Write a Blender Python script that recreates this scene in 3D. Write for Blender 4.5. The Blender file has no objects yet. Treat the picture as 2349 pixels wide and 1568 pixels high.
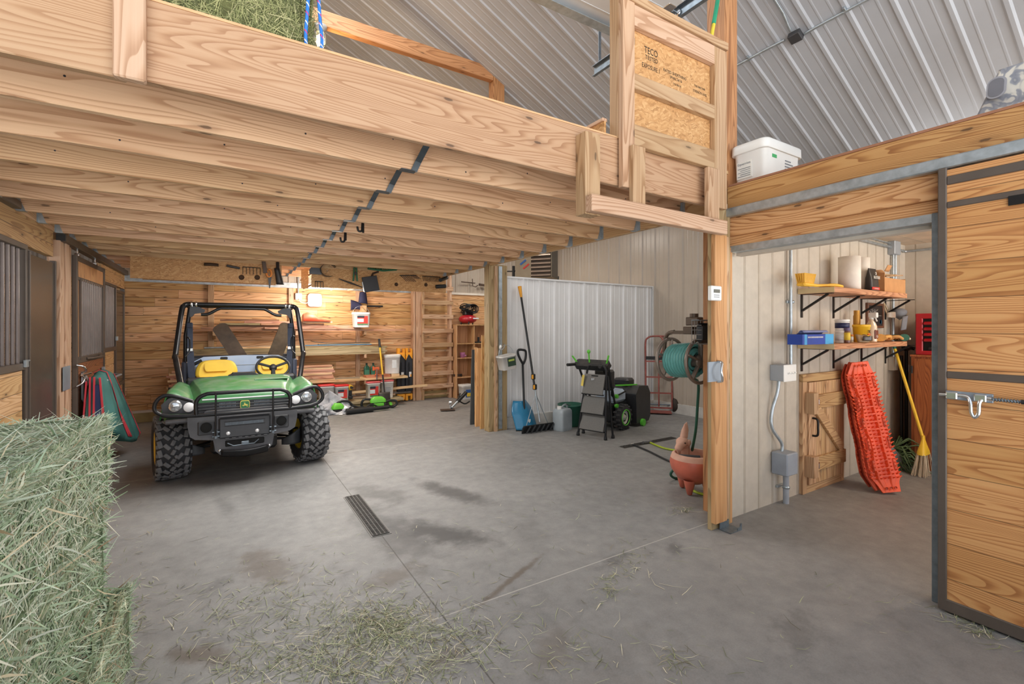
import bpy, math, random
import numpy as np
from mathutils import Matrix, Vector
R = random.Random(7)
C = bpy.context.scene.collection
pi = math.pi
# ---------------------------------------------------------------- camera frame (2349 x 1568)
F, CX, HY, YAW, H = 1064.0, 1174.5, 752.0, math.radians(31.8), 1.5
_c, _s = math.cos(YAW), math.sin(YAW)
def ray(px, py):
    u = (px-CX)/F
    return (_s+u*_c, _c-u*_s, (HY-py)/F)
def on(px, py, X=None, Y=None, Z=None):
    """point of a real plane of the building (X, Y or Z constant) measured in the photo"""
    r = ray(px, py)
    if X is not None: t = X/r[0]
    elif Y is not None: t = Y/r[1]
    else: t = (Z-H)/r[2]
    return Vector((r[0]*t, r[1]*t, H+r[2]*t))
# ---------------------------------------------------------------- colours / materials
def lin(c):
    return tuple(((v/255.0)/12.92 if v/255.0 <= 0.04045 else ((v/255.0+0.055)/1.055)**2.4) for v in c[:3])+(1.0,)
MATS = {}
class N:
    def __init__(s, m):
        m.use_nodes = True
        s.t = m.node_tree; s.t.nodes.clear()
        s.out = s.n('ShaderNodeOutputMaterial'); s.b = s.n('ShaderNodeBsdfPrincipled')
        s.l(s.b.outputs[0], s.out.inputs[0])
    def n(s, typ, **kw):
        x = s.t.nodes.new(typ)
        for k, v in kw.items(): setattr(x, k, v)
        return x
    def l(s, a, b): s.t.links.new(a, b)
    def put(s, sock, v):
        if hasattr(v, 'is_output') or isinstance(v, bpy.types.NodeSocket): s.l(v, sock)
        else: sock.default_value = v
    def math(s, op, a, b=0.0, c=0.0, clamp=False):
        x = s.n('ShaderNodeMath', operation=op, use_clamp=clamp)
        s.put(x.inputs[0], a); s.put(x.inputs[1], b); s.put(x.inputs[2], c)
        return x.outputs[0]
    def vmath(s, op, a, b):
        x = s.n('ShaderNodeVectorMath', operation=op)
        s.put(x.inputs[0], a); s.put(x.inputs[1], b)
        return x.outputs[0]
    def xyz(s, v):
        x = s.n('ShaderNodeSeparateXYZ'); s.l(v, x.inputs[0]); return x.outputs
    def comb(s, a, b, c):
        x = s.n('ShaderNodeCombineXYZ')
        s.put(x.inputs[0], a); s.put(x.inputs[1], b); s.put(x.inputs[2], c)
        return x.outputs[0]
    def noise(s, v, scale, detail=3, rough=0.55, dist=0.0):
        x = s.n('ShaderNodeTexNoise'); s.l(v, x.inputs['Vector'])
        x.inputs['Scale'].default_value = scale; x.inputs['Detail'].default_value = detail
        x.inputs['Roughness'].default_value = rough; x.inputs['Distortion'].default_value = dist
        return x.outputs['Fac']
    def ramp(s, f, stops, interp='LINEAR'):
        x = s.n('ShaderNodeValToRGB'); s.l(f, x.inputs[0])
        r = x.color_ramp; r.interpolation = interp
        while len(r.elements) < len(stops): r.elements.new(0.5)
        for e, (p, c) in zip(r.elements, stops):
            e.position = p; e.color = c if len(c) == 4 else lin(c)
        return x.outputs[0]
    def mix(s, f, a, b, mode='MIX'):
        x = s.n('ShaderNodeMix', data_type='RGBA', blend_type=mode)
        s.put(x.inputs[0], f); s.put(x.inputs[6], a if not isinstance(a, tuple) else (a if len(a) == 4 else lin(a)))
        s.put(x.inputs[7], b if not isinstance(b, tuple) else (b if len(b) == 4 else lin(b)))
        return x.outputs[2]
    def smooth(s, v, a, b, lo=0.0, hi=1.0):
        x = s.n('ShaderNodeMapRange', interpolation_type='SMOOTHSTEP')
        s.put(x.inputs[0], v); x.inputs[1].default_value = a; x.inputs[2].default_value = b
        x.inputs[3].default_value = lo; x.inputs[4].default_value = hi
        return x.outputs[0]
    def white(s, v, dim='1D'):
        x = s.n('ShaderNodeTexWhiteNoise', noise_dimensions=dim)
        s.l(v, x.inputs['W' if dim == '1D' else 'Vector'])
        return x
    def bump(s, h, strength=0.3, dist=0.01):
        x = s.n('ShaderNodeBump'); x.inputs['Strength'].default_value = strength; x.inputs['Distance'].default_value = dist
        s.l(h, x.inputs['Height']); s.l(x.outputs[0], s.b.inputs['Normal'])
    def set(s, **kw):
        for k, v in kw.items(): s.put(s.b.inputs[k.replace('_', ' ')], v)
def M(name, col, rough=0.5, metal=0.0, var=0.06, scale=6.0, alpha=None, trans=0.0, coat=0.0, bump=0.0, emit=None, estr=0.0, dust=None):
    """plain surface with a little procedural variation"""
    if name in MATS: return MATS[name]
    m = bpy.data.materials.new(name); g = N(m)
    co = g.n('ShaderNodeTexCoord').outputs['Object']
    nz = g.noise(co, scale, 4)
    c = lin(col)
    lo = tuple(max(0, v*(1-var*2)) for v in c[:3])+(1,); hi = tuple(min(1, v*(1+var*2)) for v in c[:3])+(1,)
    colr = g.ramp(nz, [(0.3, lo), (0.7, hi)])
    if dust:
        nor = g.n('ShaderNodeNewGeometry').outputs['Normal']
        up = g.smooth(g.xyz(nor)[2], 0.25, 1.0)
        dn = g.math('MULTIPLY', up, g.smooth(g.noise(co, 9, 5), 0.25, 0.75))
        colr = g.mix(g.math('MULTIPLY', dn, dust[1]), colr, lin(dust[0]))
    g.l(colr, g.b.inputs['Base Color'])
    g.set(Roughness=rough, Metallic=metal)
    if trans: g.set(Transmission_Weight=trans)
    if coat: g.set(Coat_Weight=coat, Coat_Roughness=0.15)
    if alpha is not None: g.set(Alpha=alpha)
    if emit: g.set(Emission_Color=lin(emit), Emission_Strength=estr)
    if bump: g.bump(g.noise(co, scale*14, 3), bump, 0.004)
    MATS[name] = m; return m
def wood(name, light, mid, dark, axis='x', plank=None, pax='z', plen=2.4, rings=7.0, knots=1.0, rough=0.6, grain=1.0, tint=0.12, seam=0.012, wide=1.0):
    """board wood: stretched contour rings, fine grain and knots along `axis`; plank = plank width across `pax`"""
    key = name+axis
    if key in MATS: return MATS[key]
    m = bpy.data.materials.new(key); g = N(m)
    co = g.n('ShaderNodeTexCoord').outputs['Object']
    rnd = g.n('ShaderNodeObjectInfo').outputs['Random']
    x, y, z = g.xyz(co)
    ax = {'x': (x, y, z), 'y': (y, x, z), 'z': (z, x, y)}[axis]
    a, b, c = ax
    seamf = None; tone = rnd
    if plank:
        p = {'x': x, 'y': y, 'z': z}[pax]
        q = g.math('DIVIDE', p, plank)
        idx = g.math('FLOOR', q); fr = g.math('FRACT', q)
        wn = g.white(g.math('ADD', idx, 11.3)).outputs['Value']
        la = g.math('DIVIDE', g.math('ADD', a, g.math('MULTIPLY', wn, 7.0)), plen)
        li = g.math('FLOOR', la); lf = g.math('FRACT', la)
        w2 = g.white(g.math('ADD', g.math('MULTIPLY', idx, 3.17), g.math('MULTIPLY', li, 17.9))).outputs['Value']
        tone = w2
        a = g.math('ADD', a, g.math('MULTIPLY', w2, 37.0))
        b = g.math('ADD', b, g.math('MULTIPLY', w2, 5.0))
        c = g.math('ADD', c, g.math('MULTIPLY', wn, 9.0))
        e1 = g.smooth(fr, 0.0, seam/plank, 1.0, 0.0); e2 = g.smooth(fr, 1.0-seam/plank, 1.0)
        e3 = g.smooth(lf, 0.0, 0.004/plen, 1.0, 0.0)
        seamf = g.math('MAXIMUM', g.math('MAXIMUM', e1, e2), e3)
    else:
        a = g.math('ADD', a, g.math('MULTIPLY', rnd, 53.0)); b = g.math('ADD', b, g.math('MULTIPLY', rnd, 17.0))
    v1 = g.comb(g.math('MULTIPLY', a, 0.5*wide), g.math('MULTIPLY', b, 6.5*wide), g.math('MULTIPLY', c, 6.5*wide))
    n1 = g.noise(v1, 1.0, 1.5, 0.4, 0.15)
    ringv = g.math('FRACT', g.math('MULTIPLY', n1, rings*3.6))
    ringc = g.math('MULTIPLY', g.smooth(ringv, 0.35, 0.93), g.smooth(ringv, 0.95, 1.0, 1.0, 0.0))
    v2 = g.comb(g.math('MULTIPLY', a, 2.2), g.math('MULTIPLY', b, 95.0), g.math('MULTIPLY', c, 95.0))
    n2 = g.noise(v2, 1.0, 3, 0.6)
    v3 = g.comb(g.math('MULTIPLY', a, 0.8), g.math('MULTIPLY', b, 2.0), g.math('MULTIPLY', c, 2.0))
    n3 = g.noise(v3, 1.0, 3)
    f = g.math('ADD', g.math('MULTIPLY', ringc, 0.46*grain), g.math('ADD', g.math('MULTIPLY', n2, 0.36), g.math('MULTIPLY', n3, 0.40)))
    colr = g.ramp(f, [(0.28, light), (0.62, mid), (1.0, dark)])
    # knots
    vk = g.comb(g.math('MULTIPLY', a, 1.5), g.math('MULTIPLY', g.math('ADD', b, c), 5.2), 0.0)
    vo = g.n('ShaderNodeTexVoronoi', voronoi_dimensions='2D'); g.l(vk, vo.inputs['Vector']); vo.inputs['Scale'].default_value = 1.0
    vd = g.math('ADD', vo.outputs['Distance'], g.math('MULTIPLY', g.math('SUBTRACT', g.noise(co, 40, 2), 0.5), 0.03))
    keep = g.smooth(g.xyz(vo.outputs['Color'])[0], 0.40, 0.42)
    kn = g.math('MULTIPLY', g.smooth(vd, 0.025, 0.048, 1.0, 0.0), keep)
    halo = g.math('MULTIPLY', g.smooth(vd, 0.04, 0.15, 1.0, 0.0), g.math('MULTIPLY', keep, 0.35*knots))
    colr = g.mix(halo, colr, lin(tuple(v*0.85 for v in dark)))
    colr = g.mix(g.math('MULTIPLY', kn, 0.85*knots), colr, lin(tuple(v*0.50 for v in dark)))
    # tone of each plank / board
    tn = g.math('ADD', 1.0-tint, g.math('MULTIPLY', tone, 2*tint))
    colr = g.mix(1.0, colr, g.comb(tn, tn, g.math('MULTIPLY', tn, tn)), 'MULTIPLY')
    if seamf is not None: colr = g.mix(g.math('MULTIPLY', seamf, 0.8), colr, lin(tuple(v*0.30 for v in dark)))
    g.l(colr, g.b.inputs['Base Color']); g.set(Roughness=rough)
    hgt = g.math('ADD', g.math('MULTIPLY', n2, 0.4), g.math('MULTIPLY', ringc, 0.3))
    if seamf is not None: hgt = g.math('SUBTRACT', hgt, g.math('MULTIPLY', seamf, 3.0))
    g.bump(hgt, 0.25, 0.003)
    MATS[key] = m; return m
def osb_mat():
    if 'osb' in MATS: return MATS['osb']
    m = bpy.data.materials.new('osb'); g = N(m)
    co = g.n('ShaderNodeTexCoord').outputs['Object']
    x, y, z = g.xyz(co)
    w = g.noise(co, 9, 2)
    v = g.comb(g.math('ADD', g.math('MULTIPLY', x, 44), g.math('MULTIPLY', w, 9)), g.math('MULTIPLY', y, 44), g.math('ADD', g.math('MULTIPLY', z, 88), g.math('MULTIPLY', w, 12)))
    vo = g.n('ShaderNodeTexVoronoi'); g.l(v, vo.inputs['Vector']); vo.inputs['Scale'].default_value = 1.0
    k = g.xyz(vo.outputs['Color'])[0]
    n = g.noise(co, 70, 4)
    f = g.math('ADD', g.math('MULTIPLY', k, 0.6), g.math('MULTIPLY', n, 0.4))
    colr = g.ramp(f, [(0.12, (158, 114, 68)), (0.35, (190, 142, 90)), (0.65, (200, 154, 102)), (0.88, (214, 174, 124))])
    g.l(colr, g.b.inputs['Base Color']); g.set(Roughness=0.62); g.bump(f, 0.25, 0.003)
    MATS['osb'] = m; return m
def vcol_mat(name, rough=0.7, sheen=0.0, transl=0.0):
    """natural colour of each strand stored on the mesh"""
    if name in MATS: return MATS[name]
    m = bpy.data.materials.new(name); g = N(m)
    a = g.n('ShaderNodeVertexColor', layer_name='tone')
    g.l(a.outputs[0], g.b.inputs['Base Color']); g.set(Roughness=rough)
    MATS[name] = m; return m
# ---------------------------------------------------------------- objects
MTX = {}
def tag(o, label=None, cat=None, group=None, kind=None):
    if label: o['label'] = label
    if cat: o['category'] = cat
    if group: o['group'] = group
    if kind: o['kind'] = kind
    return o
def thing(name, label, cat, loc=(0, 0, 0), rz=0.0, group=None):
    o = bpy.data.objects.new(name, None); C.objects.link(o)
    o.empty_display_size = 0.05
    o.location = loc; o.rotation_euler = (0, 0, rz)
    MTX[o] = Matrix.Translation(Vector(loc)) @ Matrix.Rotation(rz, 4, 'Z')
    return tag(o, label, cat, group)
def copy_tree(o, parent=None, local=None):
    c = o.copy(); C.objects.link(c)
    MTX[c] = MTX[o].copy()
    if parent is not None: c.parent = parent
    for ch in list(o.children): copy_tree(ch, c)
    return c
def place(o, loc, rz=0.0, label=None, group=None):
    o.location = loc; o.rotation_euler = (0, 0, rz)
    if label: o['label'] = label
    if group: o['group'] = group
    return o
def V(*a): return Vector(a)
def frame(d, up=(0, 0, 1)):
    d = Vector(d).normalized(); up = Vector(up)
    if abs(d.dot(up)) > 0.98: up = Vector((0, 1, 0)) if abs(d.y) < 0.9 else Vector((1, 0, 0))
    s = d.cross(up).normalized(); u = s.cross(d).normalized()
    return d, s, u
EPS = [0]
class MB:
    def __init__(s): s.v = []; s.f = []; s.m = []; s.sm = []; s.cur = 0
    def add(s, vs, fs, smooth=False):
        k = len(s.v); s.v.extend([tuple(v) for v in vs])
        for f in fs: s.f.append(tuple(i+k for i in f)); s.m.append(s.cur); s.sm.append(smooth)
        return s
    def box(s, x0, x1, y0, y1, z0, z1, ch=0.0):
        if x0 > x1: x0, x1 = x1, x0
        if y0 > y1: y0, y1 = y1, y0
        if z0 > z1: z0, z1 = z1, z0
        return s.obb(V((x0+x1)/2, (y0+y1)/2, (z0+z1)/2), V(1, 0, 0), V(0, 1, 0), V(0, 0, 1), x1-x0, y1-y0, z1-z0, ch)
    def obb(s, c, ax, ay, az, lx, ly, lz, ch=0.0):
        EPS[0] = (EPS[0]+1) % 5; e = EPS[0]*.00025; lx += e; ly += e; lz += e      # keeps faces of joined boards from coinciding
        c = Vector(c); ax = Vector(ax); ay = Vector(ay); az = Vector(az)
        if ch <= 0:
            vs = [c+ax*(i*lx/2)+ay*(j*ly/2)+az*(k*lz/2) for i in (-1, 1) for j in (-1, 1) for k in (-1, 1)]
            fs = [(0, 1, 3, 2), (4, 6, 7, 5), (0, 4, 5, 1), (2, 3, 7, 6), (0, 2, 6, 4), (1, 5, 7, 3)]
            return s.add(vs, fs)
        ch = min(ch, lx*0.45, ly*0.45, lz*0.45)
        vs = []; 
        for i in (-1, 1):
            for j in (-1, 1):
                for k in (-1, 1):
                    P = lambda dx, dy, dz: c+ax*(i*(lx/2-dx))+ay*(j*(ly/2-dy))+az*(k*(lz/2-dz))
                    vs += [P(0, ch, ch), P(ch, 0, ch), P(ch, ch, 0)]
        I = lambda i, j, k, n: ((i*2+j)*2+k)*3+n
        fs = []
        for i in (0, 1): fs.append([I(i, 0, 0, 0), I(i, 0, 1, 0), I(i, 1, 1, 0), I(i, 1, 0, 0)][::(1 if i == 0 else -1)])
        for j in (0, 1): fs.append([I(0, j, 0, 1), I(1, j, 0, 1), I(1, j, 1, 1), I(0, j, 1, 1)][::(1 if j == 0 else -1)])
        for k in (0, 1): fs.append([I(0, 0, k, 2), I(0, 1, k, 2), I(1, 1, k, 2), I(1, 0, k, 2)][::(1 if k == 0 else -1)])
        for i in (0, 1):
            for j in (0, 1): fs.append([I(i, j, 0, 0), I(i, j, 1, 0), I(i, j, 1, 1), I(i, j, 0, 1)][::(1 if i != j else -1)])
            for k in (0, 1): fs.append([I(i, 0, k, 0), I(i, 1, k, 0), I(i, 1, k, 2), I(i, 0, k, 2)][::(1 if i == k else -1)])
        for j in (0, 1):
            for k in (0, 1): fs.append([I(0, j, k, 1), I(1, j, k, 1), I(1, j, k, 2), I(0, j, k, 2)][::(1 if j != k else -1)])
        for i in (0, 1):
            for j in (0, 1):
                for k in (0, 1):
                    fs.append([I(i, j, k, 0), I(i, j, k, 1), I(i, j, k, 2)][::(1 if (i+j+k) % 2 == 0 else -1)])
        return s.add(vs, fs)
    def bar(s, p, q, w, h, up=(0, 0, 1), ch=0.0):
        p = Vector(p); q = Vector(q); d, sd, u = frame(q-p, up)
        return s.obb((p+q)/2, d, sd, u, (q-p).length, w, h, ch)
    def cyl(s, p, q, r, n=12, r2=None, cap=True, smooth=True):
        p = Vector(p); q = Vector(q); d, sd, u = frame(q-p); r2 = r if r2 is None else r2
        vs = [p+(sd*math.cos(a)+u*math.sin(a))*r for a in [2*pi*i/n for i in range(n)]]
        vs += [q+(sd*math.cos(a)+u*math.sin(a))*r2 for a in [2*pi*i/n for i in range(n)]]
        s.add(vs, [(i, (i+1) % n, n+(i+1) % n, n+i) for i in range(n)], smooth)
        if cap: s.add(vs[:n], [tuple(range(n))[::-1]]); s.add(vs[n:], [tuple(range(n))])
        return s
    def tube(s, pts, r, n=8, closed=False, cap=True, smooth=True):
        P = [Vector(p) for p in pts]; m = len(P)
        rr = r if isinstance(r, (list, tuple)) else [r]*m
        vs = []; prev = None
        for i in range(m):
            if closed: t = P[(i+1) % m]-P[i-1]
            else: t = P[min(i+1, m-1)]-P[max(i-1, 0)]
            if t.length < 1e-9: t = Vector((0, 0, 1))
            t.normalize()
            if prev is None: d, sd, u = frame(t); nrm = sd
            else:
                nrm = prev-t*prev.dot(t)
                if nrm.length < 1e-6: nrm = frame(t)[1]
                nrm.normalize()
            prev = nrm; bn = t.cross(nrm)
            vs += [P[i]+(nrm*math.cos(2*pi*k/n)+bn*math.sin(2*pi*k/n))*rr[i] for k in range(n)]
        fs = []
        for i in range(m if closed else m-1):
            j = (i+1) % m
            fs += [(i*n+k, i*n+(k+1) % n, j*n+(k+1) % n, j*n+k) for k in range(n)]
        s.add(vs, fs, smooth)
        if cap and not closed: s.add(vs[:n], [tuple(range(n))[::-1]]); s.add(vs[-n:], [tuple(range(n))])
        return s
    def lathe(s, prof, c=(0, 0, 0), axis=(0, 0, 1), n=24, smooth=True, a0=0.0, a1=2*pi):
        c = Vector(c); d, sd, u = frame(axis); full = abs(a1-a0-2*pi) < 1e-6
        k = n if full else n+1; vs = []
        for (r, h) in prof:
            for i in range(k):
                a = a0+(a1-a0)*i/n
                vs.append(c+d*h+(sd*math.cos(a)+u*math.sin(a))*r)
        fs = []
        for j in range(len(prof)-1):
            for i in range(n):
                i2 = (i+1) % k
                fs.append((j*k+i, j*k+i2, (j+1)*k+i2, (j+1)*k+i))
        return s.add(vs, fs, smooth)
    def ball(s, c, rx, ry=None, rz=None, n=14, m=9):
        ry = ry or rx; rz = rz or rx; c = Vector(c); vs = []
        for j in range(m+1):
            t = pi*j/m
            for i in range(n):
                a = 2*pi*i/n
                vs.append(c+Vector((rx*math.sin(t)*math.cos(a), ry*math.sin(t)*math.sin(a), -rz*math.cos(t))))
        return s.add(vs, [(j*n+i, j*n+(i+1) % n, (j+1)*n+(i+1) % n, (j+1)*n+i) for j in range(m) for i in range(n)], True)
    def prism(s, poly, o, ax, ay, az, depth, smooth=False):
        """poly (2-D) in plane ax, ay at o, extruded by depth along az"""
        o = Vector(o); ax = Vector(ax); ay = Vector(ay); az = Vector(az); n = len(poly)
        a = [o+ax*p[0]+ay*p[1] for p in poly]; b = [q+az*depth for q in a]
        fl = sum(poly[i][0]*poly[(i+1) % n][1]-poly[(i+1) % n][0]*poly[i][1] for i in range(n))*(ax.cross(ay).dot(az))*(1 if depth >= 0 else -1) > 0
        idx = tuple(range(n))
        s.add(a, [idx[::-1] if fl else idx]); s.add(b, [idx if fl else idx[::-1]])
        vs = a+b
        fs = [(i, (i+1) % n, n+(i+1) % n, n+i) if fl else (i, n+i, n+(i+1) % n, (i+1) % n) for i in range(n)]
        return s.add(vs, fs, smooth)
    def loft(s, rings, closed=True, cap=True, smooth=True):
        n = len(rings[0]); vs = [p for r_ in rings for p in r_]; fs = []
        for j in range(len(rings)-1):
            for i in range(n if closed else n-1):
                i2 = (i+1) % n
                fs.append((j*n+i, j*n+i2, (j+1)*n+i2, (j+1)*n+i))
        s.add(vs, fs, smooth)
        if cap and closed:
            s.add(rings[0], [tuple(range(n))[::-1]]); s.add(rings[-1], [tuple(range(n))])
        return s
    def sheet(s, fn, nu, nv, smooth=True, thick=0.0):
        """surface fn(u,v) on [0,1]^2, given a real thickness along its normal"""
        P = [[Vector(fn(i/nu, j/nv)) for i in range(nu+1)] for j in range(nv+1)]
        g = lambda j, i: P[max(0, min(nv, j))][max(0, min(nu, i))]
        flat = [p for r_ in P for p in r_]; w = nu+1
        fs = [(j*w+i, j*w+i+1, (j+1)*w+i+1, (j+1)*w+i) for j in range(nv) for i in range(nu)]
        if not thick: return s.add(flat, fs, smooth)
        bk = []
        for j in range(nv+1):
            for i in range(nu+1):
                nn = (g(j, i+1)-g(j, i-1)).cross(g(j+1, i)-g(j-1, i))
                nn = nn.normalized() if nn.length > 1e-9 else Vector((0, 0, 1))
                bk.append(P[j][i]-nn*thick)
        K = len(flat); vs = flat+bk
        fs2 = list(fs)+[tuple(K+q for q in f[::-1]) for f in fs]
        edge = [j*w for j in range(nv, -1, -1)]+[i for i in range(1, w)]+[j*w+nu for j in range(1, nv+1)]+[nv*w+i for i in range(nu-1, 0, -1)]
        for a, b in zip(edge, edge[1:]+edge[:1]): fs2.append((b, a, K+a, K+b))
        return s.add(vs, fs2, smooth)
    def build(s, name, mat, parent=None, label=None, world=True, bevel=0.0, seg=2, sub=0, cols=None, origin=None):
        me = bpy.data.meshes.new(name)
        if parent is not None:
            inv = MTX[parent].inverted() if world else Matrix.Identity(4)
        elif origin is not None: inv = Matrix.Translation(-Vector(origin))
        else: inv = Matrix.Identity(4)
        vs = [inv @ Vector(v) for v in s.v]
        me.from_pydata(vs, [], s.f); 
        mats = mat if isinstance(mat, (list, tuple)) else [mat]
        for m in mats: me.materials.append(m)
        me.polygons.foreach_set('use_smooth', s.sm)
        if len(mats) > 1: me.polygons.foreach_set('material_index', s.m)
        if cols is not None:
            at = me.color_attributes.new('tone', 'FLOAT_COLOR', 'POINT')
            at.data.foreach_set('color', cols)
        me.update()
        o = bpy.data.objects.new(name, me); C.objects.link(o)
        if parent is not None: o.parent = parent; MTX[o] = MTX[parent].copy()
        else:
            MTX[o] = inv.inverted()
            if origin is not None: o.location = origin
        if label: o['label'] = label
        if bevel:
            b = o.modifiers.new('Bevel', 'BEVEL'); b.width = bevel; b.segments = seg; b.limit_method = 'ANGLE'; b.angle_limit = 0.6
            b.harden_normals = False
        if sub:
            q = o.modifiers.new('Subdivision', 'SUBSURF'); q.levels = sub; q.render_levels = sub
        return o
def struct(name, mb, mat, label=None, cat=None, **kw):
    o = mb.build(name, mat, **kw); o['kind'] = 'structure'
    return tag(o, label, cat)
def solo(name, mb, mat, label, cat, group=None, **kw):
    return tag(mb.build(name, mat, **kw), label, cat, group)
def arc(c, r, a0, a1, n, ax=(1, 0, 0), ay=(0, 0, 1)):
    c = Vector(c); ax = Vector(ax); ay = Vector(ay)
    return [c+ax*(r*math.cos(a0+(a1-a0)*i/n))+ay*(r*math.sin(a0+(a1-a0)*i/n)) for i in range(n+1)]
def rpoly(w, h, r, n=4):
    out = []
    for cx, cy, a in ((w/2-r, h/2-r, 0), (-w/2+r, h/2-r, pi/2), (-w/2+r, -h/2+r, pi), (w/2-r, -h/2+r, 1.5*pi)):
        for i in range(n+1): out.append((cx+r*math.cos(a+pi/2*i/n), cy+r*math.sin(a+pi/2*i/n)))
    return out
def smoothpath(pts, k=6):
    P = [Vector(p) for p in pts]; out = []
    for i in range(len(P)-1):
        a, b, c, d = P[max(i-1, 0)], P[i], P[i+1], P[min(i+2, len(P)-1)]
        for j in range(k):
            t = j/k
            out.append(0.5*((2*b)+(c-a)*t+(2*a-5*b+4*c-d)*t*t+(3*b-a-3*c+d)*t*t*t))
    out.append(P[-1]); return out
def lettering(txt, p, ax, ay, size, mat, parent, name='lettering', ext=0.0006, align='CENTER', squeeze=1.0):
    """writing on a surface: baseline centre p, reading direction ax, up ay"""
    cu = bpy.data.curves.new(name, 'FONT'); cu.body = txt; cu.size = size; cu.extrude = ext; cu.align_x = align
    cu.materials.append(mat); cu.resolution_u = 3
    tmp = bpy.data.objects.new('tmp', cu); me = bpy.data.meshes.new_from_object(tmp)
    bpy.data.objects.remove(tmp); me.name = name
    o = bpy.data.objects.new(name, me); C.objects.link(o)
    ax = Vector(ax).normalized(); ay = Vector(ay).normalized(); az = ax.cross(ay)
    m = Matrix((ax*squeeze, ay, az)).transposed().to_4x4(); m.translation = Vector(p)
    if parent is not None: o.parent = parent; m = MTX[parent].inverted() @ m
    o.matrix_local = m
    return o
# ================================================================ MATERIALS
W_FASC_X = wood('fascia_pine', (194, 158, 128), (180, 140, 108), (148, 104, 74), 'x', rings=9, knots=0.9, grain=0.9)
W_JOIST_X = wood('joist_pine', (220, 184, 144), (206, 166, 126), (168, 122, 84), 'x', rings=6, knots=0.9)
W_JOIST_Y = wood('joist_pine', (220, 184, 144), (206, 166, 126), (168, 122, 84), 'y', rings=6)
W_STUD_Z = wood('stud_pine', (196, 164, 132), (184, 148, 114), (152, 112, 78), 'z', rings=5, knots=0.8)
W_STUD_X = wood('stud_pine', (196, 164, 132), (184, 148, 114), (152, 112, 78), 'x', rings=5, knots=0.8)
W_STUD_Y = wood('stud_pine', (196, 164, 132), (184, 148, 114), (152, 112, 78), 'y', rings=5, knots=0.8)
W_ORANGE_Z = wood('fir_trim', (212, 160, 112), (200, 146, 98), (166, 114, 72), 'z', rings=5, knots=0.8)
W_TREAT_Z = wood('treated_pine', (184, 160, 124), (164, 138, 102), (124, 100, 70), 'z', rings=6, knots=0.7)
W_POST_Z = wood('brown_post', (190, 138, 92), (170, 118, 74), (128, 82, 48), 'z', rings=6, knots=0.7)
W_POST_X = wood('brown_post', (190, 138, 92), (170, 118, 74), (128, 82, 48), 'x', rings=6, knots=0.7)
W_HEAD_Y = wood('header_pine', (202, 156, 106), (188, 138, 86), (150, 98, 56), 'y', rings=9, knots=0.9, grain=1.2)
W_DOOR_Y = wood('door_plank', (206, 156, 100), (190, 134, 80), (154, 98, 54), 'y', plank=0.184, pax='z', plen=30, rings=9, knots=0.35, grain=1.05, tint=0.07, seam=0.003, rough=0.45)
W_WALL_X = wood('tongue_groove', (222, 182, 134), (206, 158, 106), (160, 112, 68), 'x', plank=0.142, pax='z', plen=2.6, rings=5, knots=1.0, tint=0.17, seam=0.008)
W_STALL_Y = wood('stall_plank', (204, 166, 120), (188, 146, 98), (144, 104, 66), 'y', plank=0.142, pax='z', plen=2.2, rings=6, knots=0.9, tint=0.12, seam=0.004)
W_STALLD_Y = wood('stall_door_plank', (158, 100, 62), (134, 80, 48), (88, 50, 30), 'y', plank=0.142, pax='z', plen=3, rings=8, knots=0.6, tint=0.1, seam=0.004)
W_BIRCH = wood('birch_panel', (206, 164, 120), (194, 150, 106), (166, 122, 82), 'z', rings=3, knots=0.1)
W_OAK = wood('oak_cabinet', (176, 104, 58), (156, 86, 46), (112, 58, 30), 'z', rings=8, knots=0.1)
OSB = osb_mat()
STEEL = M('galvanized', (176, 186, 192), 0.38, 0.75, 0.10, 18)
STEEL_D = M('galvanized_dull', (120, 130, 138), 0.45, 0.7, 0.10, 22)
STRAP = M('grey_strap', (84, 92, 98), 0.45, 0.6, 0.08, 22)
BRONZE = M('bronze_paint', (92, 82, 74), 0.42, 0.15, 0.05, 8)
BRONZE_BAR = M('bronze_bar', (118, 108, 104), 0.35, 0.3, 0.05, 8)
ROOFM = M('liner_metal', (180, 184, 190), 0.42, 0.0, 0.02, 3)
WALLM = M('wall_liner_metal', (178, 166, 152), 0.28, 0.0, 0.02, 3)
WHITEM = M('white_panel_metal', (226, 226, 226), 0.42, 0.0, 0.02, 3)
TAN = M('tan_siding', (188, 179, 165), 0.65, 0, 0.03, 12, bump=0.15)
CURB = M('concrete_curb', (205, 202, 196), 0.85, 0, 0.05, 9)
BLACK = M('black_metal', (22, 22, 23), 0.35, 0.2, 0.1, 20)
BLACKP = M('black_plastic', (34, 35, 37), 0.5, 0, 0.08, 14)
CHROME = M('chrome', (225, 228, 230), 0.16, 0.95, 0.03, 9)
SCREW = M('screw_dark', (70, 72, 78), 0.4, 0.7)
WHITEP = M('white_plastic', (232, 232, 228), 0.4, 0, 0.02, 5)
GREYBOX = M('grey_box', (160, 166, 172), 0.5, 0.2, 0.03, 5)
INK = M('black_ink', (36, 26, 20), 0.7)
GROOVE = M('groove_shade', (160, 149, 132), 0.7)  # darker tan for strips that paint the shade of panel grooves

XR, XS, YB, YW, YP, XW = 3.30, -1.35, 9.40, 2.20, 5.95, 6.78    # header plane, stall fronts, back wall, tack wall, white partition, far right wall
ZJ, ZD = 2.40, 2.686                                            # joist underside, loft deck
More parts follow.
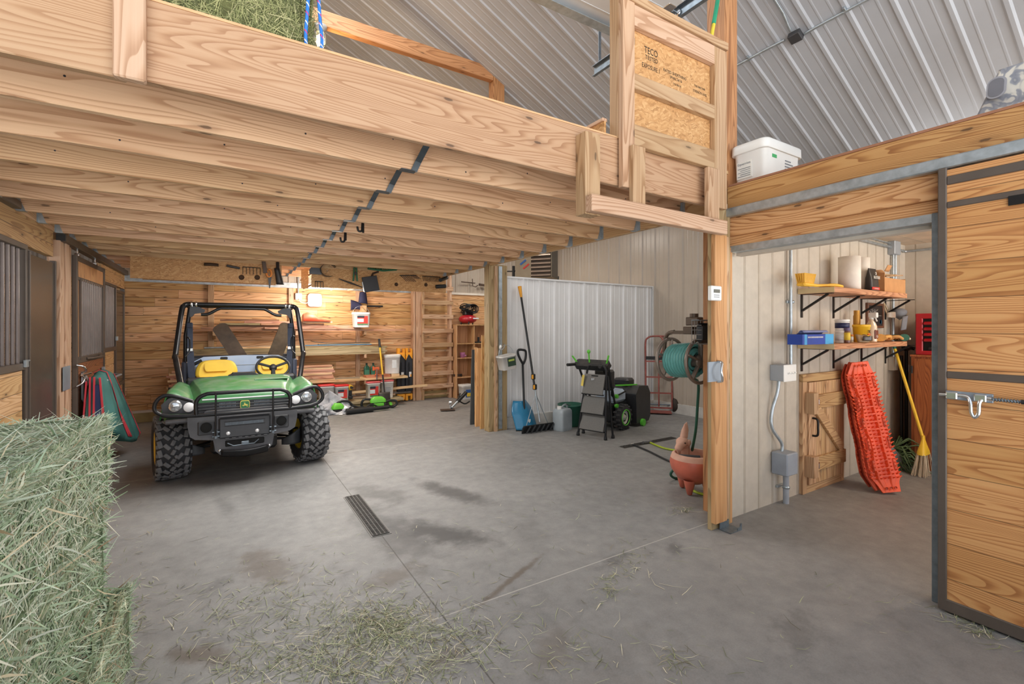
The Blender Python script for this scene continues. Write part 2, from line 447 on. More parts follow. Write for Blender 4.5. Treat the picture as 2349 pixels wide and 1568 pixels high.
# ---------------------------------------------------------------- concrete floor
def concrete():
    m = bpy.data.materials.new('concrete'); g = N(m)
    p = g.n('ShaderNodeTexCoord').outputs['Object']; x, y, z = g.xyz(p)
    n1 = g.noise(p, 0.8, 5, 0.6); n2 = g.noise(p, 9, 5, 0.65); n3 = g.noise(p, 120, 3, 0.6)
    f = g.math('ADD', g.math('MULTIPLY', n1, 0.45), g.math('ADD', g.math('MULTIPLY', n2, 0.35), g.math('MULTIPLY', n3, 0.2)))
    col = g.ramp(f, [(0.32, (112, 111, 110)), (0.50, (136, 135, 133)), (0.68, (156, 154, 151))])
    def blot(cx, cy, rx, ry, rot, strength, colr, thr=0.5, sc_=5.0):
        global_ = g.math
        dx = g.math('SUBTRACT', x, cx); dy = g.math('SUBTRACT', y, cy); c, s_ = math.cos(rot), math.sin(rot)
        u = g.math('DIVIDE', g.math('ADD', g.math('MULTIPLY', dx, c), g.math('MULTIPLY', dy, s_)), rx)
        v = g.math('DIVIDE', g.math('SUBTRACT', g.math('MULTIPLY', dy, c), g.math('MULTIPLY', dx, s_)), ry)
        d = g.math('SQRT', g.math('ADD', g.math('MULTIPLY', u, u), g.math('MULTIPLY', v, v)))
        e = g.math('ADD', d, g.math('MULTIPLY', g.math('SUBTRACT', g.noise(p, sc_, 5, 0.65), 0.5), 1.5))
        return g.math('MULTIPLY', g.smooth(e, thr-0.35, thr+0.45, 1.0, 0.0), strength), colr
    for b in STAINS:
        k, cc = blot(*b); col = g.mix(k, col, lin(cc))
    sp = g.n('ShaderNodeTexVoronoi'); g.l(p, sp.inputs['Vector']); sp.inputs['Scale'].default_value = 16
    spk = g.math('MULTIPLY', g.smooth(sp.outputs['Distance'], 0.02, 0.06, 1, 0), g.smooth(g.xyz(sp.outputs['Color'])[0], 0.86, 0.9))
    col = g.mix(g.math('MULTIPLY', spk, 0.5), col, lin((190, 182, 165)))
    def line(v, at, w): return g.smooth(g.math('ABSOLUTE', g.math('SUBTRACT', v, at)), w*0.4, w, 1.0, 0.0)
    ly = g.math('MULTIPLY', g.math('MAXIMUM', line(y, 2.24, 0.006), line(y, 5.83, 0.007)), g.smooth(x, 3.3, 3.31, 1, 0))
    lx = line(x, 0.967, 0.005)
    col = g.mix(g.math('MULTIPLY', ly, 0.55), col, lin((196, 192, 184)))
    col = g.mix(g.math('MULTIPLY', lx, 0.75), col, lin((70, 67, 62)))
    g.l(col, g.b.inputs['Base Color'])
    g.l(g.math('SUBTRACT', 0.72, g.math('MULTIPLY', n2, 0.25)), g.b.inputs['Roughness'])
    g.bump(g.math('SUBTRACT', g.math('ADD', g.math('MULTIPLY', n3, 0.3), g.math('MULTIPLY', n2, 0.4)), g.math('MULTIPLY', g.math('MAXIMUM', lx, ly), 1.2)), 0.25, 0.004)
    return m
dk = (82, 81, 80); br = (98, 86, 74)
STAINS = [  # oil and mud marks with shapes of their own
    (1.35, 3.15, 0.60, 0.24, 2.2, 0.95, dk), (1.75, 3.9, 0.75, 0.20, 1.9, 0.85, dk), (1.2, 4.2, 0.5, 0.25, 2.1, 0.6, dk), (1.05, 3.35, 0.3, 0.9, 0.1, 0.6, dk),
    (0.22, 3.3, 0.20, 0.45, 0.3, 0.65, br, 0.5, 7.0), (-0.08, 2.55, 0.10, 0.28, 0.8, 0.8, br, 0.5, 9.0), (-0.05, 3.2, 0.10, 0.18, -0.6, 0.5, dk, .5, 9.0),
    (0.85, 2.75, 0.30, 0.14, 0.2, 0.6, br, 0.5, 10.0), (1.45, 2.35, 0.42, 0.03, 0.42, 0.8, br, 0.6, 11.0), (1.9, 2.85, 0.5, 0.2, 1.2, 0.3, dk),
    (0.85, 1.95, 0.16, 0.10, 0.2, 0.5, br, 0.5, 10.0), (2.15, 2.2, 0.2, 0.08, 0.2, 0.5, dk, 0.5, 9.0), (2.6, 2.1, 0.12, 0.07, 0.2, 0.5, dk, 0.5, 9.0), (1.3, 1.75, 0.30, 0.12, 0.6, 0.4, br, 0.5, 8.0),
    (1.1, 5.9, 0.4, 0.05, 0.1, 0.35, br, 0.5, 9.0), (0.0, 4.6, 0.09, 0.5, 0.15, 0.35, dk, 0.5, 12.0), (0.35, 4.7, 0.5, 0.5, 0.15, 0.25, dk, 0.5, 14.0), (4.6, 4.9, 0.6, 0.3, 0.3, 0.3, br), (0.6, 1.2, 1.4, 0.6, 0.2, 0.28, br, 0.6, 6.0), (2.4, 1.2, 0.3, 0.15, 0.3, 0.35, dk, 0.5, 9.0),
]
struct('floor', MB().box(-5.0, 8.0, -1.3, 9.6, -0.12, 0.0), concrete())

# ---------------------------------------------------------------- back wall, metal above it, trims
struct('wall_back', MB().box(XS-3.4, XW+.1, YB, YB+0.12, 0.15, 2.27), W_WALL_X)
struct('baseboard_back', MB().box(XS-.3, 4.9, YB-0.012, YB+0.1, 0.0, 0.15).box(4.9, XW, YB-0.012, YB+0.1, 0.0, .15), M('treated_kickboard', (176, 158, 112), 0.7, 0, 0.1, 5))
struct('trim_1', MB().box(XS, 3.36, YB-0.03, YB+.05, 0.15, 0.19), M('white_trim', (222, 214, 202), 0.5))
def rib_profile(y0, y1, pitch=0.305, off=0.0, h=0.014, minor=0.003):
    """section of ribbed sheet metal: (position, height) pairs"""
    out = []; k0 = math.floor((y0-off)/pitch)-1; k1 = math.ceil((y1-off)/pitch)+1
    for k in range(k0, k1):
        b = off+k*pitch
        out += [(b-0.030, 0), (b-0.014, h), (b+0.014, h), (b+0.030, 0)]
        for q in (0.095, 0.205): out += [(b+q-0.014, 0), (b+q-0.006, minor), (b+q+0.006, minor), (b+q+0.014, 0)]
    out = [p for p in out if y0 < p[0] < y1]
    return [(y0, 0)]+out+[(y1, 0)]
def ribbed(o, along, across, normal, length, w0, w1, **kw):
    """sheet from o, ribs running `along`, spread `across`, raised along `normal`; a closed slab"""
    o = Vector(o); al = Vector(along); ac = Vector(across); no = Vector(normal); pr = rib_profile(w0, w1, **kw)
    mb = MB(); a = [o+ac*p+no*h for p, h in pr]; bk = [o+ac*w1-no*0.02, o+ac*w0-no*0.02]
    ring = a+bk
    return mb.loft([ring, [q+al*length for q in ring]], cap=True, smooth=False)
struct('wall_back_upper', ribbed((0, YB, 2.27), (0, 0, 1), (1, 0, 0), (0, -1, 0), 4.4, XS-3.4, XW+.1, off=0.10, h=.022, minor=.005), WALLM)
struct('trim_2', MB().box(XS-.3, 3.36, YB-0.035, YB, 2.235, 2.285).box(XS-.3, 3.36, YB-0.028, YB-.02, 2.285, 2.33), STEEL)
struct('trim_3', MB().box(4.25, XW, YB-0.03, YB, 2.24, 2.285), M('white_trim', (222, 214, 202), 0.5))
# right-hand outer wall, full height, and the roof
struct('wall_right', ribbed((XW, 0, 0.17), (0, 0, 1), (0, 1, 0), (-1, 0, 0), 3.35, YW, YB, off=0.12, h=.024, minor=.005), WALLM)
struct('baseboard_right', MB().box(XW-0.03, XW+.05, YW+.1, YB, 0, 0.17), CURB)
sl = V(1, 0, -0.5).normalized(); nu = V(-0.5, 0, -1).normalized()
ZR0 = 5.15+0.5*(3.4-0.9)                                          # ridge height over x = 0.9
struct('ceiling', ribbed((0.9, 0, ZR0), sl, (0, 1, 0), nu, 6.75, -1.4, YB+.1, off=0.17), ROOFM)
sl2 = V(-1, 0, -0.5).normalized(); nu2 = V(0.5, 0, -1).normalized()
struct('ceiling_left', ribbed((0.9, 0, ZR0), sl2, (0, 1, 0), nu2, 6.75, -1.4, YB+.1, off=0.17), ROOFM)
struct('wall_left', MB().box(-5.0, -4.9, -1.4, YB, 0, 3.5), WALLM)
# ---------------------------------------------------------------- partition of white metal between the bays
struct('wall_partition', ribbed((0, YP, 0.17), (0, 0, 1), (1, 0, 0), (0, -1, 0), 2.09, 3.55, XW, off=3.58, h=.022, minor=.005), WHITEM)
struct('trim_4', MB().box(3.55, XW-.02, YP-0.03, YP+.03, 2.25, 2.275).box(XW-.05, XW-.02, YP-.034, YP-.02, .17, 2.26), WHITEM)
struct('baseboard_partition', MB().box(3.55, XW-.02, YP-0.04, YP+.03, 0, 0.17), CURB)
# ---------------------------------------------------------------- tack room shell
struct('wall_tack', MB().box(XR+.01, XW+.02, YW, YW+0.10, 0.0, 2.50), TAN)
gm = MB()
for k in range(18):
    x = 3.37+0.203*k
    gm.box(x-0.004, x+0.004, YW-0.0015, YW+.004, 0.0, 2.5)
    gm.box(x+0.016, x+0.020, YW-0.0012, YW+.004, 0.0, 2.5)
struct('groove_shade_wall', gm, GROOVE)  # thin strips paint groove shade onto the flat wall
struct('wall_tack_end', MB().box(XW+.02, XW+.12, -1.4, YW+.1, 0, 2.62), TAN)
gm = MB()
for k in range(12):
    y = 2.1-0.203*k; gm.box(XW+.0185, XW+.024, y-0.004, y+0.004, 0, 2.5)
struct('groove_shade_end', gm, GROOVE)  # same painted groove shade on the end wall
struct('ceiling_tack', MB().box(XR+.02, XW+.1, -1.4, YW+.1, 2.47, 2.58), M('tan_ceiling', (206, 186, 160), 0.6))
gm = MB()
for k in range(5): gm.box(XR+.1, XW, 2.0-0.6*k-.003, 2.0-.6*k+.003, 2.468, 2.472)
struct('groove_shade_ceiling', gm, GROOVE)  # painted shade lines between the ceiling panels
# header over the tack room door, seen from the aisle
struct('beam_header', MB().box(XR, XR+.05, -1.2, YW-.03, 2.345, 2.585, 0.004), W_HEAD_Y)
struct('beam_header_lower', MB().box(XR+.004, XR+.05, -1.2, YW-.03, 2.205, 2.345, 0.004), W_HEAD_Y)
struct('beam_header_lintel', MB().box(XR+.03, XR+.08, -1.2, YW-.03, 2.115, 2.205, 0.004), W_HEAD_Y)
struct('trim_8', MB().box(XR-.002, XR+.10, -1.2, YW-.05, 2.585, 2.598), M('deck_edge', (150, 104, 78), 0.7))
struct('trim_9', MB().box(XR+.012, XR+.03, .93, YW-.05, 2.085, 2.128).box(XR+.012, XR+.11, .93, YW-.05, 2.082, 2.09), STEEL)
struct('trim_10', MB().box(XR+.09, XR+.16, .96, YW-.05, 2.06, 2.12), TAN)
struct('door_track', MB().box(XR-.055, XR, -1.2, 2.215, 2.345, 2.408, 0.006), STEEL, None)
struct('door_jamb', MB().box(XR+.004, XR+.10, .90, on(2137, 900, X=XR+.004).y, 0.0, 2.13, 0.003), STEEL_D)
struct('wall_tack_front', MB().box(XR+.02, XR+.1, -1.2, .90, 0.0, 2.34), W_DOOR_Y)
# main posts and the loft frame
struct('pillar_tack', MB().box(XR-.235, XR-.005, YW-.06, YW-.025, 0.0, 2.40, 0.003), W_TREAT_Z)
struct('pillar_roof', MB().box(3.355, 3.52, 2.31, 2.42, 0, 2.5).box(3.355, 3.52, 2.225, 2.385, 2.5, 5.15, .004), W_POST_Z)
struct('pillar_tack_trim', MB().box(XR-.015, XR+.03, YW-.055, YW+.0, 0.0, 2.12, .003), W_ORANGE_Z)
pf = MB().box(XR-.245, XR-.105, YW-.10, YW-.062, 0.06, 2.19, 0.004)
struct('trim_11', pf, W_ORANGE_Z)
struct('trim_12', MB().box(XR-.103, XR-.055, YW-.085, YW-.062, 0.06, 2.19, 0.004), W_STUD_Z)
struct('pillar_partition', MB().box(3.24, 3.55, 5.86, 6.0, 0.0, 2.42, 0.004), W_TREAT_Z)
struct('trim_13', MB().box(3.40, 3.455, 5.845, 5.87, 0.03, 2.40), STEEL)
struct('trim_14', MB().box(3.33, 3.37, 5.835, 5.87, 0.0, 2.40), W_STUD_Z)
struct('pillar_loft', MB().prism([(3.34, 2.71), (3.525, 2.71), (3.525, 5.136), (3.34, 5.228)], (0, 5.90, 0), (1, 0, 0), (0, 0, 1), (0, 1, 0), .14), W_POST_Z)
struct('beam_loft', MB().box(-2.5, 3.335, 5.90, 5.99, 5.115, 5.30, 0.004), W_POST_X)
struct('beam_rim', MB().box(XR-.045, XR, YW+.13, YB-.03, ZJ, ZD, 0.004), W_JOIST_Y)
struct('beam_stall', MB().box(XS-.05, XS, YW-.05, YB-.03, ZJ, ZD, 0.004), W_JOIST_Y)
struct('loft_floor', MB().box(XS-3.4, XR, YW-.04, YB-.03, ZD, ZD+0.022), M('plywood', (196, 156, 110), 0.7))
struct('tack_loft_floor', MB().box(XR+.1, XW, -1.2, YW+.1, 2.585, 2.60), M('plywood', (196, 156, 110), 0.7))
struct('beam_fascia', MB().box(-0.30, XR-.12, YW-.05, YW-.012, 2.405, ZD+.02, 0.004), W_FASC_X)
struct('beam_fascia_end', MB().box(-3.0, -0.303, YW-.05, YW-.012, 2.395, ZD+.03, 0.004), W_FASC_X)
struct('trim_15', MB().box(-3.0, XR-.25, YW-.045, YW+.10, ZD+.022, ZD+.032).box(-3.0, XR-.25, YW-.05, YW-.03, ZD+.02, ZD+.03), M('plywood_edge', (206, 166, 122), 0.7))
# nailer block on the fascia
b = solo('nailer_block', MB().box(-.333, -.241, YW-.09, YW-.05, 2.385, 3.3, 0.006), W_STUD_Z, 'short upright timber block screwed over the joint of the loft fascia', 'timber')
# ---------------------------------------------------------------- floor joists with hangers and bridging straps
ORD = ['first', 'second', 'third', 'fourth', 'fifth', 'sixth', 'seventh', 'eighth', 'ninth', 'tenth', 'eleventh', 'twelfth', 'thirteenth', 'fourteenth', 'fifteenth']
def hanger(x, y, sgn):
    mb = MB(); t = 0.0025
    mb.box(x, x+sgn*0.055, y-.022, y+.022, ZJ-.004, ZJ-.0005)
    for q in (-1, 1):
        mb.prism([(0, 0), (sgn*0.055, 0), (sgn*.028, 0.075), (sgn*.020, 0.15), (0, 0.15)], (x, y+q*0.0205+(-t if q < 0 else 0), ZJ-.004), (1, 0, 0), (0, 0, 1), (0, 1, 0), t)
        mb.box(x, x+sgn*t, y+q*.0205, y+q*.05, ZJ, ZJ+.15)
    return mb
def strap(x0, x1, y0, y1):
    """flat metal bridging: from the foot of the joist at y1 up to the top of the joist at y0 in front of it"""
    mb = MB(); mb.box(x0-.085, x0+.005, y1-.03, y1+.022, ZJ-.004, ZJ-.0005)
    mb.bar((x0-.01, y1-.026, ZJ-.003), (x0+.012, y1-.034, ZJ+.05), .034, .004, (0, 1, 0))
    mb.bar((x0+.012, y1-.034, ZJ+.05), (x1, y0+.03, ZD-.02), .034, .004, (0, 1, 0))
    mb.box(x1-.017, x1+.017, y0+.0195, y0+.023, ZD-.07, ZD-.01)
    return mb
JY = [2.57+0.488*k for k in range(14)]
for k, y in enumerate(JY):
    j = tag(MB().box(XS, XR-.045, y-.019, y+.019, ZJ, ZD, 0.003).build('floor_joist', W_JOIST_X),
            f'{ORD[k]} pine floor joist behind the loft fascia, counted from the front', 'joist', 'floor joists under the loft', 'structure')
    hanger(XS, y, 1).build('joist_hanger', STEEL, j)
    hanger(XR-.045, y, -1).build('joist_hanger', STEEL, j)
    if k: strap(0.93, 0.985, JY[k-1], y).build('bridging_strap', STRAP, j)
    else: strap(0.93, 0.985, YW-.03, y).build('bridging_strap', STRAP, j)
    sm = MB()
    for q in range(9): 
        x = -1.0+q*.45+(k % 3)*.1; zz = ZJ+.05+(q*7+k*3) % 5*.035
        sm.cyl((x, y-.0205, zz), (x, y-.018, zz), .005, 6)
    sm.build('screw_heads', SCREW, j)
# ---------------------------------------------------------------- hatch guard above the loft edge
g = thing('loft_guard', 'pine stud and particle board panel standing on the loft edge by the tall post', 'guard panel', (2.6, 2.12, 2.69))
MB().box(2.115, 2.218, 2.095, 2.135, 2.385, 3.72, .003).build('stud', W_STUD_Z, g)
MB().box(2.115, 2.16, 2.136, 2.215, 2.70, 3.70, .003).build('stud', W_STUD_Z, g)
MB().box(3.045, 3.075, 2.098, 2.138, 2.665, 3.56, .003).build('stud', W_STUD_Z, g)
MB().box(3.077, 3.19, 2.098, 2.138, 2.385, 3.56, .003).build('stud', W_STUD_Z, g)
MB().box(2.16, 3.19, 2.085, 2.14, 3.565, 3.62, .003).build('rail', W_STUD_X, g)
MB().box(2.218, 3.045, 2.10, 2.14, 3.43, 3.562, .003).build('rail', W_STUD_X, g)
MB().box(2.218, 3.045, 2.10, 2.14, 3.03, 3.125, .003).build('rail', W_STUD_X, g)
MB().box(2.218, 3.045, 2.10, 2.14, 2.665, 2.80, .003).build('rail', W_STUD_X, g)
pn = MB().box(2.17, 3.05, 2.142, 2.153, 2.70, 3.50).build('particle_board', OSB, g)
for txt, px, py, sz, sq in (('SFI', 2.245, 3.305, .062, .7), ('TECO', 2.42, 3.285, .062, .8), ('TESTED', 2.425, 3.245, .040, .9), ('EXPOSURE 1', 2.42, 3.185, .042, .75),
                            ('RATED SHEATHING', 2.66, 3.215, .030, .9), ('SPAN 24/16', 2.67, 3.185, .028, .9), ('7/16 INCH', 2.68, 3.15, .020, .9), ('STRENGTH AXIS', 2.93, 3.16, .026, .8), ('THIS DIRECTION', 2.93, 3.20, .020, .8)):
    lettering(txt, (px, 2.1415, py+.035), (1, 0, 0), (0, 0, 1), sz, INK, g, squeeze=sq)
MB().bar((2.85, 2.1412, 3.135), (3.0, 2.1412, 3.135), .001, .006).build('printed_arrow', INK, g)
# hook rail hung under the fascia
h = thing('hatch_rail', 'pale two-by-four rail hung on three short uprights below the loft edge', 'rail', (2.3, 2.05, 2.2))
MB().box(1.778, 1.893, 2.06, 2.148, 2.165, 2.645, .003).build('upright', W_STUD_Z, h)
MB().box(2.165, 2.275, 2.058, 2.094, 2.19, 2.645, .003).build('upright', W_STUD_Z, h)
MB().box(2.915, 3.04, 2.058, 2.094, 2.19, 2.645, .003).build('upright', W_STUD_Z, h)
MB().box(1.775, 3.05, 2.0, 2.056, 2.168, 2.265, .004).build('rail', W_STUD_X, h)
# ================================================================ UTILITY VEHICLE
GREEN = M('vehicle_green', (46, 116, 58), 0.38, 0, 0.05, 6, coat=0.25, dust=((112, 132, 110), 0.75))
YELLOW = M('vehicle_yellow', (240, 202, 62), 0.42, 0, 0.03, 6)
YSEAT = M('seat_vinyl', (244, 206, 70), 0.5, 0, 0.03, 6)
PLAST = M('bumper_plastic', (84, 84, 87), 0.42, 0, 0.06, 10, dust=((112, 106, 100), 0.6))
PLAST2 = M('grille_plastic', (62, 63, 66), 0.45, 0, 0.06, 10, dust=((100, 96, 92), 0.5))
PIPE = M('black_pipe', (30, 30, 32), 0.28, 0.35, 0.1, 16, dust=((86, 82, 78), 0.35))
RUBBER = M('tire_rubber', (48, 48, 50), 0.75, 0, 0.12, 14)
LUG = M('tire_lug', (112, 112, 113), 0.8, 0, 0.12, 14)
PALE = M('pale_panel', (176, 196, 226), 0.35, 0.0, 0.03, 4)
LENS = M('lamp_lens', (238, 242, 244), 0.08, 0.2, 0.12, 40, coat=0.6)
REFL = M('lamp_reflector', (200, 206, 210), 0.15, 0.9, 0.25, 60)
WEB = M('belt_webbing', (58, 66, 84), 0.8, 0, 0.05, 30)
WHT = M('white_lamp_cover', (246, 246, 246), 0.35)
LOGOY = M('emblem_yellow', (236, 222, 110), 0.4)
LOGOG = M('emblem_green', (40, 120, 66), 0.4)
U = thing('utility_vehicle', 'green two-seat utility vehicle with yellow seats and black brush guard', 'utility vehicle', (0.18, 5.74, 0), math.radians(-1.0))
U.scale = (.965, 1, 1); MTX[U] = MTX[U] @ Matrix.Diagonal((.965, 1, 1, 1))
def ub(mb, name, mat, parent=None, **kw): return mb.build(name, mat, parent or U, world=False, **kw)
# wheels
def wheel(x, y, steer, side):
    w = thing('wheel', None, None); w.parent = U
    w.location = (x, y, 0.318); w.rotation_euler = (0, 0, math.radians(steer))
    MTX[w] = MTX[U] @ Matrix.Translation(w.location) @ Matrix.Rotation(math.radians(steer), 4, 'Z')
    hw = 0.142
    prof = [(0.165, -hw+.02), (0.20, -hw-.004), (0.255, -hw-.008), (0.288, -hw+.008), (0.300, -hw*.55), (0.303, 0), (0.300, hw*.55), (0.288, hw-.008), (0.255, hw+.008), (0.20, hw+.004), (0.165, hw-.02)]
    ub(MB().lathe(prof, axis=(1, 0, 0), n=44), 'tire', RUBBER, w)
    mb = MB()
    n = 22
    for k in range(n):
        a = 2*pi*k/n
        for j, (xo, da, ln, wd, tw) in enumerate(((-.118, 0, .062, .034, .25), (-.062, .10, .058, .030, .75), (-.012, .0, .046, .030, -.5), (.042, .14, .058, .030, -.75), (.100, .04, .062, .034, -.25), (.012, .15, .03, .024, .3))):
            aa = a+da; rr = 0.306 if abs(xo) < .09 else 0.300
            ct = Vector((xo, math.cos(aa)*rr, math.sin(aa)*rr)); nn = Vector((0, math.cos(aa), math.sin(aa))); tg = Vector((0, -math.sin(aa), math.cos(aa)))
            d1 = (tg*math.cos(tw)+Vector((1, 0, 0))*math.sin(tw)); d2 = d1.cross(nn)
            mb.obb(ct+nn*.004, d1, d2, nn, ln*1.12, wd*1.15, .020, .005)
        for q in (-1, 1):
            aa = a+.07
            ct = Vector((q*(hw-.004), math.cos(aa)*.276, math.sin(aa)*.276)); nn = Vector((0, math.cos(aa), math.sin(aa))); tg = Vector((0, -math.sin(aa), math.cos(aa)))
            mb.obb(ct, tg, Vector((1, 0, 0)), nn, .035, .018, .035, .004)
    ub(mb, 'tread_lugs', LUG, w, label='grey worn tread blocks')
    s = side
    rim = [(0.168, -s*.13), (0.172, -s*.10), (0.155, -s*.08), (0.152, s*.06), (0.158, s*.10), (0.174, s*.128), (0.168, s*.135), (0.150, s*.118), (0.140, s*.07), (0.085, s*.06), (0.060, s*.075), (0.055, s*.085), (0.0, s*.085)]
    ub(MB().lathe(rim, axis=(1, 0, 0), n=32), 'rim', YELLOW, w, label='yellow steel rim')
    ub(MB().lathe([(0, -s*.02), (.12, -s*.02), (.12, -s*.07), (.05, -s*.1), (0, -s*.1)], axis=(1, 0, 0), n=20), 'hub', PIPE, w)
    return w
wheel(-0.655, 0.0, 11, -1); wheel(0.665, 0.0, 11, 1)
wheel(-0.655, 2.0, 0, -1); wheel(0.665, 2.0, 0, 1)
# suspension
for s in (-1, 1):
    m = MB()
    m.tube([(s*.20, -.05, .30), (s*.52, 0.0, .27)], .016).tube([(s*.20, .25, .30), (s*.52, 0.02, .27)], .016).tube([(s*.22, -.1, .40), (s*.54, -.03, .38)], .012)
    m.cyl((s*.30, .1, .30), (s*.24, .12, .75), .032)
    ub(m, 'control_arm', PIPE)
    ub(MB().sheet(lambda u, v, s=s: (s*(.36+.20*u), -.16-.10*math.sin(pi*u)*.4, .24+.17*v*(0.35+.65*u)), 8, 6, thick=.008), 'arm_guard', PLAST2)
# chassis & body tub
ub(MB().box(-.30, .30, -.40, 2.4, .27, .42, .03).box(-.46, .46, .45, 1.6, .28, .40, .03), 'chassis', PIPE)
ub(MB().box(-.62, .62, .40, 1.65, .38, .50, .03).box(-.60, .60, 1.05, 1.65, .5, .78, .04).box(-.66, -.60, .35, .55, .42, .82, .02).box(.60, .66, .35, .55, .42, .82, .02), 'floor_tub', PLAST2)
# hood: rings along y, from the nose back to the dash
def hood_ring(y, w, wt, zb, ze, zt, inner=0.0):
    P = [(-w, zb), (-w*.995, zb+.4*(ze-zb)), (-wt, ze), (-wt*.86, ze+.55*(zt-ze)), (-wt*.5, zt-.004), (0, zt), (wt*.5, zt-.004), (wt*.86, ze+.55*(zt-ze)), (wt, ze), (w*.995, zb+.4*(ze-zb)), (w, zb)]
    return [Vector((a, y, b)) for a, b in P]
rings = [hood_ring(-.525, .40, .385, .80, .83, .838), hood_ring(-.515, .405, .385, .79, .85, .862), hood_ring(-.47, .42, .37, .77, .872, .890), hood_ring(-.2, .47, .40, .77, .895, .915), hood_ring(.10, .52, .455, .78, .918, .945), hood_ring(.33, .55, .49, .80, .935, .972), hood_ring(.36, .55, .49, .80, .925, .962)]
hood = ub(MB().loft(rings), 'hood', GREEN, bevel=.006)
ub(MB().box(.10, .46, .02, .20, .936, .944, .006), 'hood_recess', GREEN, hood)
ub(MB().box(-.36, .36, -.5285, -.522, .822, .832), 'hood_stripe', WHT, hood, label='pale grey stripe along the nose')
# fenders
for s in (-1, 1):
    def fen(u, v, s=s):
        x = s*(.42+.27*u); y = -.47+.86*v
        z = .78+.13*math.sin(min(1, u*1.25)*pi*.5)*(1-.5*max(0, u-.75)*4*.5)+.0*v-.10*max(0, .18-v)/.18*.4
        if u > .85: z -= (u-.85)*1.2
        return (x, y, z)
    ub(MB().sheet(lambda u, v, s=s, fn=fen: fn(u if s > 0 else u, v), 12, 10, thick=-.012*s if s > 0 else .012*1), 'fender', GREEN)
    ub(MB().box(s*.46, s*.675, -.40, -.30, .60, .80, .03), 'fender_panel', GREEN)
    ub(MB().box(s*.40, s*.665, -.50, -.36, .615, .66, .015), 'side_bumper', PLAST)
# grille, emblem
gr = MB()
gr.box(-.40, .40, -.50, -.44, .695, .82, .01)
for k in range(4): gr.box(-.40, .40, -.522, -.49, .700+.029*k, .716+.029*k, .003)
grille = ub(gr, 'grille', PLAST2)
for s in (-1, 1):
    vb = MB()
    for k in range(3):
        for q in range(11): vb.box(s*(.085+.013*q)-.003, s*(.085+.013*q)+.003, -.518, -.505, .7175+.029*k, .7275+.029*k)
    ub(vb, 'grille_mesh', STEEL_D, grille)
em = ub(MB().prism(rpoly(.084, .076, .018), (0, -.522, .757), (1, 0, 0), (0, 0, 1), (0, -1, 0), .012), 'emblem', LOGOY, bevel=.003)
ub(MB().prism(rpoly(.074, .066, .014), (0, -.534, .757), (1, 0, 0), (0, 0, 1), (0, -1, 0), .002), 'emblem_field', LOGOG, em)
deer = [(-.027, -.010), (-.020, -.004), (-.012, -.003), (-.006, .004), (-.010, .014), (-.007, .020), (-.003, .012), (.000, .021), (.003, .012), (.004, .004), (.014, .003), (.022, .000), (.027, -.010), (.023, -.012), (.019, -.006), (.012, -.008), (.026, -.020), (.020, -.021), (.006, -.010), (-.004, -.009), (-.014, -.016), (-.018, -.014), (-.010, -.008), (-.020, -.010)]
ub(MB().prism(deer, (0, -.536, .757), (1, 0, 0), (0, 0, 1), (0, -1, 0), .002), 'emblem_deer', LOGOY, em, label='leaping yellow deer')
# headlamp pods
for s in (-1, 1):
    pod = [(.40, .70), (.67, .72), (.685, .80), (.63, .855), (.53, .86), (.41, .80)]
    hp = ub(MB().prism([(s*a, b) for a, b in pod], (0, -.50, 0), (1, 0, 0), (0, 0, 1), (0, 1, 0), .10), 'headlamp_pod', PLAST2, bevel=.012)
    ub(MB().lathe([(.0, .0), (.045, .004), (.054, .010), (.054, .02)], (s*.575, -.525, .785), (0, 1, 0), 24), 'headlamp', REFL, hp, label='round faceted headlamp')
    ub(MB().lathe([(.0, -.012), (.03, -.009), (.048, -.002), (.053, .006), (.053, .014)], (s*.575, -.525, .785), (0, 1, 0), 24), 'headlamp_lens', M('clear_lens', (250, 250, 250), 0.05, trans=0.85), hp)
    ub(MB().lathe([(.0, .0), (.040, .001), (.044, .006), (.044, .02)], (s*.468, -.522, .765), (0, 1, 0), 24), 'auxiliary_lamp', WHT, hp, label='plain white round lamp cover')
# bumper
outl = [(-.50, .685), (-.38, .69), (-.36, .725), (.36, .725), (.38, .69), (.45, .685), (.45, .60), (.43, .50), (.38, .47), (.235, .45), (.215, .345), (.175, .305), (0, .292), (-.235, .305), (-.275, .345), (-.295, .45), (-.44, .47), (-.48, .50), (-.50, .60)]
outl = [(a+.025, b) for a, b in outl]
bump = ub(MB().prism(outl, (0, -.58, 0), (1, 0, 0), (0, 0, 1), (0, 1, 0), .16), 'front_bumper', PLAST, bevel=.022, seg=3)
ub(MB().box(-.225, .225, -.604, -.57, .455, .655, .02), 'center_plate', PLAST2, bump)
ub(MB().box(-.225, .225, -.606, -.57, .66, .668, .003), 'plate_lip', PLAST, bump)
sl_ = MB()
for q in range(27): sl_.box(-.165+.0122*q, -.159+.0122*q, -.61, -.603, .582, .608)
ub(sl_, 'vent_slats', STEEL_D, bump)
ub(MB().box(-.175, .175, -.606, -.60, .572, .578).box(-.175, .175, -.606, -.60, .612, .618), 'vent_frame', PIPE, bump)
